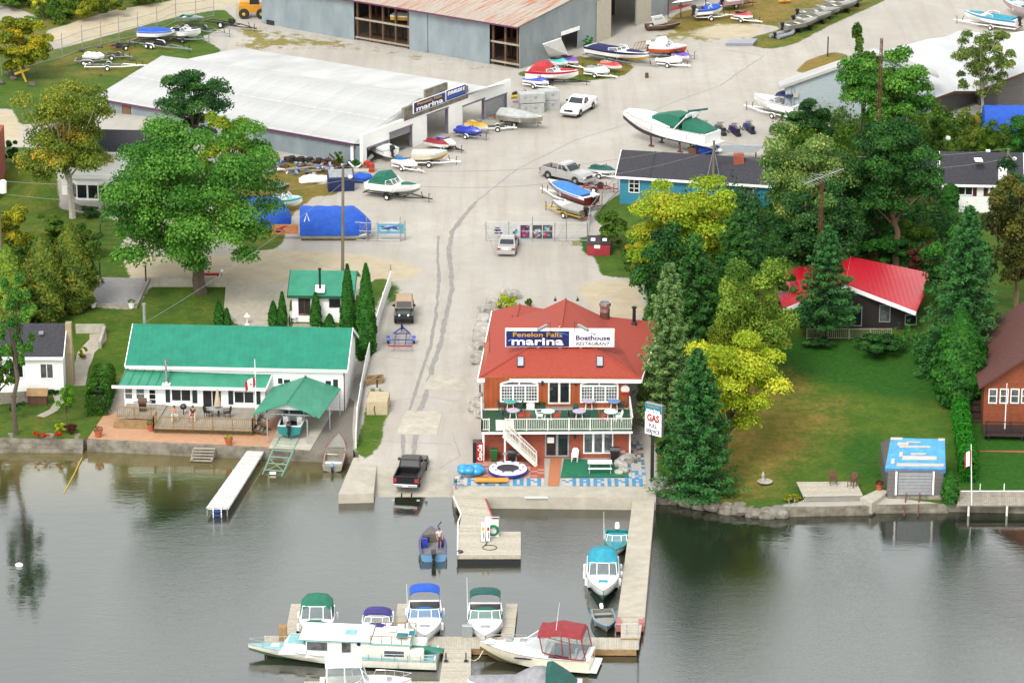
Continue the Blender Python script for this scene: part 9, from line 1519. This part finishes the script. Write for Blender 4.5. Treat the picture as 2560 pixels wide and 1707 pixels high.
# drive side: block, crate, posts
t=thing('concrete_block','big beige concrete block with a dark hose on the grass strip','block',G(940,1037));m=MB();m.loft([[(-.78,0,-.2),(.95,0,-.2),(1.1,2.2,-.2),(-.6,2.2,-.2)],[(-.78,0,1.15),(.95,0,1.15),(1.1,2.2,1.3),(-.6,2.2,1.3)]],True,True);m.obj('block',mat('beige concrete',C(222,204,166),.85,var=.15),t);m=MB();m.tube([(-.1,-.03,.8),(-.16,-.05,.5),(-.05,-.05,.05)],.03,5);m.obj('hose',m_black,t)
t=thing('timber_crate','open pale timber frame tipped on the grass strip above the concrete block','crate',G(936,962));m=MB();m.beam((-.7,0,.2),(.7,.3,.25),.12,.4);m.beam((-.7,.9,.35),(.7,1.2,.4),.12,.3);m.beam((-.7,0,.2),(-.7,.9,.35),.12,.3);m.beam((.7,.3,.25),(.7,1.2,.4),.12,.3);m.beam((-.3,.1,.4),(.3,1.1,.5),.2,.06);m.obj('frame',m_wood2,t)
for x,y,l in((943,978,'black gate post in a concrete foot on the grass strip'),(1200,990,'black gate post left of the restaurant')):t=thing('gate_post',l,'post',G(x,y));m=MB();post(m,(0,0,.3),.75,.07);m.obj('post',m_black,t);m=MB();m.lathe([(.22,0),(.2,.25),(.12,.35)],10);m.obj('foot',m_conc,t)
for x,l in((250,'dark post at the left corner of the parking pad'),(365,'dark post at the right corner of the parking pad')):m=MB();post(m,G(x,696 if x<300 else 705),1.6,.08);one(m,'pad_post',m_fiel,l,'post')
m=MB();a,b=G(381,716),G(566,716);m.beam(a+Vector((0,0,.3)),b+Vector((0,0,.3)),.3,1.1);one(m,'retaining_wall',m_conc,'pale concrete retaining wall behind the huge maple trunk','wall');m=MB();a,b,c,d=G(206,764),G(340,771),G(374,698),G(247,695);m.beam(a,b,.2,.6);m.beam(b,c,.2,.45);m.beam(a,d,.2,.45);one(m,'timber_edging',m_wood,'timber edging round the grey parking pad','edging')
t=thing('globe_lamp','white globe lamp on the end of the concrete retaining wall','lamp',G(555,712)+Vector((0,0,.85)));m=MB();post(m,(0,0,0),.35,.04);m.obj('stem',m_black,t);m=MB();m.ball((0,0,.48),.17);m.obj('globe',m_white,t);t=thing('globe_lamp','white globe lamp on a pole before the white bungalow roof','lamp',G(2368,400));h=zat(t.location,345)-t.location.z;m=MB();post(m,(0,0,0),h,.05);m.obj('stem',m_black,t);m=MB();m.ball((0,0,h),.3);m.obj('globe',m_white,t)
m=MB();a=G(524,695);m.box(a.x-.9,a.x+.9,a.y-.2,a.y+.2,a.z+.3,a.z+.5);m.box(a.x-.8,a.x-.7,a.y-.2,a.y+.2,a.z,a.z+.3);m.box(a.x+.7,a.x+.8,a.y-.2,a.y+.2,a.z,a.z+.3);one(m,'garden_bench',m_red,'reddish bench by the road right of the maple trunk','bench');t=thing('garden_light','white two tier garden light on the concrete drive','lamp',G(618,812));m=MB();post(m,(0,0,0),.8,.05);m.lathe([(.2,0),(.2,.08)],10);m.obj('stem',m_white,t);m=MB();m.lathe([(.3,.8),(.15,.95),(.05,1.1)],10);m.obj('shade',m_white,t)
for pts,w_ in(([(205,1040),(232,1000),(240,990)],.2),):pass
ribbon([(100,1042),(135,1025),(152,1005),(140,985),(120,975)],.8,'path',m_path,.03,.05);ribbon([(190,965),(200,920),(218,880),(245,850),(245,835)],1.5,'path',m_path,.03,.03);ribbon([(128,810),(140,790),(165,780),(205,772)],.9,'path',m_path,.03,.05)
m=MB();a,b,c=G(190,832),G(262,832),G(250,872);m.beam(a+Vector((0,0,.35)),b+Vector((0,0,.35)),.25,.9);m.beam(b+Vector((0,0,.3)),c+Vector((0,0,.3)),.25,.8);one(m,'yard_wall',m_conc,'pale rendered yard wall behind the left cottage chimney','wall')
t=thing('dog_kennel','small brown wooden kennel on the left lawn','kennel',G(98,1008));m=MB();m.box(-.9,.7,-.5,.6,0,.9);m.obj('wall',m_brownwood,t);m=MB();m.slab([(-1,-.6,.88),(.8,-.6,.88),(.8,.05,1.35),(-1,.05,1.35)],.05);m.slab([(-1,.05,1.352),(.8,.05,1.352),(.8,.7,.88),(-1,.7,.88)],.05);m.obj('roof',m_wood2,t);m=MB();a,b=G(0,1010),G(75,1005);m.beam(a+Vector((0,0,.5)),b+Vector((0,0,.5)),.06,1.);one(m,'timber_screen',m_wood,'weathered timber screen fence left of the kennel','fence')
rtable('terracotta red round table outside the small cabin',P(760,800,BZ),m_terra,m_white,.55,None);t=thing('parasol','closed white parasol outside the small cabin','parasol',P(761,800,BZ));m=MB();m.tube([(0,0,0),(0,0,2.2)],.025,5);m.obj('pole',m_white,t);m=MB();m.lathe([(.22,.9),(.2,1.1),(.03,2.2)],8);m.obj('canopy',m_white,t);chair('white lattice chair outside the small cabin',P(736,804,BZ),60,m_white)
q=MB();q.lathe([(.14,0),(.13,2.1),(.18,2.1),(.18,2.3)],10,P(362,822,6.2));one(q,'chimney_pipe',m_galv,'grey metal chimney pipe rising behind the long green roof','chimney');tag(bpy.data.objects['chimney_pipe'])
# ---- people
def person(label,p,rz,J,shirt,pants,hair,cap=None,arms_skin=True,s=1.):
 """J: joint name -> (x, y, z); x right, y back, facing -y. one skin for the body, shirt, trousers and hair as children"""
 root=thing('person',label,'person',p,R(rz));F={k:Vector(v)*s for k,v in J.items()}
 def skin(name,chains,m_,root_k='pelvis',lvl=1,extra=None):
  ks=[];ed=[]
  for ch in chains:
   for k,r in ch:
    if k not in[a for a,_ in ks]:ks.append((k,r))
   ed+=[(ch[i][0],ch[i+1][0])for i in range(len(ch)-1)]
  ix={k:i for i,(k,_)in enumerate(ks)};me=bpy.data.meshes.new(name);me.from_pydata([tuple(F[k])for k,_ in ks],[(ix[a],ix[b])for a,b in ed],[]);o=link(name,me,root);md=o.modifiers.new('skin','SKIN');o.modifiers.new('sub','SUBSURF').levels=lvl
  for i,(k,r)in enumerate(ks):v=me.skin_vertices[0].data[i];v.radius=(r*s,r*s);v.use_root=(k==root_k)
  dg=bpy.context.evaluated_depsgraph_get();dg.update();m2=bpy.data.meshes.new_from_object(o.evaluated_get(dg));o.modifiers.clear();o.data=m2;m2 .materials.clear();m2 .materials.append(m_);m2 .polygons.foreach_set('use_smooth',[True]*len(m2 .polygons));return o
 for sd in 'LR':
  h,e=F['hand'+sd],F['elb'+sd];d=(h-e).normalized();sdv=d.cross(Vector((0,1,0.2))).normalized();pl=h+d*.07*s;F['palm'+sd]=pl
  for i,(o,l)in enumerate(((-.034,.055),(-.012,.075),(.012,.072),(.033,.058))):F['k%d%s'%(i,sd)]=pl+sdv*o*s+d*.02*s;F['f%d%s'%(i,sd)]=pl+sdv*o*1.1*s+d*(.02+l)*s+d.cross(sdv)*.025*s
  F['th'+sd]=h+sdv*-.05*s+d*.05*s
 ch=[[('pelvis',.13),('waist',.125),('chest',.15),('neck',.055),('head',.085),('crown',.06)]]
 for sd in 'LR':ch+=[[('chest',.15),('sho'+sd,.062),('elb'+sd,.043),('hand'+sd,.03),('palm'+sd,.03)],[('pelvis',.13),('hip'+sd,.09),('kne'+sd,.06),('ank'+sd,.042),('toe'+sd,.035)],[('hand'+sd,.03),('th'+sd,.012)]]+[[('palm'+sd,.03),('k%d%s'%(i,sd),.011),('f%d%s'%(i,sd),.009)]for i in range(4)]
 skin('body',ch,m_skin)
 if shirt:
  F.update({'m'+sd:F['sho'+sd].lerp(F['elb'+sd],.6)for sd in 'LR'});skin('shirt',[[('pelvis',.142),('waist',.142),('chest',.166)]]+[[('chest',.166),('sho'+sd,.078),('m'+sd,.062)]for sd in 'LR'],shirt,'pelvis')
 F.update({'n'+sd:F['hip'+sd].lerp(F['kne'+sd],.8)for sd in 'LR'});skin('shorts',[[('waist',.13),('pelvis',.148)]]+[[('pelvis',.148),('hip'+sd,.105),('n'+sd,.088)]for sd in 'LR'],pants,'pelvis')
 hd,cr=F['head'],F['crown'];up=(cr-hd).normalized();m=MB();m.ball(hd+up*.06*s+Vector((0,.012,0)),(.102*s,.112*s,.10*s),10,7);m.obj('cap' if cap else 'hair',cap or hair,root,True);f=Vector((0,-1,0));m=MB();m.ball(hd+f*.092*s-up*.0,(.016,.026,.02));m.obj('nose',m_skin,root)
 for x in(-.034,.034):m=MB();m.ball(hd+f*.083*s+up*.018*s+Vector((x*s,0,0)),(.012,.01,.01),6,4);m.obj('eye',m_black,root);m=MB();m.ball(hd+Vector((x*2.75*s,.0,.0)),(.014,.03,.04),6,4);m.obj('ear',m_skin,root)
 m=MB();m.ball(hd+f*.082*s-up*.045*s,(.028,.01,.009),6,4);m.obj('mouth',m_rust,root);return root
ST=dict(pelvis=(0,0,.95),waist=(0,.01,1.12),chest=(0,.0,1.34),neck=(0,0,1.52),head=(0,-.02,1.63),crown=(0,-.01,1.72));[ST.update({'sho'+s:(x*.19,0,1.43),'elb'+s:(x*.25,-.04,1.14),'hand'+s:(x*.2,-.2,.95),'hip'+s:(x*.1,0,.9),'kne'+s:(x*.12,-.02,.5),'ank'+s:(x*.12,.02,.08),'toe'+s:(x*.13,-.13,.03)})for s,x in(('L',1),('R',-1))]
SI=dict(pelvis=(0,.1,.5),waist=(0,.16,.66),chest=(0,.2,.88),neck=(0,.18,1.06),head=(0,.14,1.17),crown=(0,.15,1.26));[SI.update({'sho'+s:(x*.19,.19,.97),'elb'+s:(x*.26,.02,.74),'hand'+s:(x*.18,-.22,.66),'hip'+s:(x*.1,.05,.5),'kne'+s:(x*.14,-.38,.5),'ank'+s:(x*.13,-.36,.09),'toe'+s:(x*.13,-.52,.04)})for s,x in(('L',1),('R',-1))]
BE=dict(pelvis=(0,.1,.88),waist=(0,.0,1.0),chest=(0,-.2,1.08),neck=(0,-.36,1.12),head=(0,-.46,1.12),crown=(0,-.54,1.16));[BE.update({'sho'+s:(x*.18,-.27,1.1),'elb'+s:(x*.22,-.34,.84),'hand'+s:(x*.16,-.5,.64),'hip'+s:(x*.1,.1,.84),'kne'+s:(x*.11,.04,.47),'ank'+s:(x*.11,.1,.08),'toe'+s:(x*.12,-.05,.03)})for s,x in(('L',1),('R',-1))]
k_khaki=canv('khaki',150,100,66);k_hair=mat('brown hair',C(90,60,40),.8);k_wht=canv('shirt white',240,240,240)
p=bass.matrix_basis@Vector((-.4,-.5,.3));person('angler in white shirt, brown shorts and dark cap standing in the bass boat',p,20,ST,k_wht,k_khaki,k_hair,c_navy)
person('person in white shirt and green shorts bending over the inflatable raft',P(1141,1222,zp),70,BE,k_wht,canv('shorts green',30,130,96),k_hair,s=.95)
ps=[]
for x,l,sh in((437,'seated person with bare shoulders on the cottage deck, left of the kettle grill',None),(481,'seated person in a dark top on the cottage deck, right of the kettle grill',canv('dark top',60,50,56))):b=P(x,1052,GDZ+.02);chair('light deck chair under the %s seated person'%('left' if x<460 else 'right'),b,0,m_white);person(l,b,10 if x<460 else-20,SI,sh,canv('shorts red',214,70,60)if x>460 else k_wht,k_hair)
